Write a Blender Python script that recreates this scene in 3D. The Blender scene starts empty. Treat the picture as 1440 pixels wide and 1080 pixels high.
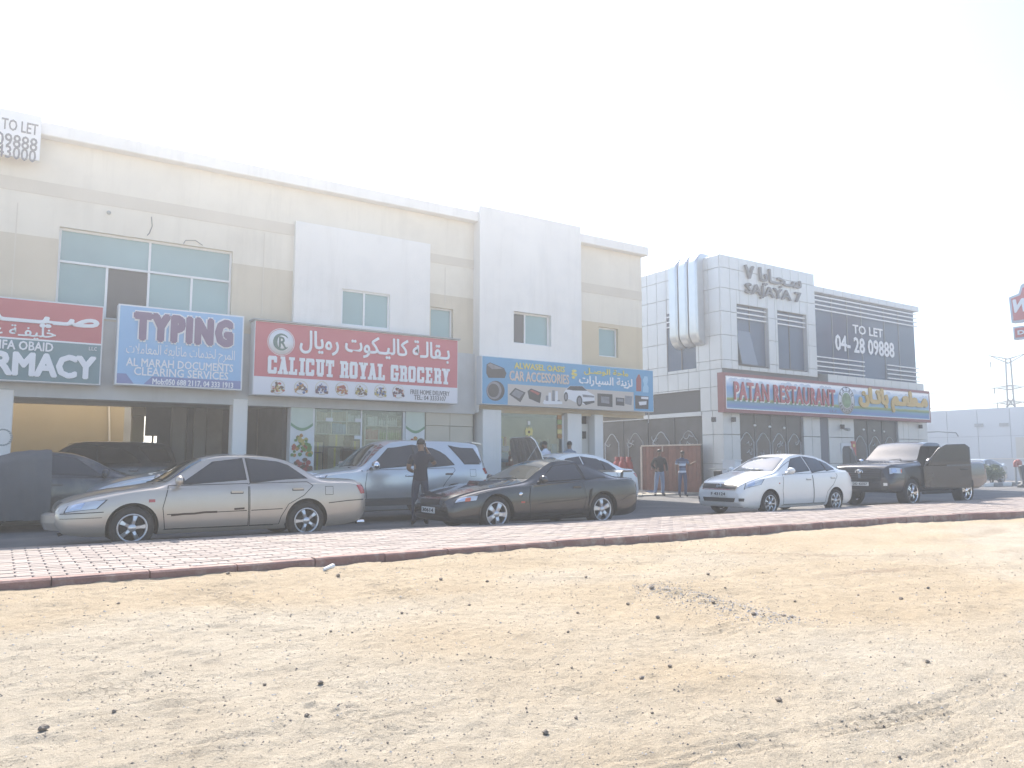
import bpy, bmesh, math, random
import numpy as np
from mathutils import Vector, Matrix, Quaternion
from mathutils.bvhtree import BVHTree
R = math.radians
random.seed(7)
rng = np.random.default_rng(7)
scene = bpy.context.scene
COL = scene.collection

# ------------------------------------------------------------------ camera
F, YAW, PITCH, CZ = 1080.0, R(56.4), math.atan(108 / 1080.0), 1.32
FW = Vector((math.cos(YAW) * math.cos(PITCH), math.sin(YAW) * math.cos(PITCH), math.sin(PITCH)))
RT = Vector((math.sin(YAW), -math.cos(YAW), 0.0))
UP = RT.cross(FW)
EYE = Vector((0, 0, CZ))
cd = bpy.data.cameras.new('camera')
cd.sensor_width, cd.lens = 36.0, 36.0 * F / 1440.0
cd.clip_start, cd.clip_end = 0.05, 3000
cam = bpy.data.objects.new('camera', cd)
COL.objects.link(cam)
cam.location = EYE
cam.rotation_euler = Matrix((RT, UP, -FW)).transposed().to_euler()
scene.camera = cam

# ------------------------------------------------------------------ sky, sun, exposure
SUN_AZ, SUN_EL = R(77), R(48.5)          # azimuth measured from +x towards +y
SUN_DIR = Vector((math.cos(SUN_AZ) * math.cos(SUN_EL), math.sin(SUN_AZ) * math.cos(SUN_EL), math.sin(SUN_EL)))
world = bpy.data.worlds.new('World')
scene.world = world
world.use_nodes = True
wn = world.node_tree
sky = wn.nodes.new('ShaderNodeTexSky')
sky.sky_type = 'NISHITA'
sky.sun_disc = False
sky.sun_elevation = SUN_EL
sky.sun_rotation = R(90) - SUN_AZ
sky.air_density, sky.dust_density, sky.ozone_density = 1.0, 1.3, 1.5
wn.nodes['Background'].inputs['Strength'].default_value = 0.15
wn.links.new(sky.outputs[0], wn.nodes['Background'].inputs['Color'])
sl = bpy.data.lights.new('sun', 'SUN')
sl.energy, sl.angle, sl.color = 4.6, R(0.53), (1.0, 0.94, 0.85)
sun = bpy.data.objects.new('sun', sl)
COL.objects.link(sun)
sun.location = SUN_DIR * 80
sun.rotation_euler = SUN_DIR.to_track_quat('Z', 'Y').to_euler()
vs = scene.view_settings
vs.view_transform, vs.look, vs.gamma, vs.use_curve_mapping = 'Standard', 'None', 1.0, False
vs.exposure = 1.2
VEIL = 0.0062
scene.cycles.volume_bounces = 0
scene.cycles.max_bounces = 6
scene.cycles.diffuse_bounces = 3
scene.cycles.glossy_bounces = 3
scene.cycles.transmission_bounces = 4
scene.cycles.transparent_max_bounces = 10
scene.cycles.caustics_reflective = scene.cycles.caustics_refractive = False
scene.cycles.use_denoising = True
scene.cycles.sample_clamp_indirect = 6.0


def ray(u, v):
    return FW + RT * ((u - 720) / F) + UP * ((540 - v) / F)


def ony(u, v, y):
    d = ray(u, v)
    return EYE + d * (y / d.y)


def onx(u, v, x):
    d = ray(u, v)
    return EYE + d * (x / d.x)


def onz(u, v, z=0.0):
    d = ray(u, v)
    return EYE + d * ((z - CZ) / d.z)


# ------------------------------------------------------------------ materials
MATS = {}


def nodes_of(m):
    return m.node_tree.nodes, m.node_tree.links


def mat(name, col, rough=0.6, metal=0.0, var=0.0, scale=3.0, bump=0.0, bscale=40.0, coat=0.0, spec=0.5, dirt=None, dscale=1.2, emit=None, alpha=None, streak=0.0):
    """Principled material with procedural tone variation, dirt patches and fine bump."""
    if name in MATS:
        return MATS[name]
    m = bpy.data.materials.new(name)
    m.use_nodes = True
    N, L = nodes_of(m)
    b = N['Principled BSDF']
    b.inputs['Base Color'].default_value = (*col, 1)
    b.inputs['Roughness'].default_value = rough
    b.inputs['Metallic'].default_value = metal
    b.inputs['Specular IOR Level'].default_value = spec
    if coat:
        b.inputs['Coat Weight'].default_value = coat
        b.inputs['Coat Roughness'].default_value = 0.04
    if emit:
        b.inputs['Emission Color'].default_value = (*emit[0], 1)
        b.inputs['Emission Strength'].default_value = emit[1]
    if alpha is not None:
        b.inputs['Alpha'].default_value = alpha
    tc = N.new('ShaderNodeTexCoord')
    cur = None
    if var:
        n = N.new('ShaderNodeTexNoise')
        n.inputs['Scale'].default_value = scale
        n.inputs['Detail'].default_value = 5
        L.new(tc.outputs['Object'], n.inputs['Vector'])
        mr = N.new('ShaderNodeMapRange')
        mr.inputs['From Min'].default_value, mr.inputs['From Max'].default_value = 0.25, 0.75
        mr.inputs['To Min'].default_value, mr.inputs['To Max'].default_value = 1 - var, 1 + var
        L.new(n.outputs['Fac'], mr.inputs['Value'])
        mx = N.new('ShaderNodeMix')
        mx.data_type, mx.blend_type = 'RGBA', 'MULTIPLY'
        mx.inputs['Factor'].default_value = 1
        mx.inputs[6].default_value = (*col, 1)
        L.new(mr.outputs[0], mx.inputs[7])
        cur = mx.outputs[2]
    if dirt:
        n = N.new('ShaderNodeTexNoise')
        n.inputs['Scale'].default_value = dscale
        n.inputs['Detail'].default_value = 8
        n.inputs['Roughness'].default_value = 0.65
        L.new(tc.outputs['Object'], n.inputs['Vector'])
        mr = N.new('ShaderNodeMapRange')
        mr.inputs['From Min'].default_value, mr.inputs['From Max'].default_value = 0.48, 0.72
        mr.inputs['To Max'].default_value = dirt[1]
        L.new(n.outputs['Fac'], mr.inputs['Value'])
        mx = N.new('ShaderNodeMix')
        mx.data_type = 'RGBA'
        mx.inputs[6].default_value = (*col, 1)
        if cur:
            L.new(cur, mx.inputs[6])
        mx.inputs[7].default_value = (*dirt[0], 1)
        L.new(mr.outputs[0], mx.inputs['Factor'])
        cur = mx.outputs[2]
    if streak:
        mp = N.new('ShaderNodeMapping')
        mp.inputs['Scale'].default_value = (2.6, 2.6, 0.22)
        L.new(tc.outputs['Object'], mp.inputs['Vector'])
        n = N.new('ShaderNodeTexNoise')
        n.inputs['Scale'].default_value, n.inputs['Detail'].default_value, n.inputs['Roughness'].default_value = 1.0, 7, 0.7
        L.new(mp.outputs[0], n.inputs['Vector'])
        mr = N.new('ShaderNodeMapRange')
        mr.inputs['From Min'].default_value, mr.inputs['From Max'].default_value = 0.52, 0.85
        mr.inputs['To Max'].default_value = streak * 0.7
        L.new(n.outputs['Fac'], mr.inputs['Value'])
        mx = N.new('ShaderNodeMix')
        mx.data_type, mx.blend_type = 'RGBA', 'MIX'
        mx.inputs[6].default_value = (*col, 1)
        if cur:
            L.new(cur, mx.inputs[6])
        mx.inputs[7].default_value = (col[0] * 0.5, col[1] * 0.48, col[2] * 0.45, 1)
        L.new(mr.outputs[0], mx.inputs['Factor'])
        cur = mx.outputs[2]
    if cur:
        L.new(cur, b.inputs['Base Color'])
    if bump:
        n = N.new('ShaderNodeTexNoise')
        n.inputs['Scale'].default_value = bscale
        n.inputs['Detail'].default_value = 4
        L.new(tc.outputs['Object'], n.inputs['Vector'])
        bp = N.new('ShaderNodeBump')
        bp.inputs['Strength'].default_value = bump
        bp.inputs['Distance'].default_value = 0.02
        L.new(n.outputs['Fac'], bp.inputs['Height'])
        L.new(bp.outputs['Normal'], b.inputs['Normal'])
    MATS[name] = m
    return m


def clear_glass(name, tint=(0.55, 0.62, 0.6), gloss=0.22):
    if name in MATS:
        return MATS[name]
    m = bpy.data.materials.new(name)
    m.use_nodes = True
    N, L = nodes_of(m)
    N.remove(N['Principled BSDF'])
    t = N.new('ShaderNodeBsdfTransparent')
    t.inputs[0].default_value = (*tint, 1)
    g = N.new('ShaderNodeBsdfGlossy')
    g.inputs['Roughness'].default_value = 0.03
    g.inputs['Color'].default_value = (0.95, 1, 1, 1)
    f = N.new('ShaderNodeFresnel')
    f.inputs[0].default_value = 1.5
    ad = N.new('ShaderNodeMath')
    ad.inputs[1].default_value = gloss * 0.4
    L.new(f.outputs[0], ad.inputs[0])
    mx = N.new('ShaderNodeMixShader')
    L.new(ad.outputs[0], mx.inputs[0])
    L.new(t.outputs[0], mx.inputs[1])
    L.new(g.outputs[0], mx.inputs[2])
    L.new(mx.outputs[0], N['Material Output'].inputs['Surface'])
    MATS[name] = m
    return m


# ------------------------------------------------------------------ mesh builder
class MB:
    def __init__(self):
        self.v, self.f, self.m, self.s = [], [], [], []

    def add(self, verts, faces, mi=0, smooth=False):
        o = len(self.v)
        self.v += [tuple(p) for p in verts]
        for f in faces:
            self.f.append(tuple(i + o for i in f))
            self.m.append(mi)
            self.s.append(smooth)
        return self

    def box(self, x0, x1, y0, y1, z0, z1, mi=0):
        v = [(x, y, z) for x in (x0, x1) for y in (y0, y1) for z in (z0, z1)]
        return self.add(v, [(0, 1, 3, 2), (4, 6, 7, 5), (0, 4, 5, 1), (2, 3, 7, 6), (0, 2, 6, 4), (1, 5, 7, 3)], mi)

    def bbox(self, x0, x1, y0, y1, z0, z1, b=0.01, mi=0):
        """box with chamfered vertical-facing front (-y) edges"""
        b = min(b, (x1 - x0) * 0.3, (z1 - z0) * 0.3, (y1 - y0) * 0.9)
        v = [(x0, y1, z0), (x1, y1, z0), (x1, y1, z1), (x0, y1, z1),
             (x0, y0 + b, z0), (x1, y0 + b, z0), (x1, y0 + b, z1), (x0, y0 + b, z1),
             (x0 + b, y0, z0 + b), (x1 - b, y0, z0 + b), (x1 - b, y0, z1 - b), (x0 + b, y0, z1 - b)]
        f = [(3, 2, 1, 0), (8, 9, 10, 11)]
        for a, c in ((0, 1), (1, 2), (2, 3), (3, 0)):
            f += [(a, c, c + 4, a + 4), (a + 4, c + 4, c + 8, a + 8)]
        return self.add(v, f, mi)

    def quad(self, a, b, c, d, mi=0):
        return self.add([a, b, c, d], [(0, 1, 2, 3)], mi)

    def prism(self, poly, axis, a0, a1, mi=0, smooth=False):
        """extrude a 2D polygon along an axis: y -> poly is (x,z); x -> (y,z); z -> (x,y)"""
        n = len(poly)

        def P(p, a):
            return (p[0], a, p[1]) if axis == 'y' else ((a, p[0], p[1]) if axis == 'x' else (p[0], p[1], a))
        v = [P(p, a0) for p in poly] + [P(p, a1) for p in poly]
        f = [tuple(range(n)), tuple(range(2 * n - 1, n - 1, -1))]
        self.add(v, f, mi)
        self.add(v, [(i, (i + 1) % n, n + (i + 1) % n, n + i) for i in range(n)], mi, smooth)
        return self

    def tube(self, pts, r, n=8, mi=0, caps=True):
        pts = [Vector(p) for p in pts]
        rr = r if isinstance(r, (list, tuple)) else [r] * len(pts)
        rings, up0 = [], None
        for i, p in enumerate(pts):
            t = (pts[min(i + 1, len(pts) - 1)] - pts[max(i - 1, 0)]).normalized()
            a = Vector((0, 0, 1)) if abs(t.z) < 0.9 else Vector((1, 0, 0))
            if up0 is not None:
                a = up0
            s = t.cross(a).normalized()
            w = s.cross(t).normalized()
            up0 = w
            rings.append([p + (s * math.cos(2 * math.pi * k / n) + w * math.sin(2 * math.pi * k / n)) * rr[i] for k in range(n)])
        v = [q for ring in rings for q in ring]
        f = [(i * n + k, i * n + (k + 1) % n, (i + 1) * n + (k + 1) % n, (i + 1) * n + k) for i in range(len(pts) - 1) for k in range(n)]
        self.add(v, f, mi, True)
        if caps:
            self.add(rings[0], [tuple(range(n - 1, -1, -1))], mi)
            self.add(rings[-1], [tuple(range(n))], mi)
        return self

    def lathe(self, prof, c=(0, 0, 0), axis='y', n=40, mi=0, smooth=True):
        """prof: list of (radius, offset along axis)"""
        v = []
        for r, h in prof:
            for k in range(n):
                a = 2 * math.pi * k / n
                p = (r * math.cos(a), h, r * math.sin(a)) if axis == 'y' else ((r * math.cos(a), r * math.sin(a), h) if axis == 'z' else (h, r * math.cos(a), r * math.sin(a)))
                v.append((p[0] + c[0], p[1] + c[1], p[2] + c[2]))
        m = len(prof)
        f = [(i * n + k, i * n + (k + 1) % n, (i + 1) * n + (k + 1) % n, (i + 1) * n + k) for i in range(m - 1) for k in range(n)]
        return self.add(v, f, mi, smooth)

    def ball(self, c, r, n=8, m=6, mi=0):
        r = r if isinstance(r, (tuple, list)) else (r, r, r)
        v = [(c[0] + r[0] * math.sin(math.pi * i / m) * math.cos(2 * math.pi * k / n), c[1] + r[1] * math.sin(math.pi * i / m) * math.sin(2 * math.pi * k / n), c[2] + r[2] * math.cos(math.pi * i / m)) for i in range(m + 1) for k in range(n)]
        f = [(i * n + k, (i + 1) * n + k, (i + 1) * n + (k + 1) % n, i * n + (k + 1) % n) for i in range(m) for k in range(n)]
        return self.add(v, f, mi, True)

    def mesh(self, name, mats):
        me = bpy.data.meshes.new(name)
        me.from_pydata(self.v, [], self.f)
        for m in (mats if isinstance(mats, (list, tuple)) else [mats]):
            me.materials.append(m)
        me.polygons.foreach_set('material_index', self.m)
        me.polygons.foreach_set('use_smooth', self.s)
        me.validate()
        return me

    def build(self, name, mats, parent=None, world=True, smooth=None):
        me = self.mesh(name, mats)
        if smooth is not None:
            fix_normals(me)
            me.polygons.foreach_set('use_smooth', [True] * len(me.polygons))
            me.set_sharp_from_angle(angle=R(smooth))
        return link(name, me, parent, world)


def fix_normals(me, merge=1e-5):
    bm = bmesh.new()
    bm.from_mesh(me)
    bmesh.ops.remove_doubles(bm, verts=bm.verts, dist=merge)
    bmesh.ops.recalc_face_normals(bm, faces=bm.faces)
    bm.to_mesh(me)
    bm.free()


def wm(o):
    m = Matrix.LocRotScale(o.location, o.rotation_euler, o.scale)
    return m if o.parent is None else wm(o.parent) @ o.matrix_parent_inverse @ m


def link(name, data, parent=None, world=True):
    o = bpy.data.objects.new(name, data)
    COL.objects.link(o)
    if parent is not None:
        o.parent = parent
        if world:
            o.matrix_parent_inverse = wm(parent).inverted()
    return o


def tag(o, label=None, cat=None, group=None, kind=None):
    for k, x in (('label', label), ('category', cat), ('group', group), ('kind', kind)):
        if x:
            o[k] = x
    return o


def empty(name, loc, label=None, cat=None, group=None, rz=0.0):
    o = link(name, None)
    o.location = loc
    o.rotation_euler = (0, 0, rz)
    o.empty_display_size = 0.3
    return tag(o, label, cat, group)


# ------------------------------------------------------------------ lettering
AR = {'ا': (0xFE8D, 2), 'ب': (0xFE8F, 4), 'ة': (0xFE93, 2), 'ت': (0xFE95, 4), 'ج': (0xFE9D, 4), 'ح': (0xFEA1, 4), 'خ': (0xFEA5, 4), 'د': (0xFEA9, 2), 'ر': (0xFEAD, 2), 'ز': (0xFEAF, 2), 'س': (0xFEB1, 4), 'ص': (0xFEB9, 4), 'ط': (0xFEC1, 4), 'ع': (0xFEC9, 4), 'ف': (0xFED1, 4), 'ق': (0xFED5, 4), 'ك': (0xFED9, 4), 'ل': (0xFEDD, 4), 'م': (0xFEE1, 4), 'ن': (0xFEE5, 4), 'ه': (0xFEE9, 4), 'و': (0xFEED, 2), 'ي': (0xFEF1, 4)}


def arabic(s):
    out, i = [], 0
    while i < len(s):
        c = s[i]
        prev = i > 0 and (s[i - 1] == 'ـ' or (s[i - 1] in AR and AR[s[i - 1]][1] == 4))
        if c == 'ل' and i + 1 < len(s) and s[i + 1] == 'ا':
            out.append(chr(0xFEFC if prev else 0xFEFB))
            i += 2
            continue
        if c in AR:
            nxt = i + 1 < len(s) and (s[i + 1] in AR or s[i + 1] == 'ـ')
            b, n = AR[c]
            out.append(chr(b + (3 if prev and nxt else 1 if prev else 2 if nxt else 0)) if n == 4 else chr(b + (1 if prev else 0)))
        else:
            out.append(c)
        i += 1
    return ''.join(reversed(out))


def text_mesh(s, bold=0.0, res=2, extrude=0.0, shear=0.0, spacing=1.0):
    c = bpy.data.curves.new('lettering', 'FONT')
    c.body, c.offset, c.resolution_u, c.shear, c.space_character = s, bold, res, shear, spacing
    c.fill_mode = 'FRONT' if extrude == 0 else 'BOTH'
    o = bpy.data.objects.new('lettering', c)
    COL.objects.link(o)
    dg = bpy.context.evaluated_depsgraph_get()
    me = o.evaluated_get(dg).to_mesh()
    v = np.array([p.co[:2] for p in me.vertices])
    f = [tuple(p.vertices) for p in me.polygons]
    o.evaluated_get(dg).to_mesh_clear()
    bpy.data.objects.remove(o)
    return v, f


def lettering(s, x0, x1, z0, z1, y, m, parent, bold=0.0, depth=0.0, name='lettering', shear=0.0, keep=None, spacing=1.0, to3=None, res=2):
    """text fitted into a box on a plane that faces -y (or through to3(a, b, d))"""
    if any('\u0600' <= c <= '\u06ff' for c in s):
        s = arabic(s)
        res = 1
    v, f = text_mesh(s, 0.0, res, shear=shear, spacing=spacing)
    # neighbouring glyphs may overlap: give every island its own tiny lift
    par = list(range(len(v)))

    def find(i):
        while par[i] != i:
            par[i] = par[par[i]]
            i = par[i]
        return i
    for t in f:
        for q in t[1:]:
            par[find(q)] = find(t[0])
    roots = {}
    lift = np.array([0.0005 * (roots.setdefault(find(i), len(roots)) % 4) for i in range(len(v))])
    rad = bold * (z1 - z0) / 0.72
    lo, hi = v.min(0), v.max(0)
    a = (v[:, 0] - lo[0]) / (hi[0] - lo[0]) * (x1 - x0 - 2 * rad) + x0 + rad
    b = (v[:, 1] - lo[1]) / (hi[1] - lo[1]) * (z1 - z0 - 2 * rad) + z0 + rad
    T = to3 or (lambda p, q, d: (p, y - d, q))
    g = MB()
    ed = {}
    for t in f:
        for i in range(len(t)):
            e = (t[i], t[(i + 1) % len(t)])
            if (e[1], e[0]) in ed:
                del ed[(e[1], e[0])]
            else:
                ed[e] = 1
    nc = 1 if rad == 0 else (8 if rad > 0.02 else 5)
    for c in range(nc):
        dx, dz = (0, 0) if rad == 0 else (rad * math.cos(2 * math.pi * (c + 0.5) / nc) * 1.08, rad * math.sin(2 * math.pi * (c + 0.5) / nc) * 1.08)
        D = depth + lift + 0.0022 * c * (1 if rad else 0) * 0.5
        g.add([T(p + dx, q + dz, w) for p, q, w in zip(a, b, D)], f)
        if depth:
            for i, j in ed:
                g.add([T(a[i] + dx, b[i] + dz, 0), T(a[j] + dx, b[j] + dz, 0), T(a[j] + dx, b[j] + dz, D[j]), T(a[i] + dx, b[i] + dz, D[i])], [(0, 1, 2, 3)])
    return g.build(name, m, parent)


def rect_px(u0, u1, um, vt, vb, y):
    """pixel box to (x0, x1, z0, z1) on the plane y; heights read at column um"""
    vm = (vt + vb) / 2
    return ony(u0, vm, y).x, ony(u1, vm, y).x, ony(um, vb, y).z, ony(um, vt, y).z


# ================================================================== GROUND
def vnoise(x, y, seed=0):
    xi, yi = np.floor(x).astype(np.int64), np.floor(y).astype(np.int64)
    fx, fy = x - xi, y - yi
    fx, fy = fx * fx * (3 - 2 * fx), fy * fy * (3 - 2 * fy)

    def h(a, b):
        n = (a * 374761393 + b * 668265263 + seed * 1442695041) & 0x7fffffff
        n = ((n ^ (n >> 13)) * 1274126177) & 0x7fffffff
        return ((n ^ (n >> 16)) & 0xffff) / 65535.0
    return (h(xi, yi) * (1 - fx) + h(xi + 1, yi) * fx) * (1 - fy) + (h(xi, yi + 1) * (1 - fx) + h(xi + 1, yi + 1) * fx) * fy


def yn(x):
    """near edge of the brick pavement"""
    x = np.asarray(x, float)
    t = np.clip(x - 13, 0, 8)
    return 9.05 - 0.014 * t * t - 0.05 * np.clip(x - 21, 0, 20)


def yf(x):
    x = np.asarray(x, float)
    t = np.clip((x - 3) / 10, 0, 1)
    return 12.62 - 0.75 * t * t * (3 - 2 * t)


def sand_mat():
    m = bpy.data.materials.new('sand')
    m.use_nodes = True
    N, L = nodes_of(m)
    b = N['Principled BSDF']
    b.inputs['Roughness'].default_value = 0.95
    b.inputs['Specular IOR Level'].default_value = 0.15
    tc = N.new('ShaderNodeTexCoord')

    def noise(sc, det=6, ro=0.6):
        n = N.new('ShaderNodeTexNoise')
        n.inputs['Scale'].default_value, n.inputs['Detail'].default_value, n.inputs['Roughness'].default_value = sc, det, ro
        L.new(tc.outputs['Object'], n.inputs['Vector'])
        return n

    def ramp(src, p0, p1, c0, c1):
        r = N.new('ShaderNodeValToRGB')
        r.color_ramp.elements[0].position, r.color_ramp.elements[1].position = p0, p1
        r.color_ramp.elements[0].color, r.color_ramp.elements[1].color = (*c0, 1), (*c1, 1)
        L.new(src, r.inputs[0])
        return r.outputs[0]

    def mix(f, a, c, bt='MIX'):
        x = N.new('ShaderNodeMix')
        x.data_type, x.blend_type = 'RGBA', bt
        if isinstance(f, float):
            x.inputs['Factor'].default_value = f
        else:
            L.new(f, x.inputs['Factor'])
        L.new(a, x.inputs[6])
        if isinstance(c, tuple):
            x.inputs[7].default_value = (*c, 1)
        else:
            L.new(c, x.inputs[7])
        return x.outputs[2]
    crust = N.new('ShaderNodeAttribute')
    crust.attribute_name = 'crust'
    dark_sand = N.new('ShaderNodeAttribute')
    dark_sand.attribute_name = 'dark_sand'
    c1 = ramp(noise(0.8).outputs['Fac'], 0.3, 0.7, (0.43, 0.343, 0.235), (0.50, 0.41, 0.295))
    c2 = ramp(noise(1.7).outputs['Fac'], 0.3, 0.7, (0.45, 0.385, 0.295), (0.52, 0.455, 0.36))
    c = mix(crust.outputs['Fac'], c1, c2)
    c = mix(1.0, c, ramp(noise(14, 8, 0.7).outputs['Fac'], 0.3, 0.7, (0.84, 0.84, 0.84), (1.1, 1.1, 1.1)), 'MULTIPLY')
    c = mix(1.0, c, ramp(noise(160, 3, 0.7).outputs['Fac'], 0.33, 0.6, (0.72, 0.72, 0.72), (1.08, 1.08, 1.08)), 'MULTIPLY')
    c = mix(dark_sand.outputs['Fac'], c, (0.30, 0.225, 0.16))
    L.new(c, b.inputs['Base Color'])
    # cracked crust relief, grains
    wob = noise(5, 3)
    add = N.new('ShaderNodeMix')
    add.data_type, add.blend_type = 'RGBA', 'ADD'
    add.inputs['Factor'].default_value = 0.16
    L.new(tc.outputs['Object'], add.inputs[6])
    L.new(wob.outputs['Color'], add.inputs[7])
    vo = N.new('ShaderNodeTexVoronoi')
    vo.feature = 'DISTANCE_TO_EDGE'
    vo.inputs['Scale'].default_value = 12.0
    L.new(add.outputs[2], vo.inputs['Vector'])
    mr = N.new('ShaderNodeMapRange')
    mr.inputs['From Max'].default_value = 0.07
    L.new(vo.outputs['Distance'], mr.inputs['Value'])
    mk = N.new('ShaderNodeMapRange')
    mk.inputs['From Min'].default_value, mk.inputs['From Max'].default_value = 0.42, 0.7
    L.new(noise(1.1, 3).outputs['Fac'], mk.inputs['Value'])
    mu = N.new('ShaderNodeMath')
    mu.operation = 'MULTIPLY'
    L.new(mk.outputs[0], mu.inputs[0])
    L.new(crust.outputs['Fac'], mu.inputs[1])
    b1 = N.new('ShaderNodeBump')
    b1.inputs['Distance'].default_value = 0.012
    L.new(mu.outputs[0], b1.inputs['Strength'])
    L.new(mr.outputs[0], b1.inputs['Height'])
    b2 = N.new('ShaderNodeBump')
    b2.inputs['Strength'].default_value, b2.inputs['Distance'].default_value = 1.0, 0.03
    L.new(noise(38, 6, 0.75).outputs['Fac'], b2.inputs['Height'])
    L.new(b1.outputs[0], b2.inputs['Normal'])
    L.new(b2.outputs[0], b.inputs['Normal'])
    return m


SAND = sand_mat()
g = MB()
g.add([(-900, -900, -0.4), (1500, -900, -0.4), (1500, 1500, -0.4), (-900, 1500, -0.4)], [(0, 1, 2, 3)])
tag(g.build('ground', SAND), kind='structure')


def sand_lot():
    na = 600
    ang = YAW + np.radians(np.linspace(70, -62, na))
    d = np.concatenate([np.geomspace(1.0, 3.35, 30), np.geomspace(3.4, 12.5, 680), np.geomspace(12.7, 75, 100)])
    nd = len(d)
    A, D = np.meshgrid(ang, d)
    X, Y = D * np.cos(A), D * np.sin(A)
    z = -0.13 + (0.215 - 0.055 * np.clip((X - 2) / 8, 0, 1)) * np.clip(Y / 8.9, -0.5, 1)
    z += 0.06 * (vnoise(X / 3.1, Y / 2.4, 1) - 0.5) + 0.03 * (vnoise(X / 1.1, Y / 0.8, 2) - 0.5)
    fade = np.clip(22 / D, 0, 1)
    z += fade * (0.022 * (vnoise(X / 0.42, Y / 0.3, 3) - 0.5) + 0.017 * (vnoise(X / 0.17, Y / 0.12, 4) - 0.5) + 0.014 * (vnoise(X / 0.07, Y / 0.06, 5) - 0.5))
    rip = vnoise(X / 2.0, Y / 1.3, 9)
    z += fade * np.clip(rip - 0.5, 0, 1) * 0.035 * np.abs(vnoise(X / 0.5 + 3 * vnoise(X, Y, 6), Y / 0.16, 7) - 0.4)
    lum = vnoise(X / 0.9, Y / 0.7, 41)
    z += fade * np.clip(lum - 0.45, 0, 1) * 0.07 * np.abs(vnoise(X / 0.22, Y / 0.14, 42) - 0.5)
    z += fade * 0.03 * np.abs(vnoise(X / 0.6 + 2 * vnoise(X / 1.5, Y / 1.5, 44), Y / 0.35, 43) - 0.5)
    crust = np.clip((vnoise(X / 4.0 + 5, Y / 2.6, 11) * 0.7 + vnoise(X / 1.3, Y / 0.9, 12) * 0.3 - 0.36) * 5 - np.clip((Y - 6.6) / 1.6, 0, 1) * 1.6, 0, 1)
    dark_sand = np.zeros_like(X)
    # loose sand banked against the kerb
    k = yn(X) - Y
    z += 0.025 * np.exp(-((k - 0.75) / 0.4) ** 2) * (0.4 + vnoise(X / 0.8, Y / 0.6, 14))

    def track(pts, w, depth, grooves, dk=0.0, tread=0.0):
        nonlocal z, dark_sand
        P = np.array([onz(u, v, -0.05)[:2] for u, v in pts])
        s0 = 0.0
        best = np.full(X.shape, 1e9)
        bs, bl = np.zeros(X.shape), np.zeros(X.shape)
        for a, b in zip(P[:-1], P[1:]):
            t = b - a
            ln = np.hypot(*t)
            t = t / ln
            s = np.clip((X - a[0]) * t[0] + (Y - a[1]) * t[1], 0, ln)
            dx, dy = X - a[0] - s * t[0], Y - a[1] - s * t[1]
            dd = np.hypot(dx, dy)
            side = np.sign(dx * -t[1] + dy * t[0])
            up = dd < best
            best = np.where(up, dd, best)
            bl = np.where(up, side * dd, bl)
            bs = np.where(up, s + s0, bs)
            s0 += ln
        ends = np.clip(bs / 0.6, 0, 1) * np.clip((s0 - bs) / 0.6, 0, 1)
        br = 0.55 + 0.6 * vnoise(X / 0.5, Y / 0.5, 21)
        inn = np.clip((w - best) / (0.25 * w), 0, 1) * ends * br
        z += -0.3 * depth * inn + depth * 0.3 * np.exp(-((best - w * 1.15) / (0.22 * w)) ** 2) * ends
        if grooves:
            z += 0.007 * inn * np.sin(bl / w * math.pi * grooves)
        if tread:
            z += tread * inn * np.sign(np.sin(bs * 2 * math.pi / 0.085 + 5 * np.abs(bl) / w))
        dark_sand = np.maximum(dark_sand, dk * np.clip((w - best) / (0.4 * w), 0, 1) * ends * np.clip(vnoise(X / 0.7, Y / 0.35, 22) * 1.8 - 0.4, 0, 1))
    track([(800, 1085), (870, 1070), (980, 1050), (1095, 1030), (1190, 1018)], 0.11, 0.018, 3)
    track([(1060, 1040), (1110, 1025), (1240, 1000), (1375, 968), (1440, 930)], 0.11, 0.018, 3, tread=0.003)
    track([(1135, 1030), (1260, 1005), (1370, 976)], 0.05, 0.016, 2)
    track([(1230, 1078), (1330, 1045), (1440, 1003)], 0.13, 0.016, 3, tread=0.003)
    track([(1130, 816), (1200, 808), (1285, 800), (1440, 797)], 0.12, 0.03, 1, 0.55)
    track([(960, 792), (1060, 783), (1180, 785), (1300, 784), (1400, 779), (1470, 772)], 0.13, 0.035, 1, 0.5)
    track([(1270, 766), (1340, 762), (1395, 752), (1412, 743), (1380, 740)], 0.2, 0.035, 2, 0.45)
    track([(415, 990), (470, 968), (535, 945)], 0.09, 0.016, 2, tread=0.004)
    track([(290, 832), (330, 858), (400, 880)], 0.16, 0.015, 3, tread=0.005)
    track([(480, 812), (560, 845), (640, 870)], 0.16, 0.015, 3, tread=0.005)
    track([(660, 990), (560, 1020), (420, 1000), (330, 1010)], 0.14, 0.012, 3, tread=0.005)
    track([(0, 1058), (40, 1050), (90, 1042)], 0.07, 0.03, 1, 0.5)  # darker streak beside the large stone
    track([(930, 895), (1000, 890), (1080, 868)], 0.14, 0.012, 3, tread=0.004)
    a, b = np.array(onz(905, 828, -0.05)[:2]), np.array(onz(1125, 878, -0.05)[:2])
    t = (b - a) / np.hypot(*(b - a))
    s = (X - a[0]) * t[0] + (Y - a[1]) * t[1]
    q = (X - a[0]) * -t[1] + (Y - a[1]) * t[0]
    z += 0.05 * np.exp(-(q / 0.16) ** 2) * np.clip(s / 0.4, 0, 1) * np.clip((np.hypot(*(b - a)) - s) / 0.5, 0, 1) * (0.3 + vnoise(X / 0.1, Y / 0.1, 31))
    z = np.where(Y > yn(X) + 0.3, -0.35, z)
    v = np.stack([X, Y, z], -1).reshape(-1, 3)
    i = np.arange(nd - 1)[:, None] * na + np.arange(na - 1)[None]
    f = np.stack([i, i + 1, i + na + 1, i + na], -1).reshape(-1, 4)[:, ::-1]
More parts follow.
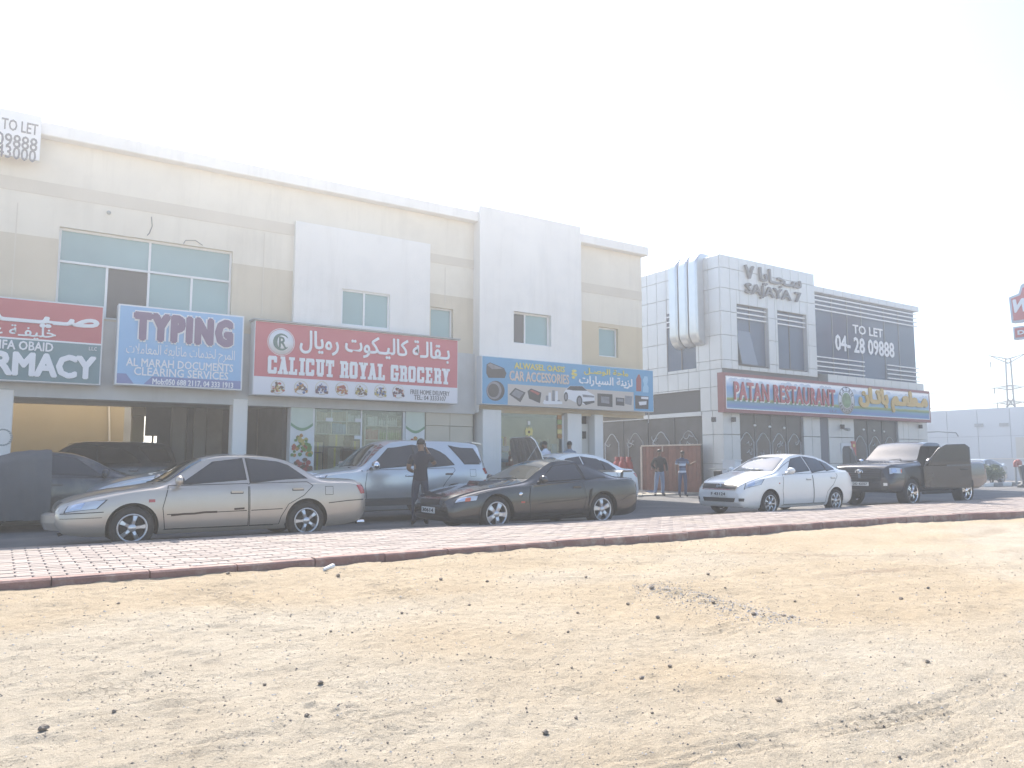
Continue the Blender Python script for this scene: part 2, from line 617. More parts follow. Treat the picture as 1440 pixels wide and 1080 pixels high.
    me = bpy.data.meshes.new('sand_lot')
    me.vertices.add(len(v))
    me.vertices.foreach_set('co', v.ravel())
    me.loops.add(f.size)
    me.loops.foreach_set('vertex_index', f.ravel().astype(np.int32))
    me.polygons.add(len(f))
    me.polygons.foreach_set('loop_start', np.arange(0, f.size, 4, dtype=np.int32))
    me.update(calc_edges=True)
    for nm, arr in (('crust', crust), ('dark_sand', dark_sand)):
        at = me.attributes.new(nm, 'FLOAT', 'POINT')
        at.data.foreach_set('value', arr.ravel().astype(np.float32))
    me.polygons.foreach_set('use_smooth', np.ones(len(f), bool))
    me.materials.append(SAND)
    return tag(link('sand_lot', me), kind='structure'), v.reshape(nd, na, 3)


sand, SV = sand_lot()
SAND_BVH = BVHTree.FromObject(sand, bpy.context.evaluated_depsgraph_get())


def sand_z(x, y):
    h = SAND_BVH.ray_cast(Vector((x, y, 2)), Vector((0, 0, -1)))
    return h[0].z if h[0] else -0.1


# --- road
ASPH = mat('asphalt', (0.105, 0.103, 0.105), 0.85, var=0.22, scale=1.1, bump=0.5, bscale=120, dirt=((0.27, 0.235, 0.19), 0.55), dscale=0.5)
g = MB()
xs = np.concatenate([np.linspace(-40, 60, 60), [75, 110, 160]])
g.add([(x, float(yf(x)) - 0.25, 0) for x in xs] + [(x, 60, 0) for x in xs], [(i, i + 1, len(xs) + i + 1, len(xs) + i) for i in range(len(xs) - 1)])
tag(g.build('road', ASPH), kind='structure')

# --- brick pavement with kerbs
PAVE = [mat('paver_' + str(i), c, 0.85, var=0.12, scale=9, bump=0.35, bscale=60, dirt=((0.36, 0.30, 0.235), 0.7), dscale=1.3) for i, c in enumerate([(0.285, 0.235, 0.21), (0.315, 0.265, 0.238), (0.25, 0.205, 0.182)])]
KERB = mat('kerb_paint', (0.235, 0.135, 0.115), 0.85, var=0.2, scale=5, bump=0.3, dirt=((0.42, 0.35, 0.29), 0.9), dscale=3.4)
PBED = mat('paving_sand', (0.24, 0.195, 0.155), 0.95, var=0.2, scale=6)
g = MB()
xs = np.linspace(-14, 62, 120)
n = len(xs)
top = [(x, float(yn(x)) + 0.1, 0.127) for x in xs] + [(x, float(yf(x)) - 0.1, 0.127) for x in xs]
bot = [(p[0], p[1], -0.3) for p in top]
g.add(top + bot, [(i, i + 1, n + i + 1, n + i) for i in range(n - 1)] + [(2 * n + i, 2 * n + i + 1, i + 1, i) for i in range(n - 1)] + [(n + i, n + i + 1, 3 * n + i + 1, 3 * n + i) for i in range(n - 1)])
pav = tag(g.build('pavement', PBED), kind='structure')
PX, PY = 0.30, 0.15


def paver_mb(g, M, mi=0):
    w, d, c = PX / 2 - 0.006, PY / 2 - 0.006, 0.009
    v = [(-w, -d, 0), (w, -d, 0), (w, d, 0), (-w, d, 0), (-w, -d, 0.03 - c), (w, -d, 0.03 - c), (w, d, 0.03 - c), (-w, d, 0.03 - c), (-w + c, -d + c, 0.03), (w - c, -d + c, 0.03), (w - c, d - c, 0.03), (-w + c, d - c, 0.03)]
    f = [(8, 9, 10, 11)] + [q for a, b in ((0, 1), (1, 2), (2, 3), (3, 0)) for q in ((a, b, b + 4, a + 4), (a + 4, b + 4, b + 8, a + 8))]
    g.add([M @ Vector(p) for p in v], f, mi)


pm = []
for k in range(3):
    q = MB()
    paver_mb(q, Matrix())
    pm.append(q.mesh('paver', PAVE[k]))
spots = []
for r in range(24):
    for i in range(int(74 / PX)):
        x = -13 + i * PX + (PX / 2 if r % 2 else 0)
        y = float(yn(x)) + 0.17 + (r + 0.5) * PY
        if y + PY / 2 > float(yf(x)) - 0.13:
            continue
        a = math.atan2(float(yn(x + 0.2) - yn(x - 0.2)), 0.4)
        M = Matrix.Translation((x, y, 0.125 + random.uniform(-0.004, 0.003))) @ Matrix.Rotation(a + random.uniform(-0.01, 0.01), 4, 'Z') @ Matrix.Rotation(random.uniform(-0.012, 0.012), 4, 'X')
        q = Vector((x, y, 0.1)) - EYE
        inview = abs(q.dot(RT) / max(q.dot(FW), 0.1)) < 0.665
        spots.append((0 if inview else 1, q.length, M))
spots.sort(key=lambda s: s[:2])
rest = MB()
for i, (iv, dist, M) in enumerate(spots):
    k = random.choice((0, 0, 1, 1, 2))
    if i < 300:
        o = link('paver', pm[k], pav, world=False)
        o.matrix_local = M
    else:
        paver_mb(rest, M, k)
tag(rest.build('distant_paving', PAVE, pav), kind='stuff')
kn = 0
for edge, h, w in ((yn, 0.16, 0.16), (yf, 0.15, 0.12)):
    x = -13.0
    while x < 60:
        ln = 0.9
        ya, yb = float(edge(x)), float(edge(x + ln))
        q = MB()
        s = 1 if edge is yn else -1
        c = 0.02
        prof = [(0, -0.35), (0, h - c), (c, h), (w, h), (w, -0.35)]
        v = [(x + 0.006, ya + s * p[0], p[1] + 0.0) for p in prof] + [(x + ln - 0.006, yb + s * p[0], p[1]) for p in prof]
        dz = random.uniform(-0.008, 0.006)
        v = [(a, b + random.uniform(-0.003, 0.003), cc + (dz if cc > 0 else 0)) for a, b, cc in v]
        q.add(v, [(0, 5, 6, 1), (1, 6, 7, 2), (2, 7, 8, 3), (3, 8, 9, 4), (4, 3, 2, 1, 0), (5, 6, 7, 8, 9)])
        q.build('kerb_stone', KERB if edge is yn else PAVE[2], pav)
        x += ln


# ================================================================== BUILDING MATERIALS
CREAM = mat('render_cream', (0.71, 0.655, 0.55), 0.9, var=0.05, scale=0.8, bump=0.25, bscale=90, dirt=((0.50, 0.45, 0.37), 0.3), dscale=0.7, streak=0.45)
BEIGE = mat('render_beige', (0.585, 0.515, 0.40), 0.9, var=0.05, scale=0.8, bump=0.25, bscale=90, dirt=((0.42, 0.36, 0.28), 0.3), dscale=0.7, streak=0.45)
BAND = mat('render_band', (0.60, 0.54, 0.445), 0.9, var=0.05, scale=1, bump=0.2)
WHITE = mat('render_white', (0.78, 0.757, 0.715), 0.85, var=0.04, scale=0.7, bump=0.3, bscale=45, dirt=((0.60, 0.60, 0.59), 0.35), dscale=0.9, streak=0.4)
GREYC = mat('concrete_grey', (0.36, 0.365, 0.36), 0.9, var=0.12, scale=1.5, bump=0.3, dirt=((0.25, 0.25, 0.25), 0.5))
YELLOW = mat('render_yellow', (0.36, 0.285, 0.165), 0.9, var=0.06, scale=0.8, bump=0.2)
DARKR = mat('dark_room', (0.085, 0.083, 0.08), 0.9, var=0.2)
FRAME = mat('white_aluminium', (0.74, 0.75, 0.75), 0.4, var=0.04)
TEAL = mat('teal_glass', (0.20, 0.315, 0.31), 0.08, metal=0.0, spec=0.6, var=0.2, scale=0.5, coat=0.25)
OPENW = mat('open_window_dark', (0.06, 0.06, 0.065), 0.5)
SHOPG = clear_glass('shop_glass', (0.86, 0.9, 0.88), 0.04)
ALUC = mat('cladding_panel', (0.56, 0.57, 0.565), 0.42, metal=0.25, var=0.05, scale=0.9, dirt=((0.45, 0.45, 0.44), 0.35), dscale=1.1, streak=0.3)
JOINT = mat('cladding_joint', (0.10, 0.105, 0.11), 0.9)
BLUEG = mat('blue_grey_glass', (0.045, 0.085, 0.15), 0.15, spec=0.25, coat=0.0, var=0.25, scale=0.35)
STEEL = mat('duct_metal', (0.50, 0.53, 0.55), 0.3, metal=0.7, var=0.05)
RUBBER = mat('black_plastic', (0.018, 0.018, 0.019), 0.6)
YF0 = 20.0


def wall(g, x0, x1, z0, z1, y, holes=(), depth=0.22, mi=0):
    """front skin facing -y with rectangular openings and their reveals"""
    xs = sorted({x0, x1, *[h[i] for h in holes for i in (0, 1) if x0 < h[i] < x1]})
    zs = sorted({z0, z1, *[h[i] for h in holes for i in (2, 3) if z0 < h[i] < z1]})
    for a, b in zip(xs[:-1], xs[1:]):
        for c, d in zip(zs[:-1], zs[1:]):
            if any(h[0] <= a and b <= h[1] and h[2] <= c and d <= h[3] for h in holes):
                continue
            g.quad((a, y, c), (b, y, c), (b, y, d), (a, y, d), mi)
    for h in holes:
        a, b, c, d = max(h[0], x0), min(h[1], x1), max(h[2], z0), min(h[3], z1)
        if a >= b or c >= d:
            continue
        if h[2] >= z0:
            g.quad((a, y, c), (a, y + depth, c), (b, y + depth, c), (b, y, c), mi)
        if h[3] <= z1:
            g.quad((a, y, d), (b, y, d), (b, y + depth, d), (a, y + depth, d), mi)
        g.quad((a, y, c), (a, y, d), (a, y + depth, d), (a, y + depth, c), mi)
        g.quad((b, y, c), (b, y + depth, c), (b, y + depth, d), (b, y, d), mi)


def window(par, x0, x1, z0, z1, y, cells, fw=0.05, sill=True):
    """cells: (x0,x1,z0,z1,material) fractions of the opening, one pane each; the frame is built round them"""
    w, h = x1 - x0, z1 - z0
    g = MB()
    ed = set()
    e = 0.004
    g.box(x0, x1, y - 0.03, y + 0.05, z0, z0 + fw)
    g.box(x0, x1, y - 0.031, y + 0.05, z1 - fw, z1)
    g.box(x0, x0 + fw, y - 0.028, y + 0.049, z0 + e, z1 - e)
    g.box(x1 - fw, x1, y - 0.028, y + 0.049, z0 + e, z1 - e)
    for c in cells:
        for k in (0, 1):
            if 0.01 < c[k] < 0.99:
                ed.add(('v', round(c[k], 3), round(c[2], 3), round(c[3], 3)))
        for k in (2, 3):
            if 0.01 < c[k] < 0.99:
                ed.add(('h', round(c[k], 3), round(c[0], 3), round(c[1], 3)))
    for i, (t, p, a, b) in enumerate(sorted(ed)):
        q = 0.0005 * (i % 5)
        if t == 'v':
            g.box(x0 + p * w - fw / 2, x0 + p * w + fw / 2, y - 0.026 - q, y + 0.045, z0 + a * h + e, z0 + b * h - e)
        else:
            g.box(x0 + a * w + e, x0 + b * w - e, y - 0.034 - q, y + 0.047, z0 + p * h - fw / 2, z0 + p * h + fw / 2)
    f = g.build('window', FRAME, par)
    for c in cells:
        q = MB()
        q.box(x0 + c[0] * w + 0.012, x0 + c[1] * w - 0.012, y + 0.005, y + 0.018, z0 + c[2] * h + 0.012, z0 + c[3] * h - 0.012)
        q.build('pane', c[4], f)
    return f


# ================================================================== SHOP BUILDING (left)
shop = empty('shop_building', (5.5, 20, 0), 'long cream and beige two-storey shop building with white projecting panels', 'building')
XL, XR, DEEP = -4.5, 18.87, 23.6  # unseen left end cut short and left open so daylight reaches the bay
H_BIG = (0.86, 4.70, 4.62, 6.66)
H_PAN, H_TOW = (7.58, 9.02, 5.02, 6.03), (13.29, 14.71, 5.01, 6.02)
H_NAR, H_RGT = (10.40, 11.16, 4.92, 5.87), (16.86, 17.73, 4.88, 5.90)


def facade(x0, x1, zb, zm, zt, holes, BEIGE=BEIGE):
    for nm, a, b, m in (('beige_wall', 2.8, zb, BEIGE), ('cream_wall', zb, zm, CREAM), ('band', zm, zt, BAND), ('cream_wall', zt, 8.66, CREAM)):
        g = MB()
        wall(g, x0, x1, a, b, YF0 - (0.012 if nm == 'band' else 0.0), holes if nm != 'band' else ())
        if nm == 'band':
            g.quad((x0, YF0 - 0.012, b), (x1, YF0 - 0.012, b), (x1, YF0, b), (x0, YF0, b))
            g.quad((x0, YF0, a), (x1, YF0, a), (x1, YF0 - 0.012, a), (x0, YF0 - 0.012, a))
        g.build(nm, m, shop)


facade(XL, 8.0, 6.36, 7.33, 7.64, [H_BIG])
facade(8.0, 13.0, 6.27, 7.21, 7.48, [H_NAR])
facade(13.0, XR, 6.04, 7.03, 7.35, [H_RGT], mat('render_tan', (0.58, 0.485, 0.335), 0.9, var=0.05, scale=0.8, bump=0.25, bscale=90, streak=0.4))
# control joints in the render
for u, v0, v1 in ((25, 285, 418), (372, 328, 445), (626, 376, 430)):
    g = MB()
    a, b = ony(u, v0, 20), ony(u, v1, 20)
    g.box(a.x - 0.012, a.x + 0.012, 19.994, 20.01, b.z, a.z)
    g.build('control_joint', BAND, shop)
g = MB()
g.bbox(XL, XR + 0.12, 19.72, 20.3, 8.64, 8.95, 0.02)
g.box(XR - 0.2, XR + 0.12, 20.31, DEEP, 8.64, 8.95)
g.build('parapet', WHITE, shop)
g = MB()
g.quad((XL, 20.05, 8.6), (XR, 20.05, 8.6), (XR, DEEP, 8.6), (XL, DEEP, 8.6))
g.quad((XR, 20, 2.8), (XR, DEEP, 2.8), (XR, DEEP, 8.64), (XR, 20, 8.64))
g.quad((XL, DEEP, 2.8), (XL, DEEP, 8.64), (XR, DEEP, 8.64), (XR, DEEP, 2.8))
g.quad((XL, 20, 2.82), (XL, 20, 8.64), (XL, DEEP, 8.64), (XL, DEEP, 2.8))
g.build('rear_shell', CREAM, shop)
g = MB()
wall(g, 6.26, 10.29, 4.4, 7.71, 19.85, [H_PAN], 0.2)
g.quad((6.26, 19.85, 4.4), (6.26, 19.85, 7.71), (6.26, 20, 7.71), (6.26, 20, 4.4))
g.quad((10.29, 19.85, 4.4), (10.29, 20, 4.4), (10.29, 20, 7.71), (10.29, 19.85, 7.71))
g.quad((6.26, 19.85, 7.71), (10.29, 19.85, 7.71), (10.29, 20, 7.71), (6.26, 20, 7.71))
g.build('white_panel', WHITE, shop)
g = MB()
TY = 19.62
wall(g, 11.86, 15.80, 4.45, 9.12, TY, [(13.1, 14.55, 4.96, 5.97)], 0.25)
g.quad((11.86, TY, 2.75), (11.86, TY, 9.12), (11.86, 20.4, 9.12), (11.86, 20.4, 2.75))
g.quad((15.80, TY, 4.45), (15.80, 20.4, 4.45), (15.80, 20.4, 9.12), (15.80, TY, 9.12))
g.quad((11.86, TY, 9.12), (15.80, TY, 9.12), (15.80, 20.4, 9.12), (11.86, 20.4, 9.12))
g.quad((11.86, 20.4, 8.6), (11.86, 20.4, 9.12), (15.80, 20.4, 9.12), (15.80, 20.4, 8.6))
g.build('white_tower', WHITE, shop)
T, O = TEAL, OPENW
window(shop, *H_BIG, 20.14, [(0, .5, .62, 1, T), (.5, 1, .62, 1, T), (0, .265, 0, .62, T), (.265, .5, 0, .62, O), (.5, .755, 0, .62, T), (.755, 1, 0, .62, T)])
window(shop, *H_PAN, 19.93, [(0, .47, 0, 1, T), (.47, 1, 0, 1, T)])
window(shop, *H_NAR, 20.14, [(0, 1, 0, 1, T)])
window(shop, 13.1, 14.55, 4.96, 5.97, 19.8, [(0, .36, 0, 1, O), (.36, 1, 0, 1, T)])
window(shop, *H_RGT, 20.14, [(0, 1, 0, 1, T)])
# cable and bracket above the big window
g = MB()
g.tube([ony(u, v, 19.985) for u, v in ((213, 305), (214, 318), (210, 328), (207, 331))], 0.012, 5)
g.build('loose_cable', mat('cable', (0.2, 0.19, 0.18), 0.7), shop)
g = MB()
g.tube([ony(u, v, 19.985) for u, v in ((258, 343), (261, 338), (275, 338), (285, 345))], 0.010, 5)
g.build('loose_cable', mat('cable', (0.2, 0.19, 0.18), 0.7), shop)
g = MB()
g.ball(ony(153, 299, 19.98), 0.05)
g.build('wall_lamp', GREYC, shop)
# fascia beam, soffit, ground floor
g = MB()
g.box(XL, 11.86, 19.9, 20.3, 2.72, 4.55)
g.build('fascia', mat('fascia_grey', (0.50, 0.505, 0.50), 0.9, var=0.1, scale=1.5, bump=0.3, streak=0.5), shop)
g = MB()
g.box(11.86, XR, 19.93, 20.3, 2.9, 4.5)
g.build('fascia', BEIGE, shop)
g = MB()
g.quad((XL, 20.3, 2.82), (XL, DEEP, 2.82), (XR, DEEP, 2.82), (XR, 20.3, 2.82))
g.build('soffit', GREYC, shop)
PZ = 0.24
for x0, x1, m, ya, yb in ((-1.2, 0.19, WHITE, 19.86, 20.5), (4.81, 5.17, WHITE, 19.86, 20.22), (12.0, 12.66, WHITE, 19.63, 20.2), (15.33, 15.92, WHITE, 19.8, 20.3), (16.47, 16.84, WHITE, 19.8, 20.25)):
    g = MB()
    g.bbox(x0, x1, ya, yb, 0.1, 2.86, 0.015)
    g.build('pillar', m, shop)
# round printed wreath on the near pillar
g = MB()
c = ony(4, 615, 19.855)
for k in range(22):
    a = 2 * math.pi * k / 22
    g.ball((c.x + 0.16 * math.cos(a), 19.856, c.z + 0.17 * math.sin(a)), (0.028, 0.004, 0.018), 6, 4)
g.build('pillar_emblem', GREYC, shop)
# undercroft
g = MB()
a = ony(174, 600, 25.0)
g.box(-4.5, a.x, 25.0, 25.2, 0, 4.4)
g.build('yellow_wall', YELLOW, shop)
g = MB()
g.box(ony(173, 600, 25.3).x, ony(200, 600, 25.3).x, 25.25, 25.35, 0, 4.5)  # screen added behind the wall gap so the gap reads dark
g.build('dark_gap_screen', GREYC, shop)
g = MB()
a, b = ony(186, 600, 23.3), ony(203, 600, 23.3)
g.bbox(a.x, b.x, 23.3, 23.58, 0, 2.55, 0.02)
g.bbox(a.x - 0.01, b.x + 0.02, 23.28, 23.59, 2.55, 2.8, 0.02)
g.build('yellow_column', YELLOW, shop)
g = MB()
g.tube([ony(153, 560, 24.96), ony(154, 628, 24.96)], 0.03, 6)
g.build('drain_pipe', BAND, shop)
g = MB()
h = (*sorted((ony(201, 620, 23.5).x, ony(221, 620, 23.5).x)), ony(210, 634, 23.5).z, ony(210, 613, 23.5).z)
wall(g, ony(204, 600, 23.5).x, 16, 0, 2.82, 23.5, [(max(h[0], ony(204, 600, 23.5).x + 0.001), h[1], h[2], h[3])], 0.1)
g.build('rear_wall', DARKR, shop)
g = MB()
g.box(h[0], h[1], 23.52, 23.55, h[2], h[2] + 0.04)
a = h[0] + (h[1] - h[0]) * 0.62
g.box(a, a + 0.05, 23.52, 23.56, h[2] + 0.05, h[3])
g.build('rear_wall_bars', DARKR, shop)
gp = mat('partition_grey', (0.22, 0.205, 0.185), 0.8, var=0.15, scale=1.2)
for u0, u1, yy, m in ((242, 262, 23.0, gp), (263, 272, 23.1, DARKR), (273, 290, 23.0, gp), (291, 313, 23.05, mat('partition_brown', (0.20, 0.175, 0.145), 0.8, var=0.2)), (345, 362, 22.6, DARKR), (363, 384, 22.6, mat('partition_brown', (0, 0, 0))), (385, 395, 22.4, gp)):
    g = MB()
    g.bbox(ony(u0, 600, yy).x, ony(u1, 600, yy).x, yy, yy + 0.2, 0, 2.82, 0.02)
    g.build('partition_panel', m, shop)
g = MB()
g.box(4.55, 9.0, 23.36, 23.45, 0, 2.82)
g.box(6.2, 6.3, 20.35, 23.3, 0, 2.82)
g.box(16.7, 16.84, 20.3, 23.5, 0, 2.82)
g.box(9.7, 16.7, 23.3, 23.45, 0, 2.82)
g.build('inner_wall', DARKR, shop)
# raised shop platform
g = MB()
g.bbox(-4.5, 17.2, 19.0, 26, 0.0, PZ, 0.03)
plat = tag(g.build('shop_platform', mat('platform_tiles', (0.36, 0.345, 0.325), 0.8, var=0.12, scale=1.6, dirt=((0.42, 0.36, 0.28), 0.6))), kind='structure')

# --- grocery shop front
leafp = mat('poster_white', (0.66, 0.68, 0.68), 0.5, var=0.04)
leafg = mat('poster_green', (0.16, 0.30, 0.17), 0.5)
leafl = mat('poster_pale_green', (0.52, 0.60, 0.52), 0.5, var=0.06)
fruit = [mat('print_' + n, c, 0.55, var=0.25, scale=14) for n, c in (('red', (0.34, 0.06, 0.05)), ('green', (0.10, 0.22, 0.05)), ('orange', (0.42, 0.20, 0.05)), ('brown', (0.12, 0.07, 0.045)), ('yellow', (0.45, 0.36, 0.10)), ('purple', (0.10, 0.05, 0.09)), ('cream', (0.5, 0.44, 0.32)), ('blue', (0.06, 0.12, 0.30)))]


def pile(g, cx, cz, w, h, y, n, seed, mis):
    """a printed heap: overlapping flat spots inside a dome outline"""
    r = random.Random(seed)
    for k in range(n):
        a, q = r.uniform(-1, 1), r.random() ** 0.8
        s = w * r.uniform(0.07, 0.14)
        zz = cz - h / 2 + q * h * math.sqrt(max(0.05, 1 - a * a))
        pts = [(cx + a * w / 2 + s * math.cos(t) * r.uniform(0.8, 1.1), zz + s * math.sin(t) * r.uniform(0.7, 1.0)) for t in np.linspace(0, 2 * math.pi, 9)[:-1]]
        yy = y - 0.0007 * k
        g.add([(p[0], yy, p[1]) for p in pts], [tuple(range(8))], r.choice(mis))


def poster(u0, u1):
    x0, x1 = ony(u0, 600, 19.98).x, ony(u1, 600, 19.98).x
    g = MB()
    g.bbox(x0, x1, 19.96, 20.25, PZ, 2.86, 0.01)
    col = g.build('poster_column', leafp, shop)
    w = x1 - x0
    q = MB()
    pts = [(x0 + 0.01, 2.80), (x1 - 0.01, 2.80)] + [(x1 - 0.01 - t * (w - 0.02), 2.32 - 0.14 * math.sin(math.pi * t)) for t in np.linspace(0, 1, 14)]
    q.prism(pts, 'y', 19.954, 19.96)
    q.build('poster_top', leafl, col)
    q = MB()
    e = [(x1 - 0.01 - t * (w - 0.02), 2.32 - 0.14 * math.sin(math.pi * t)) for t in np.linspace(0, 1, 14)]
    q.prism(e + [(p[0], p[1] - 0.075) for p in reversed(e)], 'y', 19.951, 19.959)
    q.build('poster_swoosh', leafg, col)
    q = MB()
    cx = (x0 + x1) / 2
    pile(q, cx, 1.72, w * 0.85, 0.55, 19.950, 46, u0, [0, 1, 1, 2, 4])
    pile(q, cx, 1.18, w * 0.95, 0.40, 19.950, 40, u0 + 1, [0, 3, 3, 5, 0])
    q.build('poster_fruit_print', fruit, col)


poster(408, 440)
poster(570, 597)
x0, x1 = 6.93, 9.60
g = MB()
g.box(x0 - 0.02, x0 + 0.04, 20.02, 20.12, PZ, 2.86)
g.box(x1 - 0.04, x1 + 0.02, 20.02, 20.12, PZ, 2.86)
g.box(x0 + 0.04, x1 - 0.04, 20.03, 20.11, PZ, PZ + 0.08)
g.box(x0 + 0.04, x1 - 0.04, 20.03, 20.11, 2.80, 2.86)
xm = ony(509, 600, 20).x
g.box(xm - 0.02, xm + 0.02, 20.04, 20.10, PZ + 0.08, 2.80)
gf = g.build('shop_window_frame', FRAME, shop)
for a, b in ((x0 + 0.04, xm - 0.02), (xm + 0.02, x1 - 0.04)):
    g = MB()
    g.box(a, b, 20.06, 20.072, PZ + 0.08, 2.80)
    g.build('pane', SHOPG, gf)
for u, v in ((463, 590), (504, 591), (503, 615)):
    g = MB()
    p = ony(u, v, 20.05)
    g.box(p.x - 0.1, p.x + 0.1, 20.045, 20.052, p.z - 0.05, p.z + 0.05)
    g.build('paper_notice', leafp, shop)
SHELF = mat('shelf_white', (0.72, 0.72, 0.71), 0.5)
goods = [mat('goods_' + n, c, 0.5, var=0.1, scale=9) for n, c in (('white', (0.72, 0.74, 0.75)), ('green', (0.22, 0.40, 0.16)), ('red', (0.42, 0.14, 0.13)), ('blue', (0.20, 0.36, 0.55)), ('tan', (0.46, 0.38, 0.27)), ('grey', (0.30, 0.31, 0.32)), ('yellow', (0.62, 0.54, 0.12)), ('lilac', (0.32, 0.32, 0.55)))]


def shelf_unit(x0, x1, zs, y, cols, rows, label, zlow=PZ):
    """rows: per shelf a list of (fraction0, fraction1, goods index, height, bottle?)"""
    r = empty('display_shelf', ((x0 + x1) / 2, y, PZ), label, 'shelf')
    for z in zs:
        g = MB()
        g.box(x0, x1, y - 0.12, y + 0.2, z - 0.022, z)
        g.build('shelf_board', SHELF, r)
    for x in np.linspace(x0, x1, cols + 1):
        g = MB()
        g.box(x - 0.015, x + 0.015, y - 0.125, y + 0.205, zlow, zs[-1] + 0.32)
        g.build('upright', SHELF, r)
    g = MB()
    g.box(x0, x1, y + 0.21, y + 0.23, zlow, zs[-1] + 0.32)
    g.build('back_panel', mat('shelf_back', (0.34, 0.36, 0.36), 0.7), r)
    rr = random.Random(len(label))
    for z, row in zip(zs, rows):
        g = MB()
        for f0, f1, mi, h, bot in row:
            x = x0 + 0.03 + f0 * (x1 - x0 - 0.06)
            xe = x0 + 0.03 + f1 * (x1 - x0 - 0.06)
            while x < xe - 0.03:
                w = rr.uniform(0.055, 0.08) if bot else rr.uniform(0.07, 0.13)
                hh = h * rr.uniform(0.85, 1.0)
                if bot:
                    g.lathe([(0.001, 0), (w * 0.44, 0), (w * 0.46, hh * 0.65), (w * 0.16, hh * 0.82), (w * 0.16, hh), (0.001, hh)], (x + w / 2, y - 0.06, z), 'z', 8, mi)
                else:
                    g.box(x, x + w - 0.008, y - 0.1, y + 0.1, z, z + hh, mi)
                x += w
        if g.v:
            tag(g.build('goods_row', goods, r), kind='stuff')
    return r


shelf_unit(ony(511, 600, 20.45).x, ony(569, 600, 20.45).x + 0.06, [0.75, 1.15, 1.5, 1.92, 2.32], 20.45, 2,
           [[(0, 1, 4, .3, 0)], [(0, .45, 3, .26, 1), (.5, 1, 0, .26, 1)], [(.37, .49, 3, .3, 0), (.52, 1, 0, .31, 1)], [(0, .28, 2, .3, 0), (.34, .48, 1, .3, 1), (.52, 1, 1, .3, 1)], [(.05, .3, 0, .27, 0), (.3, .75, 0, .23, 1), (.8, 1, 4, .2, 0)]],
           'white grocery window shelf with rows of green, red and white bottles')
shelf_unit(ony(443, 600, 20.45).x, ony(507, 600, 20.45).x, [2.06, 2.42], 20.5, 3,
           [[(0, .3, 5, .3, 0), (.36, .62, 3, .3, 0), (.7, .95, 5, .27, 0)], [(0, .3, 4, .25, 0), (.35, .66, 4, .28, 0), (.7, .95, 0, .2, 0)]],
           'hanging grocery cabinet of small cartons above the dark shop interior', 2.03)
for k, (u0, u1, vt, vb, m) in enumerate(((461, 482, 609, 628, 4), (491, 506, 620, 632, 4), (461, 481, 629, 648, 4), (471, 481, 634, 645, 0), (442, 456, 622, 636, 4), (442, 456, 637, 655, 4))):
    a, b, z0, z1 = rect_px(u0, u1, (u0 + u1) / 2, vt, vb, 20.5)
    g = MB()
    if k in (2, 3, 5):
        z0 = PZ
    yy = 20.42 + 0.05 * k
    g.bbox(a, b, yy, yy + 0.3, z0 if k not in (0, 1, 4) else z0, z1, 0.008)
    g.box((a + b) / 2 - 0.03, (a + b) / 2 + 0.03, yy - 0.003, yy, z0 + 0.01, z1 - 0.01, 1)
    tag(g.build('carton', [goods[m], goods[6 if m else 5]]), ['brown carton, upper one on the pile in the grocery window', 'brown carton beside the dark round drum in the grocery window', 'brown carton, lower one on the pile in the grocery window', 'small white carton low in the grocery window', 'tan carton at the left edge of the grocery window, upper', 'tan carton at the left edge of the grocery window, lower'][k], 'carton', 'cartons in the grocery window')
g = MB()
p = ony(485, 623, 20.6)
g.lathe([(0.001, -0.1), (0.17, -0.1), (0.18, -0.06), (0.18, 0.1), (0.001, 0.12)], (p.x, 20.55, p.z), 'y', 20)
g.lathe([(0.09, -0.13), (0.12, -0.13), (0.12, -0.09), (0.09, -0.09), (0.09, -0.13)], (p.x, 20.55, p.z), 'y', 20)
g.box(p.x - 0.15, p.x + 0.15, 20.45, 20.75, PZ, p.z - 0.172)
tag(g.build('cable_drum', RUBBER), 'dark round drum on its stand inside the grocery window', 'drum')

# --- beige tiled wall between the shops
for i in range(2):
    for j in range(5):
        g = MB()
        xa, xb = 10.26 + i * 0.8, 10.26 + (i + 1) * 0.8
        za, zb = PZ + j * 0.525, PZ + (j + 1) * 0.525
        g.bbox(xa + 0.006, min(xb, 11.85) - 0.006, 19.97, 20.2, za + 0.006, zb - 0.006, 0.008)
        g.build('wall_tile', mat('wall_tile_beige', (0.50, 0.455, 0.365), 0.5, var=0.06, scale=1.5), shop)

# --- car accessories shop front
x0, x1 = 12.68, 15.32
g = MB()
g.box(x0, x0 + 0.04, 20.0, 20.1, PZ, 2.88)
g.box(x1 - 0.06, x1, 20.0, 20.1, PZ, 2.88)
g.box(x0 + 0.04, x1 - 0.06, 20.01, 20.09, 2.82, 2.88)
xm = ony(788, 600, 20).x
gf = g.build('shop_window_frame', FRAME, shop)
g = MB()
g.box(x0 + 0.04, x1 - 0.06, 20.04, 20.052, PZ, 2.82)
g.build('pane', SHOPG, gf)
g = MB()
g.quad((9.75, 21.9, PZ), (16.7, 21.9, PZ), (16.7, 21.9, 2.82), (9.75, 21.9, 2.82))
g.quad((10.2, 20.3, PZ), (10.2, 21.9, PZ), (10.2, 21.9, 2.82), (10.2, 20.3, 2.82))
g.build('shop_back_wall', mat('shop_inside', (0.42, 0.44, 0.42), 0.8, var=0.25, scale=1.5), shop)
stk = mat('sticker_yellow', (0.68, 0.58, 0.20), 0.5)
a, b, z0, z1 = rect_px(753, 783, 768, 573, 581, 20.02)
g = MB()
g.box(a, b, 20.018, 20.03, z0, z1)
led = g.build('arrow_sign', stk, shop)
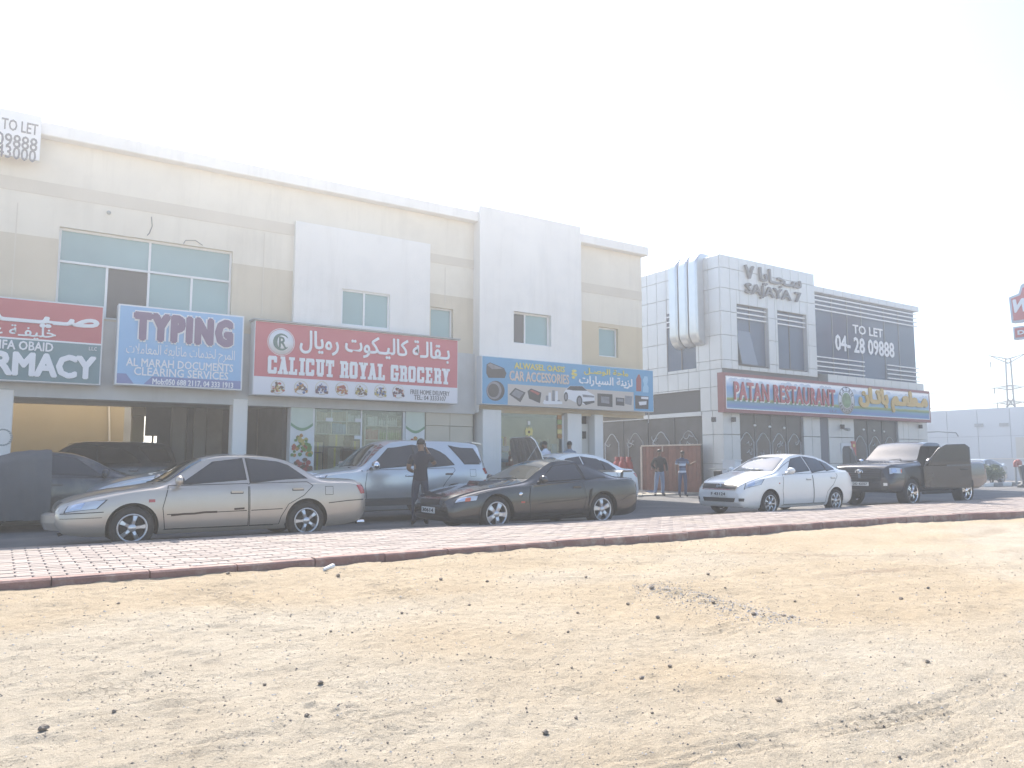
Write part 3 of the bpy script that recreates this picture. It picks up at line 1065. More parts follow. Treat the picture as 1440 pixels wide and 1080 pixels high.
for k in range(7):
    x = a + (k + 0.5) / 7 * (b - a)
    s = -1 if k < 3 else 1
    g = MB()
    h, w = (z1 - z0) * 0.33, (b - a) / 7 * 0.3
    zc = (z0 + z1) / 2
    if k == 3:
        g.lathe([(0.001, 0), (w, 0)], (x, 20.016, zc), 'y', 10)
    else:
        for sg in (1, -1):
            g.add([(x - s * w, 20.016, zc + sg * h), (x, 20.016, zc + sg * h), (x + s * w, 20.016, zc), (x, 20.016, zc)], [(0, 1, 2, 3)])
    g.build('arrow', RUBBER, led)
a, b, z0, z1 = rect_px(784, 790, 787, 577, 617, 20.02)
for k in range(6):
    g = MB()
    g.box(a, b, 20.018, 20.03, z1 - (k + 1) / 6 * (z1 - z0) + 0.01, z1 - k / 6 * (z1 - z0) - 0.005)
    g.build('window_sticker', [stk, fruit[2], mat('sticker_green', (0.28, 0.38, 0.12), 0.5), fruit[2], stk, fruit[2]][k], shop)
c = ony(744, 608, 20.02)
g = MB()      # gilt eagle sticker: spread wings, tail, round shield
for s in (-1, 1):
    g.prism([(c.x + s * 0.03, c.z + 0.11), (c.x + s * 0.10, c.z + 0.16), (c.x + s * 0.15, c.z + 0.05), (c.x + s * 0.13, c.z - 0.1), (c.x + s * 0.04, c.z - 0.08)], 'y', 20.02, 20.028)
g.prism([(c.x - 0.035, c.z - 0.12), (c.x + 0.035, c.z - 0.12), (c.x + 0.03, c.z + 0.14), (c.x, c.z + 0.2), (c.x - 0.03, c.z + 0.14)], 'y', 20.018, 20.027)
g.box(c.x - 0.12, c.x + 0.12, 20.017, 20.026, c.z - 0.21, c.z - 0.13, 1)
g.lathe([(0.001, 0), (0.045, 0)], (c.x, 20.014, c.z + 0.01), 'y', 12, 2)
g.box(c.x - 0.05, c.x + 0.05, 20.02, 20.028, c.z + 0.24, c.z + 0.36, 3)
g.build('eagle_sticker', [stk, fruit[2], fruit[3], leafp], shop)
rr = random.Random(3)
merch = empty('accessory_display', (13.3, 20.3, PZ), 'colourful packets and bottles stacked inside the car accessory shop window', 'display')
for nm, L in [('packet', [(699, 706, 616, 628, 7), (705, 708, 614, 627, 6), (709, 712, 614, 627, 2), (713, 717, 615, 628, 4), (718, 724, 616, 632, 5), (697, 704, 630, 642, 7), (704, 714, 627, 635, 7), (715, 722, 626, 634, 4), (704, 714, 636, 650, 3), (696, 703, 643, 656, 3), (720, 727, 624, 640, 2), (728, 734, 628, 642, 3), (716, 730, 641, 655, 2), (752, 757, 622, 630, 3), (760, 766, 618, 632, 5), (768, 772, 617, 632, 5), (776, 784, 624, 640, 3), (785, 789, 628, 640, 0)])]:
    for u0, u1, vt, vb, mi in L:
        a, b, z0, z1 = rect_px(u0, u1, (u0 + u1) / 2, vt, vb, 20.3)
        g = MB()
        yy = 20.2 + rr.uniform(0, 0.15)
        g.bbox(a, b, yy, yy + 0.18, z0, z1, 0.02)
        g.build(nm, goods[mi], merch)
for z in (0.62, 1.05, 1.38, 1.72):
    g = MB()
    g.box(12.75, 15.2, 20.42, 20.75, z - 0.02, z)
    g.build('shelf_board', mat('shelf_grey', (0.2, 0.2, 0.2), 0.6), merch)
# white door beside the shop
g = MB()
g.bbox(15.95, 16.44, 20.12, 20.2, PZ, 2.55, 0.012)
d = g.build('door', mat('door_offwhite', (0.60, 0.58, 0.52), 0.5, var=0.05), shop)
for z0, z1 in ((0.5, 1.3), (1.5, 2.4)):
    g = MB()
    g.bbox(16.02, 16.37, 20.108, 20.12, z0, z1, 0.01)
    g.build('door_panel', MATS['door_offwhite'], d)
g = MB()
g.tube([(16.36, 20.1, 1.22), (16.36, 20.05, 1.22), (16.26, 20.05, 1.22)], 0.014, 6)
g.build('handle', RUBBER, d)
g = MB()
g.box(16.18, 16.3, 20.05, 20.105, 2.06, 2.3)
g.build('door_lamp', RUBBER, d)

# ================================================================== SHOP SIGNS
LWHITE = mat('letter_white', (0.74, 0.75, 0.77), 0.45)
SEDGE = mat('sign_edge', (0.62, 0.63, 0.64), 0.4)


def signboard(name, label, x0, x1, z0, z1, y, depth, face, border=0.03, edge=None):
    r = empty(name, ((x0 + x1) / 2, y + depth, z0), label, 'sign')
    g = MB()
    g.bbox(x0, x1, y + 0.004, y + depth, z0, z1, 0.008)
    g.build('sign_box', edge or SEDGE, r)
    g = MB()
    g.box(x0 + border, x1 - border, y, y + 0.006, z0 + border, z1 - border)
    g.build('sign_face', face, r)
    return r


SY = 19.55
# pharmacy
red = mat('sign_red', (0.44, 0.085, 0.105), 0.45, var=0.05, scale=1)
x1, z1 = ony(147, 431, SY).x, ony(147, 431, SY).z
z0, zm = ony(143, 542, SY).z, ony(143, 485, SY).z
s = signboard('pharmacy_sign', 'red and dark green pharmacy sign with big white letters at the left edge', -3.4, x1, z0, z1, SY, 0.3, red)
g = MB()
g.box(-3.37, x1 - 0.03, SY - 0.003, SY, z0 + 0.03, zm)
g.build('sign_lower_face', mat('sign_dark_green', (0.105, 0.205, 0.235), 0.45), s)
g = MB()
g.box(-3.37, x1 - 0.03, SY - 0.006, SY - 0.0005, zm - 0.015, zm + 0.02)
g.build('sign_divider', LWHITE, s)
for t, px, bo in (('صـيـــدلية', (-100, 140, 74, 434, 462), .035), ('خليفـة عبيد', (-45, 79, 40, 458, 477), .012), ('KHALIFA OBAID', (-45, 75, 40, 480, 493), .02), ('PHARMACY', (-101, 135, 67, 497, 531), .04)):
    q = rect_px(*px, SY)
    lettering(t, *q, SY - 0.004, LWHITE, s, bo, 0.02)
a, b, c, d = rect_px(125, 136, 130, 488, 493, SY)
lettering('L.L.C', a, b, c, d, SY - 0.004, LWHITE, s, .01, 0.01)
# typing
x0, x1 = ony(164, 484, SY).x, ony(341.5, 497, SY).x
z0, z1 = ony(250, 545, SY).z, ony(250, 435.5, SY).z
s = signboard('typing_sign', 'light blue sign with large purple lettering over the parking bay', x0, x1, z0, z1, SY - 0.03, 0.33, mat('sign_light_blue', (0.22, 0.43, 0.66), 0.45, var=0.04, scale=0.8), 0.035, mat('sign_edge_white', (0.7, 0.72, 0.74), 0.4))
Y = SY - 0.03
a, b, c, d = rect_px(187, 328, 258, 444, 484, Y)
lettering('TYPING', a - 0.03, b + 0.03, c - 0.03, d + 0.03, Y - 0.002, LWHITE, s, .085, 0.012, 'lettering_outline', spacing=1.22)
lettering('TYPING', a, b, c, d, Y - 0.024, mat('letter_purple', (0.17, 0.105, 0.20), 0.45), s, .055, 0.004, spacing=1.25)
for t, px, bo in (('المرح لخدمات ماتابعة المعاملات', (177, 330, 253, 487, 509), .0), ('AL MARAH DOCUMENTS', (177, 328, 253, 507.5, 519), .015), ('CLEARING SERVICES', (188, 321, 253, 519.5, 531), .015)):
    a, b, c, d = rect_px(*px, Y)
    lettering(t, a, b, c, d, Y - 0.002, LWHITE, s, bo, 0.006)
zb, zt = z0 + 0.035, ony(300, 534, Y).z
bandm = mat('sign_violet_blue', (0.16, 0.20, 0.40), 0.45)
xa, xb, xc, xd = x0 + 0.035, ony(177, 530, Y).x, ony(214, 532, Y).x, x1 - 0.035
for P in ([(xa, zb), (xb + 0.17, zb), (xb, zt + 0.03), (xa, zt + 0.03)], [(xc - 0.18, zb), (xd, zb), (xd, zt), (xc, zt)]):
    g = MB()
    g.prism(P, 'y', Y - 0.003, Y + 0.001)
    g.build('sign_stripe', bandm, s)
a, b, c, d = rect_px(214, 328, 271, 535, 544.5, Y)
lettering('Mob:050 688 2117, 04 333 1913', a, b, c, d, Y - 0.005, LWHITE, s, .02, 0.005)

# grocery
Y = 19.45
x0, x1 = ony(357, 500, Y).x, ony(644, 520, Y).x
z0, z1 = ony(500, 561.5, Y).z, ony(500, 464, Y).z
s = signboard('grocery_sign', 'red grocery sign with white slab letters and a white strip of round pictures', x0, x1, z0, z1, Y, 0.4, mat('sign_grocery_red', (0.50, 0.10, 0.13), 0.45, var=0.04, scale=0.8), 0.02)
zm = ony(500, 537, Y).z
g = MB()
g.box(x0 + 0.02, x1 - 0.02, Y - 0.003, Y, z0 + 0.02, zm)
g.build('sign_lower_face', mat('sign_white', (0.66, 0.66, 0.70), 0.45), s)
g = MB()
g.box(x0 - 0.05, x1 + 0.05, Y - 0.06, Y + 0.4, z1 + 0.002, z1 + 0.04)
g.build('sign_hood', GREYC, s)
c0 = ony(395.5, 481, Y)
g = MB()
g.lathe([(0.001, -0.006), (0.32, -0.006), (0.32, 0)], (c0.x, Y, c0.z), 'y', 36)
g.lathe([(0.335, -0.004), (0.35, -0.004), (0.35, 0)], (c0.x, Y, c0.z), 'y', 36)
lg = g.build('logo_disc', LWHITE, s)
dg_ = mat('logo_green', (0.05, 0.13, 0.12), 0.45)
g = MB()
arc = [(c0.x + 0.21 * math.cos(t), c0.z + 0.22 * math.sin(t)) for t in np.linspace(R(38), R(322), 26)]
inn = [(c0.x + 0.02 + (0.155 - 0.035 * math.cos(t - math.pi)) * math.cos(t), c0.z + 0.17 * math.sin(t)) for t in np.linspace(R(322), R(38), 26)]
for i in range(25):
    g.add([(p[0], Y - 0.009, p[1]) for p in (arc[i], arc[i + 1], inn[24 - i], inn[25 - i])], [(0, 1, 2, 3)])
g.build('logo_letter', dg_, lg)
lettering('R', c0.x - 0.06, c0.x + 0.13, c0.z - 0.15, c0.z + 0.14, Y - 0.008, dg_, lg, .02, 0.004, 'logo_letter')
a, b, c, d = rect_px(421, 632, 526, 473, 505, Y)
lettering('بـقالـة كاليـكوت رويال', a, b, c, d, Y - 0.004, LWHITE, s, .012, 0.02)
# slab letters drawn from strokes on a 4 x 6 grid
SLAB = {'C': [(.3, 0, 3.7, 1.3), (.3, 4.7, 3.7, 6), (0, .5, 1.5, 5.5), (2.7, 0.3, 4, 2.2), (2.7, 3.8, 4, 5.7)], 'A': 'A', 'L': [(0, 0, 3.8, 1.1), (.6, 0, 2, 6), (0, 5, 2.6, 6), (2.8, 0, 3.8, 2)], 'I': [(0, 0, 2.6, 1.1), (0, 4.9, 2.6, 6), (.55, 0, 2.05, 6)], 'U': [(.5, .6, 1.9, 6), (2.5, .6, 3.8, 6), (.9, 0, 3.4, 1.3), (0, 5, 2.2, 6), (2.2, 5, 4.2, 6)], 'T': [(0, 4.8, 4, 6), (1.3, 0, 2.7, 6), (.6, 0, 3.4, 1), (0, 3.8, .8, 6), (3.2, 3.8, 4, 6)], 'R': [(.5, 0, 1.9, 6), (0, 0, 2.2, 1), (0, 4.9, 3.4, 6), (2.6, 3, 4, 5.5), (.5, 2.4, 3.5, 3.5), (2.6, 0, 3.9, 2.8), (2.4, 0, 4.4, 1)], 'O': [(.4, 0, 3.6, 1.3), (.4, 4.7, 3.6, 6), (0, .5, 1.45, 5.5), (2.55, .5, 4, 5.5)], 'Y': 'Y', 'G': [(.3, 0, 3.7, 1.3), (.3, 4.7, 3.7, 6), (0, .5, 1.5, 5.5), (2.7, 0.3, 4, 3), (2, 2.2, 4.3, 3.2), (2.7, 3.9, 4, 5.7)], 'E': [(.5, 0, 1.9, 6), (0, 0, 3.8, 1.1), (0, 4.9, 3.8, 6), (.6, 2.5, 2.9, 3.5), (2.9, 0, 3.8, 2), (2.9, 4, 3.8, 6)]}


def slab_text(t, x0, x1, z0, z1, y, m, par):
    w = sum({' ': 2.2, 'I': 3.0}.get(ch, 4.75) for ch in t)
    k = (x1 - x0) / w
    h = (z1 - z0) / 6
    x = x0
    for ch in t:
        if ch == ' ':
            x += 2.2 * k
            continue
        g = MB()
        if ch == 'A':
            P = [[(0.2, 0.2), (1.6, 0.2), (2.6, 6), (1.6, 6)], [(2.5, 0.2), (4.1, 0.2), (2.8, 6), (1.7, 6)], [(1.2, 1.6), (3, 1.6), (2.9, 2.6), (1.4, 2.6)], [(-.2, 0), (1.9, 0), (1.9, 1), (-.2, 1)], [(2.3, 0), (4.4, 0), (4.4, 1), (2.3, 1)], [(.9, 5.1), (2.9, 5.1), (2.9, 6), (.9, 6)]]
        elif ch == 'Y':
            P = [[(0.3, 6), (1.9, 6), (2.8, 2.6), (1.4, 2.4)], [(2.6, 6), (4.0, 6), (2.8, 2.4), (1.6, 2.6)], [(1.4, 0), (2.8, 0), (2.8, 3), (1.4, 3)], [(.8, 0), (3.4, 0), (3.4, 1), (.8, 1)], [(-.1, 5.1), (2.0, 5.1), (2.0, 6), (-.1, 6)], [(2.4, 5.1), (4.4, 5.1), (4.4, 6), (2.4, 6)]]
        else:
            P = [[(a, b), (c, b), (c, d), (a, d)] for a, b, c, d in SLAB[ch]]
        for i, q in enumerate(P):
            g.prism([(x + p[0] * k, z0 + p[1] * h) for p in q], 'y', y - 0.025 - 0.0006 * i, y)
        g.build('lettering', m, par)
        x += {'I': 3.0}.get(ch, 4.75) * k


a, b, c, d = rect_px(376, 632, 504, 509.5, 533, Y)
slab_text('CALICUT ROYAL GROCERY', a, b + 0.02, c, d, Y - 0.002, LWHITE, s)
for k, (cx, cy) in enumerate(((203, 497), (333, 500), (450, 503), (562, 508), (672, 515), (779, 520), (880, 524))):
    p = ony(340 + cx / 4, 420 + cy / 4, Y)
    g = MB()
    g.lathe([(0.165, -0.005), (0.18, -0.005), (0.18, 0)], (p.x, Y - 0.003, p.z), 'y', 28, 6)
    pile(g, p.x, p.z - 0.01, 0.30, 0.24, Y - 0.006, 34, 50 + k, [[0, 3, 4], [2, 3, 7], [7, 3, 5], [0, 0, 2], [3, 3, 4], [4, 7, 3], [0, 5, 3]][k])
    g.build('round_picture', fruit, s)
gry = mat('letter_grey', (0.10, 0.10, 0.12), 0.5)
for t, px in (('FREE HOME DELIVERY', (577, 632, 604, 549, 555.5)), ('TEL: 04 3333107', (582, 627, 604, 556.5, 563))):
    a, b, c, d = rect_px(*px, Y)
    lettering(t, a, b, c, d, Y - 0.004, gry, s, .005, 0.004)
# car accessories
Y = 19.42
x0, x1 = ony(677.5, 535, Y).x, ony(919, 551, Y).x
z0, z1 = ony(800, 574, Y).z, ony(800, 510.5, Y).z
s = signboard('accessories_sign', 'sky blue car accessories sign with yellow lettering and printed car parts', x0, x1, z0, z1, Y, 0.3, mat('sign_sky_blue', (0.085, 0.30, 0.50), 0.45, var=0.05, scale=0.8), 0.02)
yel, tan_ = mat('letter_yellow', (0.66, 0.55, 0.10), 0.45), mat('letter_tan', (0.62, 0.50, 0.42), 0.45)
beig = mat('sign_beige_strip', (0.50, 0.45, 0.40), 0.45)
a, b = ony(714, 545, Y).x, ony(891, 560, Y).x
zt = ony(800, 545.5, Y).z
g = MB()
g.box(a, b, Y - 0.003, Y, z0 + 0.02, zt)
g.build('sign_lower_face', beig, s)
for t, px, m, bo in (('ALWASEL OASIS', (723, 794, 758, 512.5, 521), yel, .02), ('CAR ACCESSORIES', (716, 800, 758, 524, 538), tan_, .02), ('واحة الوصـل', (821, 883, 852, 519, 529.5), yel, .02), ('لزينة السيارات', (814, 889, 852, 530, 545), LWHITE, .02)):
    q = rect_px(*px, Y)
    lettering(t, *q, Y - 0.002, m, s, bo, 0.012)
blk = mat('print_black', (0.035, 0.033, 0.036), 0.5, var=0.3, scale=6)
gp2 = mat('print_grey', (0.20, 0.20, 0.22), 0.5, var=0.3, scale=8)
wp = mat('print_white', (0.68, 0.68, 0.70), 0.5)


def printed(pix, m, lift=0.004, name='printed_picture', par=None):
    g = MB()
    pts = [ony(640 + u / 4.8, 500 + v / 4.8, Y) for u, v in pix]
    n = len(pts)
    g.add([(p.x, Y - lift, p.z) for p in pts], [tuple(range(n))])
    g.build(name, m, par or s)


def ell(cx, cy, rx, ry, n=20):
    return [(cx + rx * math.cos(t), cy + ry * math.sin(t)) for t in np.linspace(0, 2 * math.pi, n + 1)[:-1]]


printed([(212, 60), (235, 46), (330, 85), (346, 120), (335, 152), (225, 150), (210, 120)], blk)
printed([(216, 64), (236, 52), (322, 88), (250, 92)], gp2, 0.006)
printed(ell(272, 238, 62, 68), blk)
printed(ell(262, 235, 50, 60), gp2, 0.006)
printed(ell(258, 236, 38, 46), blk, 0.008)
printed([(365, 262), (405, 218), (476, 250), (440, 316)], blk)
printed([(378, 262), (408, 228), (462, 252), (432, 290)], gp2, 0.006)
printed([(488, 240), (512, 222), (582, 250), (572, 322), (498, 290)], blk)
printed([(505, 238), (515, 230), (572, 254), (560, 268)], fruit[0], 0.006)
for k, (ux, t) in enumerate(((598, 300), (612, 270), (630, 250), (655, 235), (676, 240), (690, 300), (705, 310))):
    printed([(ux, t), (ux + 16, t), (ux + 18, 322), (ux - 2, 322)], gp2 if k % 2 else wp, 0.004 + 0.001 * k)
printed([(590, 318), (600, 305), (720, 310), (722, 328), (600, 330)], wp, 0.013)
printed([(733, 250), (752, 222), (775, 205), (860, 206), (892, 240), (940, 268), (942, 315), (880, 334), (850, 322), (822, 320), (770, 296), (740, 290)], wp, 0.005)
printed([(750, 228), (776, 206), (858, 207), (890, 238), (800, 236)], blk, 0.007)
printed([(858, 262), (938, 272), (938, 284), (862, 280)], gp2, 0.008)
printed([(858, 312), (940, 305), (940, 318), (880, 334)], blk, 0.008)
for cx, cy, rx, ry in ((747, 278, 14, 32), (838, 307, 20, 37)):
    printed(ell(cx, cy, rx, ry), blk, 0.009)
    printed(ell(cx, cy, rx * .6, ry * .65), gp2, 0.011)
printed([(960, 255), (1062, 262), (1062, 348), (960, 340)], blk)
printed([(985, 275), (1040, 280), (1040, 325), (985, 318)], gp2, 0.006)
printed([(1084, 282), (1142, 288), (1142, 340), (1084, 335)], blk)
printed([(1144, 270), (1196, 275), (1190, 335), (1146, 326)], gp2, 0.005)
printed([(1092, 290), (1134, 294), (1134, 312), (1092, 308)], gp2, 0.006)
printed([(1235, 128), (1245, 128), (1256, 160), (1256, 242), (1222, 240), (1222, 158)], mat('print_bottle_red', (0.30, 0.06, 0.055), 0.5))
printed([(1278, 140), (1298, 142), (1302, 168), (1296, 195), (1306, 215), (1304, 250), (1266, 248), (1268, 215), (1276, 195), (1266, 168)], mat('print_bottle_blue', (0.28, 0.50, 0.66), 0.5))
printed([(1214, 268), (1306, 276), (1304, 362), (1216, 358)], blk)
printed([(1255, 278), (1304, 280), (1302, 296), (1255, 292)], wp, 0.006)
printed([(1238, 312), (1292, 308), (1290, 332), (1244, 336)], wp, 0.006)
for cx, cy, rx, ry in ((803, 104, 17, 9), (795, 122, 11, 11), (812, 130, 11, 11), (798, 148, 11, 9)):
    printed(ell(cx, cy, rx, ry, 12), yel, 0.006 + 0.0005 * (cx % 3))
# stay rod under the sign
g = MB()
g.tube([(x1 - 0.05, Y + 0.2, z0), (x1 - 0.05, Y + 0.2, z0 - 0.02), (x1 + 0.12, Y + 0.4, z0 - 0.35)], 0.015, 6)
g.build('stay_rod', SEDGE, s)
# roof board at the far left
Y = 19.66
a, b = ony(57, 200, Y), ony(57, 227, Y)
s = signboard('to_let_board', 'white to let board fixed on the roof edge at the left', -3.6, a.x, b.z, 9.02, Y - 0.02, 0.05, mat('board_white', (0.74, 0.74, 0.74), 0.6), 0.01)
for t, u0, u1, um, vt, vb in (('TO LET', 2, 54, 28, 170, 186), ('04-2809888', -65, 53, 26, 190, 209), ('43000', -6, 51, 26, 207, 225)):
    q = rect_px(u0, u1, um, vt, vb, Y - 0.02)
    lettering(t, *q, Y - 0.022, gry, s, .01, 0.004)


# ================================================================== CLAD OFFICE BUILDING (right)
GX, GY = 23.5, 20.4          # its left and front planes
off = empty('clad_building', (GX, GY, 0), 'silver panel clad office block with dark glass and metal ducts', 'building')


def sx(u, v=480):
    return ony(u, v, GY).x


def sz(u, v):
    return ony(u, v, GY).z


FR, TOPZ = sx(1147, 450), 9.55
GLX, GTOP = sx(1295, 490), 9.05
g = MB()
g.box(GX + 0.15, FR - 0.02, GY + 0.24, 40, 0.0, TOPZ - 0.05)
g.box(GX + 0.055, FR, GY + 0.055, GY + 0.1, 9.0, TOPZ - 0.05)
g.box(GX + 0.055, FR, GY + 0.055, GY + 0.1, 3.35, 5.2)
g.box(FR - 0.02, GLX, GY + 0.5, 40, 0.0, GTOP - 0.1)
g.build('core', JOINT, off)


def clad(face, a0, a1, na, zs, holes=(), t=0.05):
    """one panel object per cell; face 'f' (front, runs in x) or 'l' (left side, runs in y)"""
    aa = np.linspace(a0, a1, na + 1)
    j = 0.008
    for p, q in zip(aa[:-1], aa[1:]):
        for z0, z1 in zip(zs[:-1], zs[1:]):
            rects = [(p, q, z0, z1)]
            for h in holes:
                nr = []
                for (a, b, c, d) in rects:
                    if b <= h[0] + 0.01 or a >= h[1] - 0.01 or d <= h[2] + 0.01 or c >= h[3] - 0.01:
                        nr.append((a, b, c, d))
                        continue
                    if a < h[0]:
                        nr.append((a, h[0], c, d))
                    if b > h[1]:
                        nr.append((h[1], b, c, d))
                    a2, b2 = max(a, h[0]), min(b, h[1])
                    if c < h[2]:
                        nr.append((a2, b2, c, h[2]))
                    if d > h[3]:
                        nr.append((a2, b2, h[3], d))
                rects = nr
            for (a, b, c, d) in rects:
                if b - a < 0.07 or d - c < 0.07:
                    continue
                g = MB()
                e = random.uniform(-0.003, 0.003)
                if face == 'f':
                    g.bbox(a + j, b - j, GY + e, GY + t, c + j, d - j, 0.006)
                else:
                    g.bbox(a + j, b - j, e, t, c + j, d - j, 0.006)
                    g.v = [(GX + y, x, z) for x, y, z in g.v]
                    g.f = [tuple(reversed(f)) for f in g.f]
                g.build('cladding_panel', ALUC, off)


def glazing(x0, x1, z0, z1, y, m, bars=0, mull=0):
    g = MB()
    g.box(x0, x1, y, y + 0.02, z0, z1)
    f = g.build('window', m, off)
    for k in range(bars):
        q = MB()
        z = z1 - 0.14 - k * 0.2
        q.box(x0 + 0.01, x1 - 0.01, y - 0.12, y - 0.07, z - 0.025, z + 0.025)
        q.build('louvre_bar', FRAME, f)
    for k in range(mull):
        q = MB()
        x = x0 + (x1 - x0) * (k + 1) / (mull + 1)
        q.box(x - 0.02, x + 0.02, y - 0.03, y - 0.002, z0, z1)
        q.build('mullion', JOINT, f)
    return f


w1 = (sx(1037, 470), sx(1081, 470), sz(1060, 516), sz(1060, 431))
w2 = (sx(1094, 470), sx(1135, 470), sz(1115, 521), sz(1115, 440))
zr = [4.95, 5.3, 6.3, 7.25, 8.2, 9.02, TOPZ]
clad('f', GX, FR, 11, zr, [w1, w2])
for w in (w1, w2):
    glazing(*w, GY + 0.2, BLUEG, 3, 1)
    g = MB()
    g.quad((w[0], GY, w[2]), (w[0], GY, w[3]), (w[0], GY + 0.2, w[3]), (w[0], GY + 0.2, w[2]))
    g.quad((w[1], GY, w[2]), (w[1], GY + 0.2, w[2]), (w[1], GY + 0.2, w[3]), (w[1], GY, w[3]))
    g.quad((w[0], GY, w[2]), (w[0], GY + 0.2, w[2]), (w[1], GY + 0.2, w[2]), (w[1], GY, w[2]))
    g.build('window_reveal', ALUC, off)
# one window leaf stands ajar, catching the sky
g = MB()
xa, xb = w1[0] + 0.1, w1[0] + 0.95
q = [(xa, GY + 0.17, w1[3] - 1.05), (xb, GY + 0.17, w1[3] - 1.05), (xb + 0.1, GY - 0.12, w1[2] + 0.06), (xa, GY - 0.12, w1[2] + 0.06)]
g.add(q + [(p[0], p[1] + 0.03, p[2]) for p in q], [(0, 1, 2, 3), (4, 5, 6, 7), (0, 3, 7, 4), (1, 2, 6, 5), (2, 3, 7, 6)])
g.build('open_window_leaf', mat('pale_glass', (0.10, 0.12, 0.14), 0.08, spec=0.8, coat=0.8), off)
# left side
yb = 38.0
ylw = [onx(u, 500, GX).y for u in (978.5, 938)]
w3 = (ylw[0], ylw[1], onx(960, 520, GX).z, onx(960, 437, GX).z)
w4 = (onx(903, 480, GX).y, onx(897, 480, GX).y, onx(900, 520, GX).z, onx(900, 446, GX).z)
clad('l', GY + 0.06, 27.5, 12, [3.3, 4.25, 4.95, 5.3, 6.3, 7.25, 8.2, 9.02, TOPZ], [w3, w4, (onx(985, 570, GX).y, 27.6, 3.0, onx(950, 552, GX).z)])
for w in (w3, w4):
    g = MB()
    g.box(GX + 0.06, GX + 0.09, w[0], w[1], w[2], w[3])
    f = g.build('window', BLUEG, off)
    for k in range(3):
        q = MB()
        z = w[3] - 0.15 - 0.22 * k
        q.box(GX - 0.04, GX + 0.02, w[0] + 0.02, w[1] - 0.02, z - 0.025, z + 0.025)
        q.build('louvre_bar', FRAME, f)
    q = MB()
    ym = (w[0] + w[1]) / 2
    q.box(GX + 0.02, GX + 0.058, ym - 0.02, ym + 0.02, w[2], w[3])
    q.build('mullion', JOINT, f)
# three ducts folded over the roof edge
yd = [onx(u, 440, GX - 0.5).y for u in (979, 937)]
zt, zb = 9.78, onx(958, 488, GX - 0.5).z
for k in range(3):
    ya = yd[0] + (yd[1] - yd[0]) * k / 3 + 0.02
    yc = yd[0] + (yd[1] - yd[0]) * (k + 1) / 3 - 0.05
    path = [(GX + 2.2, zt - 0.2)] + [(GX + 0.1 - 0.55 * math.sin(t), zt - 0.55 + 0.55 * math.cos(t)) for t in np.linspace(0, math.pi / 2, 7)] + [(GX - 0.45, 8.4), (GX - 0.45, 7.4)] + [(GX + 0.1 - 0.55 * math.cos(t), zb + 0.55 - 0.55 * math.sin(t)) for t in np.linspace(0, math.pi / 2, 7)]
    g = MB()
    th = 0.42
    rings = []
    for i, (x, z) in enumerate(path):
        p0, p1 = path[max(i - 1, 0)], path[min(i + 1, len(path) - 1)]
        t = Vector((p1[0] - p0[0], p1[1] - p0[1])).normalized()
        nx, nz = -t.y, t.x          # towards the wall side
        if i == 0:
            nx, nz = 0, -1
        b = 0.07
        sec = [(ya, b), (ya + b, 0), (yc - b, 0), (yc, b), (yc, th), (ya, th)]
        rings.append([(x + nx * d, y, z + nz * d) for y, d in sec])
    n = 6
    g.add([p for r_ in rings for p in r_], [(i * n + j, i * n + (j + 1) % n, (i + 1) * n + (j + 1) % n, (i + 1) * n + j) for i in range(len(rings) - 1) for j in range(n)])
    g.build('duct', STEEL, off, smooth=35)
# glass wing on the right
z0, z1 = 5.15, 8.78
g = MB()
g.box(FR + 0.02, GLX, GY + 0.3, GY + 0.34, z0, z1)
gw = g.build('curtain_wall', BLUEG, off)
for u in (1179, 1200, 1220, 1252, 1272):
    g = MB()
    x = sx(u, 480)
    g.box(x - 0.025, x + 0.025, GY + 0.27, GY + 0.3, z0, z1)
    g.build('mullion', mat('mullion_grey', (0.16, 0.18, 0.2), 0.5), gw)
for k in range(4):
    g = MB()
    g.box(FR + 0.02, GLX + 0.02, GY + 0.12, GY + 0.17, z1 - 0.16 - 0.2 * k, z1 - 0.11 - 0.2 * k)
    g.build('louvre_bar', FRAME, gw)
for a, b in ((FR + 0.02, sx(1220, 520)), (sx(1252, 520), GLX + 0.02)):
    for k in range(4):
        g = MB()
        g.box(a, b, GY + 0.12, GY + 0.17, z0 + 0.10 + 0.21 * k, z0 + 0.15 + 0.21 * k)
        g.build('louvre_bar', FRAME, gw)
for k, x in enumerate(np.linspace(FR + 0.02, GLX + 0.1, 13)[:-1]):
    g = MB()
    w = (GLX + 0.08 - FR) / 12
    g.bbox(x + 0.008, x + w - 0.008, GY + 0.05, GY + 0.6, z1 + 0.01, GTOP, 0.012)
    g.build('cladding_panel', ALUC, off)
    g = MB()
    g.bbox(x + 0.008, x + w - 0.008, GY + 0.0, GY + 0.5, 4.72, z0 - 0.01, 0.012)
    if k > 0:
        g.build('cladding_panel', ALUC, off)
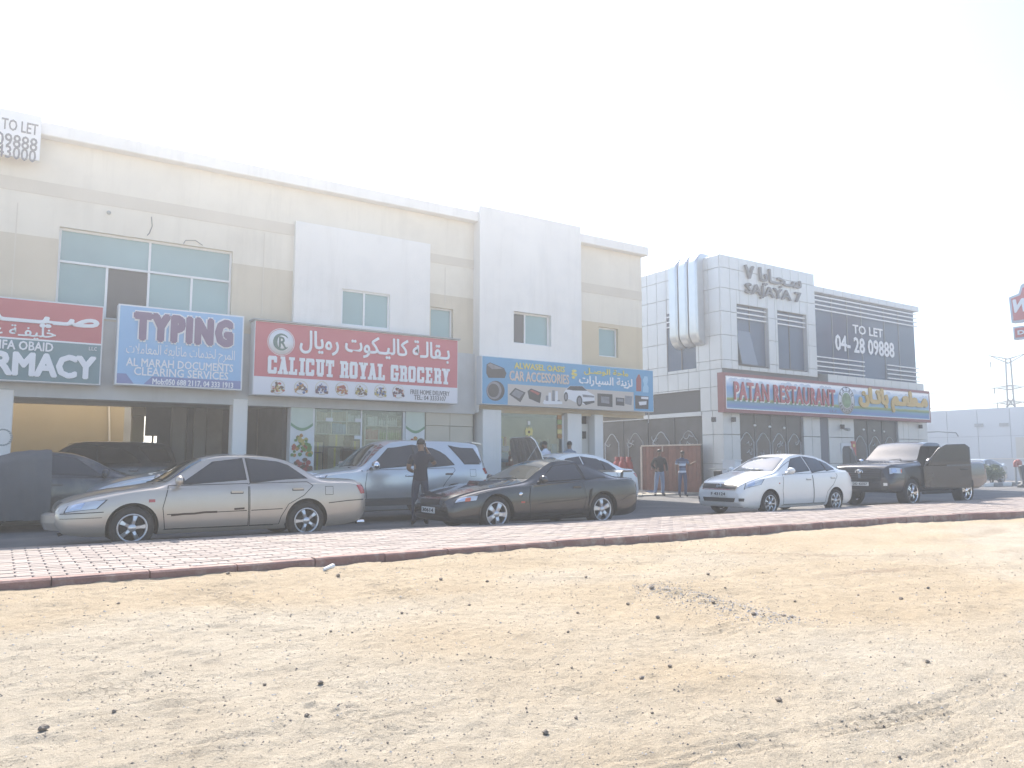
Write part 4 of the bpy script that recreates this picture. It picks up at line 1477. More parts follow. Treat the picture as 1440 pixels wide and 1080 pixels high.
# ground floor
zt = 3.2
cols = [(1017, 1041), (1130, 1153.5), (1165, 1201), (1263, 1277), (1277, 1304)]
for a, b in cols:
    xa, xb = sx(a, 600), sx(b, 600)
    for i in range(2):
        for c, d in ((0.1, 1.2), (1.2, 2.35), (2.35, zt + 0.05)):
            g = MB()
            w = (xb - xa) / 2
            g.bbox(xa + i * w + 0.008, xa + (i + 1) * w - 0.008, GY + 0.0, GY + 0.3, c + 0.008, d - 0.008, 0.012)
            g.build('cladding_panel', ALUC, off)
g = MB()
g.bbox(sx(1153.5, 600), sx(1165, 600), GY + 0.03, GY + 0.2, 0.1, zt + 0.05, 0.01)
g.build('downpipe_panel', mat('panel_slate', (0.10, 0.115, 0.15), 0.5), off)
for k, (c, d) in enumerate(((0.1, 1.2), (1.2, 2.35), (2.35, 3.3))):
    for i in range(2):
        g = MB()
        ye = onx(987, 600, GX).y
        w = (ye - GY) / 2
        g.bbox(GY + i * w + 0.008, GY + (i + 1) * w - 0.008, 0, 0.3, c + 0.008, d - 0.008, 0.012)
        g.v = [(GX + y, x, z) for x, y, z in g.v]
        g.build('cladding_panel', ALUC, off, smooth=20)
REST = mat('restaurant_glass', (0.06, 0.06, 0.066), 0.15, spec=0.3, coat=0.0, var=0.5, scale=1.4)
LINE = mat('window_film_white', (0.46, 0.48, 0.50), 0.6)


def ogee(c, w, zb, zt, n=9):
    """outline of a pointed arch"""
    pts = [(c - w, zb), (c - w, zt - w * 0.9)]
    for t in np.linspace(0, 1, n):
        pts.append((c - w * (1 - t) ** 0.75 * (1 - 0.12 * math.sin(math.pi * t)), zt - w * 0.9 * (1 - t) ** 1.3))
    return pts + [(2 * c - p[0], p[1]) for p in reversed(pts[:-1])]


def flourish(rr, c, w, z0, z1):
    out = []
    for _ in range(4):
        z = rr.uniform(z0, z1)
        x = c + rr.uniform(-0.5, 0.2) * w
        p = []
        ph = rr.uniform(0, 6)
        for t in np.linspace(0, 1, 9):
            p.append((x + t * w * 0.55 + 0.05 * math.sin(9 * t + ph), z + 0.09 * math.sin(7 * t + ph) * (0.4 + t)))
        out.append(p)
    return out


rr = random.Random(5)
for u0, u1, archs in ((1041, 1130, 4), (1201, 1263, 3)):
    xa, xb = sx(u0, 600), sx(u1, 600)
    g = MB()
    g.box(xa, xb, GY + 0.12, GY + 0.15, 0.1, zt)
    f = g.build('shop_window', REST, off)
    g = MB()
    g.box(xa, xb, GY + 0.05, GY + 0.16, zt, zt + 0.1)
    g.build('window_head', FRAME, f)
    for k in range(archs):
        c, w = xa + (xb - xa) * (k + 0.5) / archs, (xb - xa) / archs * 0.42
        q = MB()
        q.tube([(p[0], GY + 0.115, p[1]) for p in ogee(c, w, 0.4, 2.45)], 0.02, 5)
        q.build('arch_outline', LINE, f)
        q = MB()
        for fl in flourish(rr, c, w, 1.0, 2.1):
            q.tube([(p[0], GY + 0.112, p[1]) for p in fl], 0.017, 4)
        q.build('window_ornament', LINE, f)
    for k in range(archs - 1):
        q = MB()
        x = xa + (xb - xa) * (k + 1) / archs
        q.box(x - 0.02, x + 0.02, GY + 0.09, GY + 0.119, 0.1, zt)
        q.build('mullion', JOINT, f)
    for k in range(3):
        q = MB()
        x = xa + (xb - xa) * (0.25 + 0.23 * k)
        q.ball((x, GY + 0.1, 2.75 - 0.03 * k), (0.1, 0.03, 0.05), 8, 5)
        q.build('lamp_reflector', FRAME, f)
g = MB()
g.box(sx(1181, 600), sx(1200, 600) - 0.1, GY - 0.03, GY - 0.005, 1.6, 2.1)
g.v = [(p[0], p[1], p[2]) for p in g.v]
g.build('door_notice', mat('notice_white', (0.62, 0.64, 0.66), 0.5), off)
g = MB()
g.box(sx(1196, 620), sx(1202, 620), GY - 0.05, GY - 0.006, 1.55, 2.2)
g.lathe([(0.001, 0), (0.08, 0)], ((sx(1196, 620) + sx(1202, 620)) / 2, GY - 0.053, 2.0), 'y', 12, 1)
g.build('red_notice', [mat('notice_red', (0.45, 0.07, 0.06), 0.5), stk], off)
for u, v in ((1184, 600), (1031, 590), (1003, 590), (1294, 600)):
    g = MB()
    p = ony(u, v, GY - 0.05)
    g.box(p.x - 0.06, p.x + 0.06, GY - 0.14, GY - 0.002, p.z - 0.09, p.z + 0.09)
    g.build('wall_lamp', RUBBER, off)
g = MB()
p = ony(1184, 604, GY)
g.tube([(p.x, GY, p.z + 0.05), (p.x - 0.02, GY - 0.2, p.z), (p.x - 0.1, GY - 0.42, p.z - 0.02)], [0.02, 0.06, 0.07], 8)
g.build('security_camera', GREYC, off)
g = MB()
p = ony(1308, 608, GY)
g.tube([(p.x - 0.3, GY + 0.1, p.z), (p.x + 0.2, GY - 0.3, p.z + 0.03), (p.x + 0.9, GY - 0.8, p.z - 0.03), (p.x + 1.0, GY - 0.85, p.z - 0.2)], 0.03, 6)
g.build('lamp_arm', GREYC, off)
# side window wall with pointed arches, beam above
ya, yb2 = onx(987, 600, GX).y, 29.5
g = MB()
g.box(GX + 0.08, GX + 0.1, ya, yb2, 0.1, 3.12)
f = g.build('shop_window', REST, off)
g = MB()
g.box(GX - 0.02, GX + 0.2, ya + 0.005, yb2, 3.13, 3.3)
g.build('beam', ALUC, off)
g = MB()
g.box(GX + 0.1, GX + 0.12, ya, 27.6, 3.3, 4.3)
g.build('louvre_panel', mat('dark_louvre', (0.06, 0.062, 0.066), 0.7), off)
for k in range(5):
    w = (yb2 - ya) / 5
    c = ya + w * (k + 0.5)
    q = MB()
    q.tube([(GX + 0.07, p[0], p[1]) for p in ogee(c, w * 0.3, 0.4, 2.55)], 0.025, 5)
    q.build('arch_outline', LINE if k % 2 else mat('film_grey', (0.3, 0.31, 0.32), 0.6), f)
    q = MB()
    for fl in flourish(rr, c, w * 0.5, 2.0, 2.35)[:2 if k < 3 else 1]:
        q.tube([(GX + 0.065, p[0], p[1]) for p in fl], 0.02, 4)
    q.build('window_ornament', LINE, f)
    q = MB()
    q.box(GX + 0.05, GX + 0.078, ya + w * (k + 1) - 0.02, ya + w * (k + 1) + 0.02, 0.1, 3.12)
    q.build('mullion', JOINT, f)
# raised name letters
LET = mat('letter_dark_metal', (0.085, 0.09, 0.10), 0.4, metal=0.3)
a, b, c, d = sx(1046.5, 412), sx(1124, 415), sz(1085, 423.5), sz(1085, 405)
lettering('SAJAYA 7', a, b, c, d, GY - 0.02, LET, off, .014, 0.09)
a, b, c, d = sx(1045.5, 392), sx(1124, 392), sz(1085, 404), sz(1085, 380)
lettering('سـجـايا ٧', a, b, c, d, GY - 0.02, LET, off, .014, 0.09)
for t, px, bo in (('TO LET', (1199, 1241, 1220, 459.5, 472), .02), ('04- 28 09888', (1174.5, 1257, 1216, 476, 498), .02)):
    q = rect_px(*px, GY + 0.26)
    lettering(t, *q, GY + 0.26, LWHITE, off, bo, 0.01)
# restaurant sign
Y = 20.0
x0, x1 = ony(1017.5, 550, Y).x, ony(1308.5, 573, Y).x
z0, z1 = ony(1160, 586.5, Y).z, ony(1160, 536.5, Y).z
mf = bpy.data.materials.new('lake_print')
mf.use_nodes = True
N, L = nodes_of(mf)
tc = N.new('ShaderNodeTexCoord')
mp = N.new('ShaderNodeSeparateXYZ')
L.new(tc.outputs['Generated'], mp.inputs[0])
cr = N.new('ShaderNodeValToRGB')
for p, c in ((0.0, (0.14, 0.40, 0.46)), (0.12, (0.18, 0.44, 0.47)), (0.26, (0.09, 0.27, 0.38)), (0.30, (0.09, 0.20, 0.06)), (0.36, (0.30, 0.36, 0.10)), (0.40, (0.22, 0.40, 0.55)), (0.7, (0.12, 0.32, 0.58)), (1.0, (0.07, 0.18, 0.44))):
    e = cr.color_ramp.elements.new(p) if p not in (0.0, 1.0) else cr.color_ramp.elements[int(p)]
    e.color = (*c, 1)
nz = N.new('ShaderNodeTexNoise')
nz.inputs['Scale'].default_value = 1.1
L.new(tc.outputs['Object'], nz.inputs['Vector'])
ma = N.new('ShaderNodeMath')
ma.operation = 'MULTIPLY_ADD'
ma.inputs[1].default_value = 0.07
L.new(nz.outputs['Fac'], ma.inputs[0])
L.new(mp.outputs['Z'], ma.inputs[2])
L.new(ma.outputs[0], cr.inputs[0])
L.new(cr.outputs[0], N['Principled BSDF'].inputs['Base Color'])
N['Principled BSDF'].inputs['Roughness'].default_value = 0.45
rs = signboard('restaurant_sign', 'long blue lake landscape restaurant sign with maroon frame', x0, x1, z0, z1, Y, 0.3, mf, 0.14, mat('frame_maroon', (0.22, 0.05, 0.06), 0.5, var=0.1))
g = MB()
b = 0.14
for q in ((x0 + b, x1 - b, z1 - b - 0.02, z1 - b + 0.012), (x0 + b, x1 - b, z0 + b - 0.012, z0 + b + 0.02)):
    g.box(q[0], q[1], Y - 0.006, Y - 0.001, q[2], q[3])
for x in (x0 + b - 0.012, x1 - b - 0.02):
    g.box(x, x + 0.032, Y - 0.0065, Y - 0.0015, z0 + b, z1 - b)
g.build('sign_border', LWHITE, rs)
cloud = mat('print_cloud', (0.55, 0.62, 0.72), 0.5, var=0.15)
rr = random.Random(11)
for u, v in ((1035, 532), (1052, 533), (1062, 542), (1105, 543), (1115, 540), (1132, 543), (1160, 545), (1205, 553), (1247, 553), (1270, 558), (1300, 560), (1230, 560)):
    g = MB()
    p = ony(u, v, Y)
    for k in range(5):
        cx, cz, r = p.x + rr.uniform(-0.35, 0.35), min(p.z + rr.uniform(-0.05, 0.07), z1 - 0.28), rr.uniform(0.05, 0.11)
        g.add([(cx + 1.8 * r * math.cos(t), Y - 0.002 - 0.0004 * k, cz + r * math.sin(t)) for t in np.linspace(0, 2 * math.pi, 11)[:-1]], [tuple(range(10))])
    g.build('printed_cloud', cloud, rs)
a, b, c, d = rect_px(1031, 1173, 1102, 542, 567, Y)
lettering('PATAN RESTAURANT', a + 0.04, b + 0.04, c - 0.05, d - 0.05, Y - 0.004, LWHITE, rs, .035, 0.02, 'lettering_shadow', spacing=1.1)
lettering('PATAN RESTAURANT', a, b, c, d, Y - 0.026, mat('letter_crimson', (0.40, 0.05, 0.08), 0.45), rs, .02, 0.03, spacing=1.12)
a, b, c, d = rect_px(1207, 1303, 1255, 548, 580, Y)
lettering('مـطعـم باتـان', a, b, c, d, Y - 0.004, mat('letter_gold', (0.55, 0.36, 0.09), 0.4), rs, .045, 0.05)
a, b, c, d = rect_px(1167, 1177, 1172, 576, 580, Y)
lettering('L.L.C', a, b, c, d, Y - 0.004, gry, rs, 0, 0.004)
p = ony(1190, 563, Y)
g = MB()
ro = 0.62
g.lathe([(0.001, -0.01), (ro, -0.01), (ro, 0)], (p.x, Y - 0.004, p.z), 'y', 36)
lg = g.build('logo_disc', LWHITE, rs)
g = MB()
g.lathe([(ro * 0.66, -0.003), (ro * 0.62, -0.003)], (p.x, Y - 0.0145, p.z), 'y', 36)
g.lathe([(ro * 0.97, -0.003), (ro * 0.93, -0.003)], (p.x, Y - 0.0145, p.z), 'y', 36)
g.build('logo_ring', RUBBER, lg)
g = MB()
g.lathe([(0.001, -0.004), (ro * 0.55, -0.004)], (p.x, Y - 0.0145, p.z), 'y', 28)
g.build('logo_picture', mat('print_valley', (0.14, 0.24, 0.12), 0.5, var=0.5, scale=5), lg)


def ring_text(t, cx, cz, r, size, a0, a1, flip):
    for k, ch in enumerate(t):
        if ch == ' ':
            continue
        an = a0 + (a1 - a0) * k / (len(t) - 1)
        dr = Vector((math.sin(an), math.cos(an)))
        tg = Vector((dr.y, -dr.x))
        if flip:
            up, ri = -dr, -tg
        else:
            up, ri = dr, tg
        lettering(ch, -0.38 * size, 0.38 * size, -0.5 * size, 0.5 * size, 0, RUBBER, lg, 0.03, 0.0, 'logo_letter', to3=lambda P, Q, D: (cx + dr.x * r + ri.x * P + up.x * Q, Y - 0.0185, cz + dr.y * r + ri.y * P + up.y * Q))


ring_text('PATAN', p.x, p.z, ro * 0.8, 0.16, R(-58), R(58), False)
ring_text('RESTAURANT', p.x, p.z, ro * 0.8, 0.13, R(-110), R(-250), True)

# ================================================================== GATE, GAS BOTTLES, BIN IN THE ALLEY
wood = [mat('gate_wood_' + str(i), c, 0.75, var=0.25, scale=5, bump=0.3) for i, c in enumerate(((0.16, 0.055, 0.035), (0.19, 0.07, 0.045), (0.13, 0.045, 0.03)))]
GXX = GX - 0.35
ya, yb = onx(986, 660, GXX).y, onx(904, 650, GXX).y
gt = empty('wooden_gate', (GXX, (ya + yb) / 2, 0.0), 'red brown wooden board gate with pale rails in the alley', 'gate')
nb = 15
for k in range(nb):
    g = MB()
    y0 = ya + (yb - ya) * k / nb
    y1 = ya + (yb - ya) * (k + 1) / nb - 0.012
    g.box(GXX - random.uniform(0.02, 0.026), GXX + 0.02, y0, y1, 0.08, 1.93)
    g.build('board', wood[k % 3 if k not in (2, 3) else 1], gt)
pale = mat('gate_rail', (0.50, 0.43, 0.36), 0.7, var=0.15)
for q in ((GXX - 0.05, GXX + 0.03, ya - 0.03, yb + 0.05, 1.935, 1.99), (GXX - 0.05, GXX + 0.03, yb, yb + 0.1, 0.0, 1.93), (GXX - 0.045, GXX - 0.03, ya + (yb - ya) * 0.62, ya + (yb - ya) * 0.62 + 0.05, 1.7, 1.93)):
    g = MB()
    g.box(*q)
    g.build('rail', pale, gt)
g = MB()
g.tube([(GXX - 0.03, yb - 0.6, 1.1), (GXX - 0.08, yb - 0.6, 1.1), (GXX - 0.08, yb - 0.6, 0.95), (GXX - 0.03, yb - 0.6, 0.95)], 0.012, 6)
g.build('handle', GREYC, gt)
redp = mat('gas_bottle_red', (0.30, 0.04, 0.035), 0.4, var=0.15, scale=6)
for k, (u, x, y) in enumerate(((868, 0, 24.0), (876, 0, 23.6), (884, 0, 23.9))):
    p = ony(u, 645, y)
    r = empty('gas_bottle', (p.x, y, 0), ['red gas bottle, leftmost of three by the alley gate', 'red gas bottle, middle one of three by the alley gate', 'red gas bottle, rightmost of three by the alley gate'][k], 'gas bottle', 'gas bottles in the alley')
    g = MB()
    g.lathe([(0.001, 0.03), (0.17, 0.03), (0.18, 0.08), (0.18, 1.12), (0.15, 1.26), (0.06, 1.34), (0.05, 1.36), (0.001, 1.36)], (0, 0, 0), 'z', 20)
    g.build('bottle_body', redp, r, False)
    g = MB()
    g.lathe([(0.10, 1.33), (0.10, 1.48), (0.09, 1.48), (0.09, 1.33)], (0, 0, 0), 'z', 16)
    g.build('collar', redp, r, False)
    g = MB()
    g.tube([(0, 0, 1.36), (0, 0, 1.44)], 0.02, 8)
    g.build('valve', GREYC, r, False)
# paving before the gate, its pale tone painted in for sunlight
g = MB()
g.box(19.6, GXX + 0.3, 21.3, 33, 0.0, 0.06)
tag(g.build('alley_paving', mat('alley_sunlit_tone', (0.40, 0.36, 0.30), 0.9, var=0.15, scale=1.5)), kind='structure')

# ================================================================== FAR RIGHT
WX = 64.0
wb = empty('white_warehouse', (WX, 45, 0), 'long low white panelled warehouse at the far right', 'building')
WHP = mat('warehouse_white', (0.62, 0.64, 0.65), 0.6, var=0.04, scale=0.3)
yy = 16.0
while yy < 78:
    for z0, z1 in ((0.4, 3.22), (3.22, 5.4)):
        g = MB()
        g.box(WX, WX + 0.1, yy + 0.02, yy + 2.35 - 0.02, z0 + 0.015, z1 - 0.015)
        g.build('wall_panel', WHP, wb)
    yy += 2.35
g = MB()
g.box(WX + 0.101, WX + 14, 16, 78, 0, 5.36)
g.build('core', mat('panel_gap', (0.42, 0.44, 0.45), 0.8), wb)
g = MB()
g.box(WX - 0.04, WX, 16, 78, 0, 0.4)
g.build('plinth', GREYC, wb)
g = MB()
p0, p1 = onx(1428, 615, WX), onx(1450, 640, WX)
g.box(WX - 0.03, WX + 0.02, p1.y, p0.y, 1.2, p0.z)
g.build('shutter', mat('shutter_cream', (0.58, 0.55, 0.48), 0.7), wb)
for u, v in ((1377, 598), (1412, 597)):
    p = onx(u, v, WX)
    g = MB()
    g.box(WX - 0.12, WX, p.y - 0.3, p.y + 0.3, p.z - 0.12, p.z + 0.12)
    g.build('wall_vent', GREYC, wb)
lw = empty('boundary_wall', (57, 30, 0), 'low white boundary wall in front of the warehouse', 'wall')
g = MB()
g.box(57, 57.25, 14, 60, 0, 1.42)
g.build('wall_body', WHP, lw)
g = MB()
g.box(56.94, 57.31, 14, 60, 1.42, 1.5)
g.build('coping', WHITE, lw)
# raised bed with kerb blocks and bushes
bed = MB()
bed.box(41.5, 57, 19.6, 21.2, 0.0, 0.1)
tag(bed.build('planting_bed', SAND), kind='structure')
for k in range(8):
    g = MB()
    x = 41.5 + k * 1.0
    g.bbox(x, x + 0.96, 19.35, 19.58, 0.0, 0.2, 0.03)
    tag(g.build('kerb_block', MATS['shelf_grey'] if k % 2 else WHITE), ('grey' if k % 2 else 'white') + ' painted kerb block of the planting bed, ' + ('leftmost', 'second', 'third', 'fourth')[k // 2] + ' of its colour from the pickup', 'kerb', 'painted kerb blocks')


def leaf_ball(g, c, r, n, rr, ls):
    for _ in range(n):
        d = Vector((rr.gauss(0, 1), rr.gauss(0, 1), rr.gauss(0, 1))).normalized() * (rr.random() ** 0.4)
        p = Vector(c) + Vector((d.x * r[0], d.y * r[1], d.z * r[2]))
        a = Vector((rr.gauss(0, 1), rr.gauss(0, 1), rr.gauss(0.3, 1))).normalized()
        b = a.cross(Vector((rr.gauss(0, 1), rr.gauss(0, 1), rr.gauss(0, 1)))).normalized()
        s = ls * rr.uniform(0.7, 1.3)
        g.add([p - a * s, p + b * s * 0.35, p + a * s, p - b * s * 0.35], [(0, 1, 2, 3)], rr.randrange(2))


LEAF = [mat('leaf_a', (0.05, 0.085, 0.025), 0.6), mat('leaf_b', (0.085, 0.12, 0.04), 0.6)]
BARK = mat('bark', (0.12, 0.085, 0.055), 0.9, var=0.2)
for k, (u, w, h) in enumerate(((1371, 0.6, 0.95), (1382, 0.65, 1.05), (1393, 0.62, 1.0))):
    p = ony(u, 660, 20.3)
    rr = random.Random(k)
    r = empty('bush', (p.x, 20.3, 0.1), ['round green bush nearest the pickup', 'green bush in the middle of the planting bed', 'green bush right of the others before the silver saloon'][k], 'bush', 'bushes in the bed')
    g = MB()
    for j in range(7):
        a = rr.uniform(0, 6.28)
        leaf_ball(g, (0.5 * w * math.cos(a), 0.4 * math.sin(a), h * rr.uniform(0.4, 0.8)), (w * 0.6, w * 0.5, h * 0.28), 260, rr, 0.07)
    g.build('foliage', LEAF, r, False)
    for j in range(4):
        g = MB()
        a = rr.uniform(0, 6.28)
        g.tube([(0, 0, -0.1), (0.15 * w * math.cos(a), 0.15 * math.sin(a), h * 0.35), (0.4 * w * math.cos(a), 0.4 * math.sin(a), h * 0.7)], [0.035, 0.025, 0.01], 6)
        g.build('stem', BARK, r, False)
# red valve on two pipe legs
p = ony(1432, 650, 19.2)
r = empty('standpipe', (p.x, 19.2, 0), 'red standpipe valve on two thin legs at the right edge', 'standpipe')
g = MB()
g.ball((0, 0, 1.2), (0.22, 0.16, 0.2), 12, 8)
g.tube([(-0.25, 0, 1.3), (-0.38, 0, 1.2), (-0.36, 0, 1.0)], 0.09, 8)
g.build('valve_body', mat('hydrant_red', (0.34, 0.08, 0.06), 0.5, var=0.2), r, False)
for a, b in (((-0.3, 0, 1.1), (-0.38, 0, 0)), ((0.1, 0, 1.1), (0.55, 0, 0))):
    g = MB()
    g.tube([a, b], 0.06 if b[0] < 0 else 0.11, 8)
    g.build('leg', GREYC, r, False)
p = ony(1439, 670, 18.0)
r = empty('dark_post', (p.x, 18, 0), 'short dark post cut by the right picture edge', 'post')
g = MB()
g.lathe([(0.001, 0), (0.3, 0), (0.3, 0.12), (0.12, 0.2), (0.12, 0.95), (0.16, 1.0), (0.16, 1.1), (0.001, 1.12)], (0, 0, 0), 'z', 16)
g.build('post_body', mat('post_dark', (0.04, 0.045, 0.055), 0.5), r, False)
# drive-in pylon sign
p0, p1 = onx(1420, 418, 40), onx(1440, 478, 40)
r = empty('pylon_sign', (40, 16.0, 0), 'red and white restaurant pylon sign cut by the right edge', 'sign')
ysl, ysr = p0.y, p0.y - 3.0
zA, zB, zC, zD = onx(1420, 418, 40).z, onx(1423, 454, 40).z, onx(1423, 460, 40).z, onx(1423, 478, 40).z
ymid = (ysl + ysr) / 2


def yzface(pts, x0, x1, m, par, nm):
    g = MB()
    g.prism(pts, 'x', x0, x1)
    return g.build(nm, m, par, smooth=20)


ybump = onx(1436, 410, 40).y
prof = [(ysr, zB), (ysl, zB), (ysl + 0.05, zA), (ybump + 0.12, zA + 0.12), (ybump, zA + 0.5), (ymid, zA + 0.95), (2 * ymid - ybump, zA + 0.5), (2 * ymid - ybump - 0.12, zA + 0.12), (ysr - 0.05, zA)]
yzface(prof, 40, 40.4, mat('pylon_edge', (0.45, 0.5, 0.56), 0.5), r, 'sign_box')
ins = [(ymid + (y - ymid) * 0.93, (zA + zB) / 2 + (z - (zA + zB) / 2) * 0.86) for y, z in prof]
yzface(ins, 39.985, 40, mat('pylon_red', (0.48, 0.07, 0.07), 0.45), r, 'sign_face')
yzface([(ysr, zD), (ysl - 0.05, zD), (ysl - 0.05, zC), (ysr, zC)], 40, 40.35, MATS['pylon_edge'], r, 'lower_box')
yzface([(ysr + 0.06, zD + 0.08), (ysl - 0.13, zD + 0.08), (ysl - 0.13, zC - 0.08), (ysr + 0.06, zC - 0.08)], 39.985, 40, MATS['pylon_red'], r, 'lower_face')
g = MB()
g.box(40.02, 40.33, ymid - 0.35, ymid + 0.35, zB, zC + 0.02)
g.box(40.1, 40.3, ymid - 0.1, ymid + 0.1, 0, zD)
g.build('pole', GREYC, r)
T3 = lambda P, Q, D: (39.98 - D, -P, Q)
lettering('We', -ysl + 0.12, -ysl + 1.25, zB + 0.45, zA - 0.15, 0, LWHITE, r, .04, 0.02, to3=T3, shear=0.3)
lettering('DR', -ysl + 0.25, -ysl + 0.85, zD + 0.2, zC - 0.2, 0, LWHITE, r, .05, 0.02, to3=T3)
# lattice pylon and power line far off
d = ray(1421, 560)
d = Vector((d.x, d.y, 0)).normalized()
PB = d * 88
r = empty('power_pylon', (PB.x, PB.y, -0.4), 'pale lattice power pylon standing far behind the warehouse', 'pylon')
tip = 1.32 + 88 * (648 - 541) / 1080 / math.cos(math.atan(0.65)) + 0.5
g = MB()
H = tip
lat = Vector((-d.y, d.x, 0))


def pp(s, f, z):
    return lat * s + d * f + Vector((0, 0, z))


for s in (-1, 1):
    for f in (-1, 1):
        g.tube([pp(s * 1.0, f * 1.0, 0), pp(s * 0.25, f * 0.25, H * 0.62), pp(s * 0.2, f * 0.2, H * 0.94)], 0.08, 5)
for k in range(9):
    z0, z1 = H * 0.07 * k, H * 0.07 * (k + 1)
    w0, w1 = 1.0 - .75 * z0 / (H * .62), 1.0 - .75 * z1 / (H * .62)
    for f in (-1, 1):
        g.tube([pp(-w0, f * w0, z0), pp(w1, f * w1, z1)], 0.05, 4)
        g.tube([pp(w0, f * w0, z0), pp(-w1, f * w1, z1)], 0.05, 4)
g.build('tower', mat('pylon_steel', (0.12, 0.125, 0.14), 0.6), r, False)
for z, w in ((H * 0.93, 1.6), (H * 0.72, 1.4), (H * 0.6, 1.2)):
    for s in (-1, 1):
        g = MB()
        g.tube([pp(0, 0, z - 0.25), pp(s * w, 0, z + (0.65 if z > H * .9 else 0.0)), pp(0, 0, z + 0.15)], 0.075, 4)
        g.tube([pp(s * w * 0.9, 0, z), pp(s * w * 0.9, 0, z - 0.6)], 0.06, 4)
        g.build('cross_arm', MATS['pylon_steel'], r, False)
for k, z in enumerate((H * 0.72, H * 0.6)):
    g = MB()
    a = Vector((PB.x, PB.y, z - 0.4))
    for t_ in (-1, 1):
        b = a + lat * t_ * 50 + Vector((0, 0, 1.0))
        g.tube([a.lerp(b, q) + Vector((0, 0, -4 * q * (1 - q))) for q in np.linspace(0, 1, 14)], 0.03, 4)
    tag(g.build('power_line', MATS['pylon_steel']), ['upper power line sagging from the lattice pylon', 'lower power line sagging from the lattice pylon'][k], 'cable', 'power lines')


# ================================================================== VEHICLES
def pchip(pts):
    x = np.array([p[0] for p in pts], float)
    y = np.array([p[1] for p in pts], float)
    h = np.diff(x)
    d = np.diff(y) / h
    m = np.zeros(len(x))
    m[0], m[-1] = d[0], d[-1]
    for i in range(1, len(x) - 1):
        if d[i - 1] * d[i] > 0:
            w1, w2 = 2 * h[i] + h[i - 1], h[i] + 2 * h[i - 1]
            m[i] = (w1 + w2) / (w1 / d[i - 1] + w2 / d[i])

    def f(q):
        q = np.clip(np.asarray(q, float), x[0], x[-1])
        i = np.clip(np.searchsorted(x, q) - 1, 0, len(h) - 1)
        t = (q - x[i]) / h[i]
        return (1 + 2 * t) * (1 - t) ** 2 * y[i] + t * (1 - t) ** 2 * h[i] * m[i] + t * t * (3 - 2 * t) * y[i + 1] + t * t * (t - 1) * h[i] * m[i + 1]
    return f


TINT = mat('tinted_glass', (0.012, 0.012, 0.014), 0.04, spec=0.6, coat=0.4)
WSCR = mat('windscreen_glass', (0.02, 0.024, 0.026), 0.03, spec=0.8, coat=1.0)
SEAM = mat('panel_gap_black', (0.012, 0.012, 0.012), 0.8)
TYRE = mat('tyre_rubber', (0.022, 0.021, 0.02), 0.85, var=0.2, scale=8, dirt=((0.12, 0.10, 0.08), 0.5), dscale=4)
ARCHM = mat('wheel_well', (0.012, 0.012, 0.012), 0.95)
ALLOY = mat('alloy', (0.52, 0.52, 0.53), 0.28, metal=0.75, var=0.06)
CHROME = mat('chrome', (0.72, 0.73, 0.75), 0.08, metal=1.0)
LAMP = mat('lamp_lens', (0.50, 0.52, 0.54), 0.06, spec=0.8, coat=1.0, metal=0.35)
LAMPIN = mat('lamp_reflector', (0.66, 0.68, 0.72), 0.12, metal=0.9)
REDL = mat('tail_lens', (0.36, 0.018, 0.02), 0.12, coat=0.6)
AMBER = mat('amber_lens', (0.50, 0.10, 0.03), 0.15, coat=0.5)
PLATE = mat('plate_white', (0.68, 0.68, 0.66), 0.5)
GRIL = mat('grille_black', (0.02, 0.02, 0.022), 0.5)


def paint(name, col, metal=0.35, rough=0.3, dirt=0.15):
    return mat('paint_' + name, col, rough, metal=metal, coat=0.8, var=0.03, scale=1.5, dirt=((0.36, 0.30, 0.23), dirt), dscale=1.6)


def scan(poly, nx=10, nz=7):
    """rows across an x-monotone polygon given in (a, z)"""
    zs = [p[1] for p in poly]
    lo, hi = min(zs), max(zs)
    rows = []
    for k in range(nz):
        z = lo + (hi - lo) * (0.002 + 0.996 * k / (nz - 1))
        c = []
        for (x0, z0), (x1, z1) in zip(poly, poly[1:] + poly[:1]):
            if (z0 - z) * (z1 - z) <= 0 and abs(z1 - z0) > 1e-9:
                c.append(x0 + (x1 - x0) * (z - z0) / (z1 - z0))
        rows.append([(min(c) + (max(c) - min(c)) * i / (nx - 1), z) for i in range(nx)])
    return rows


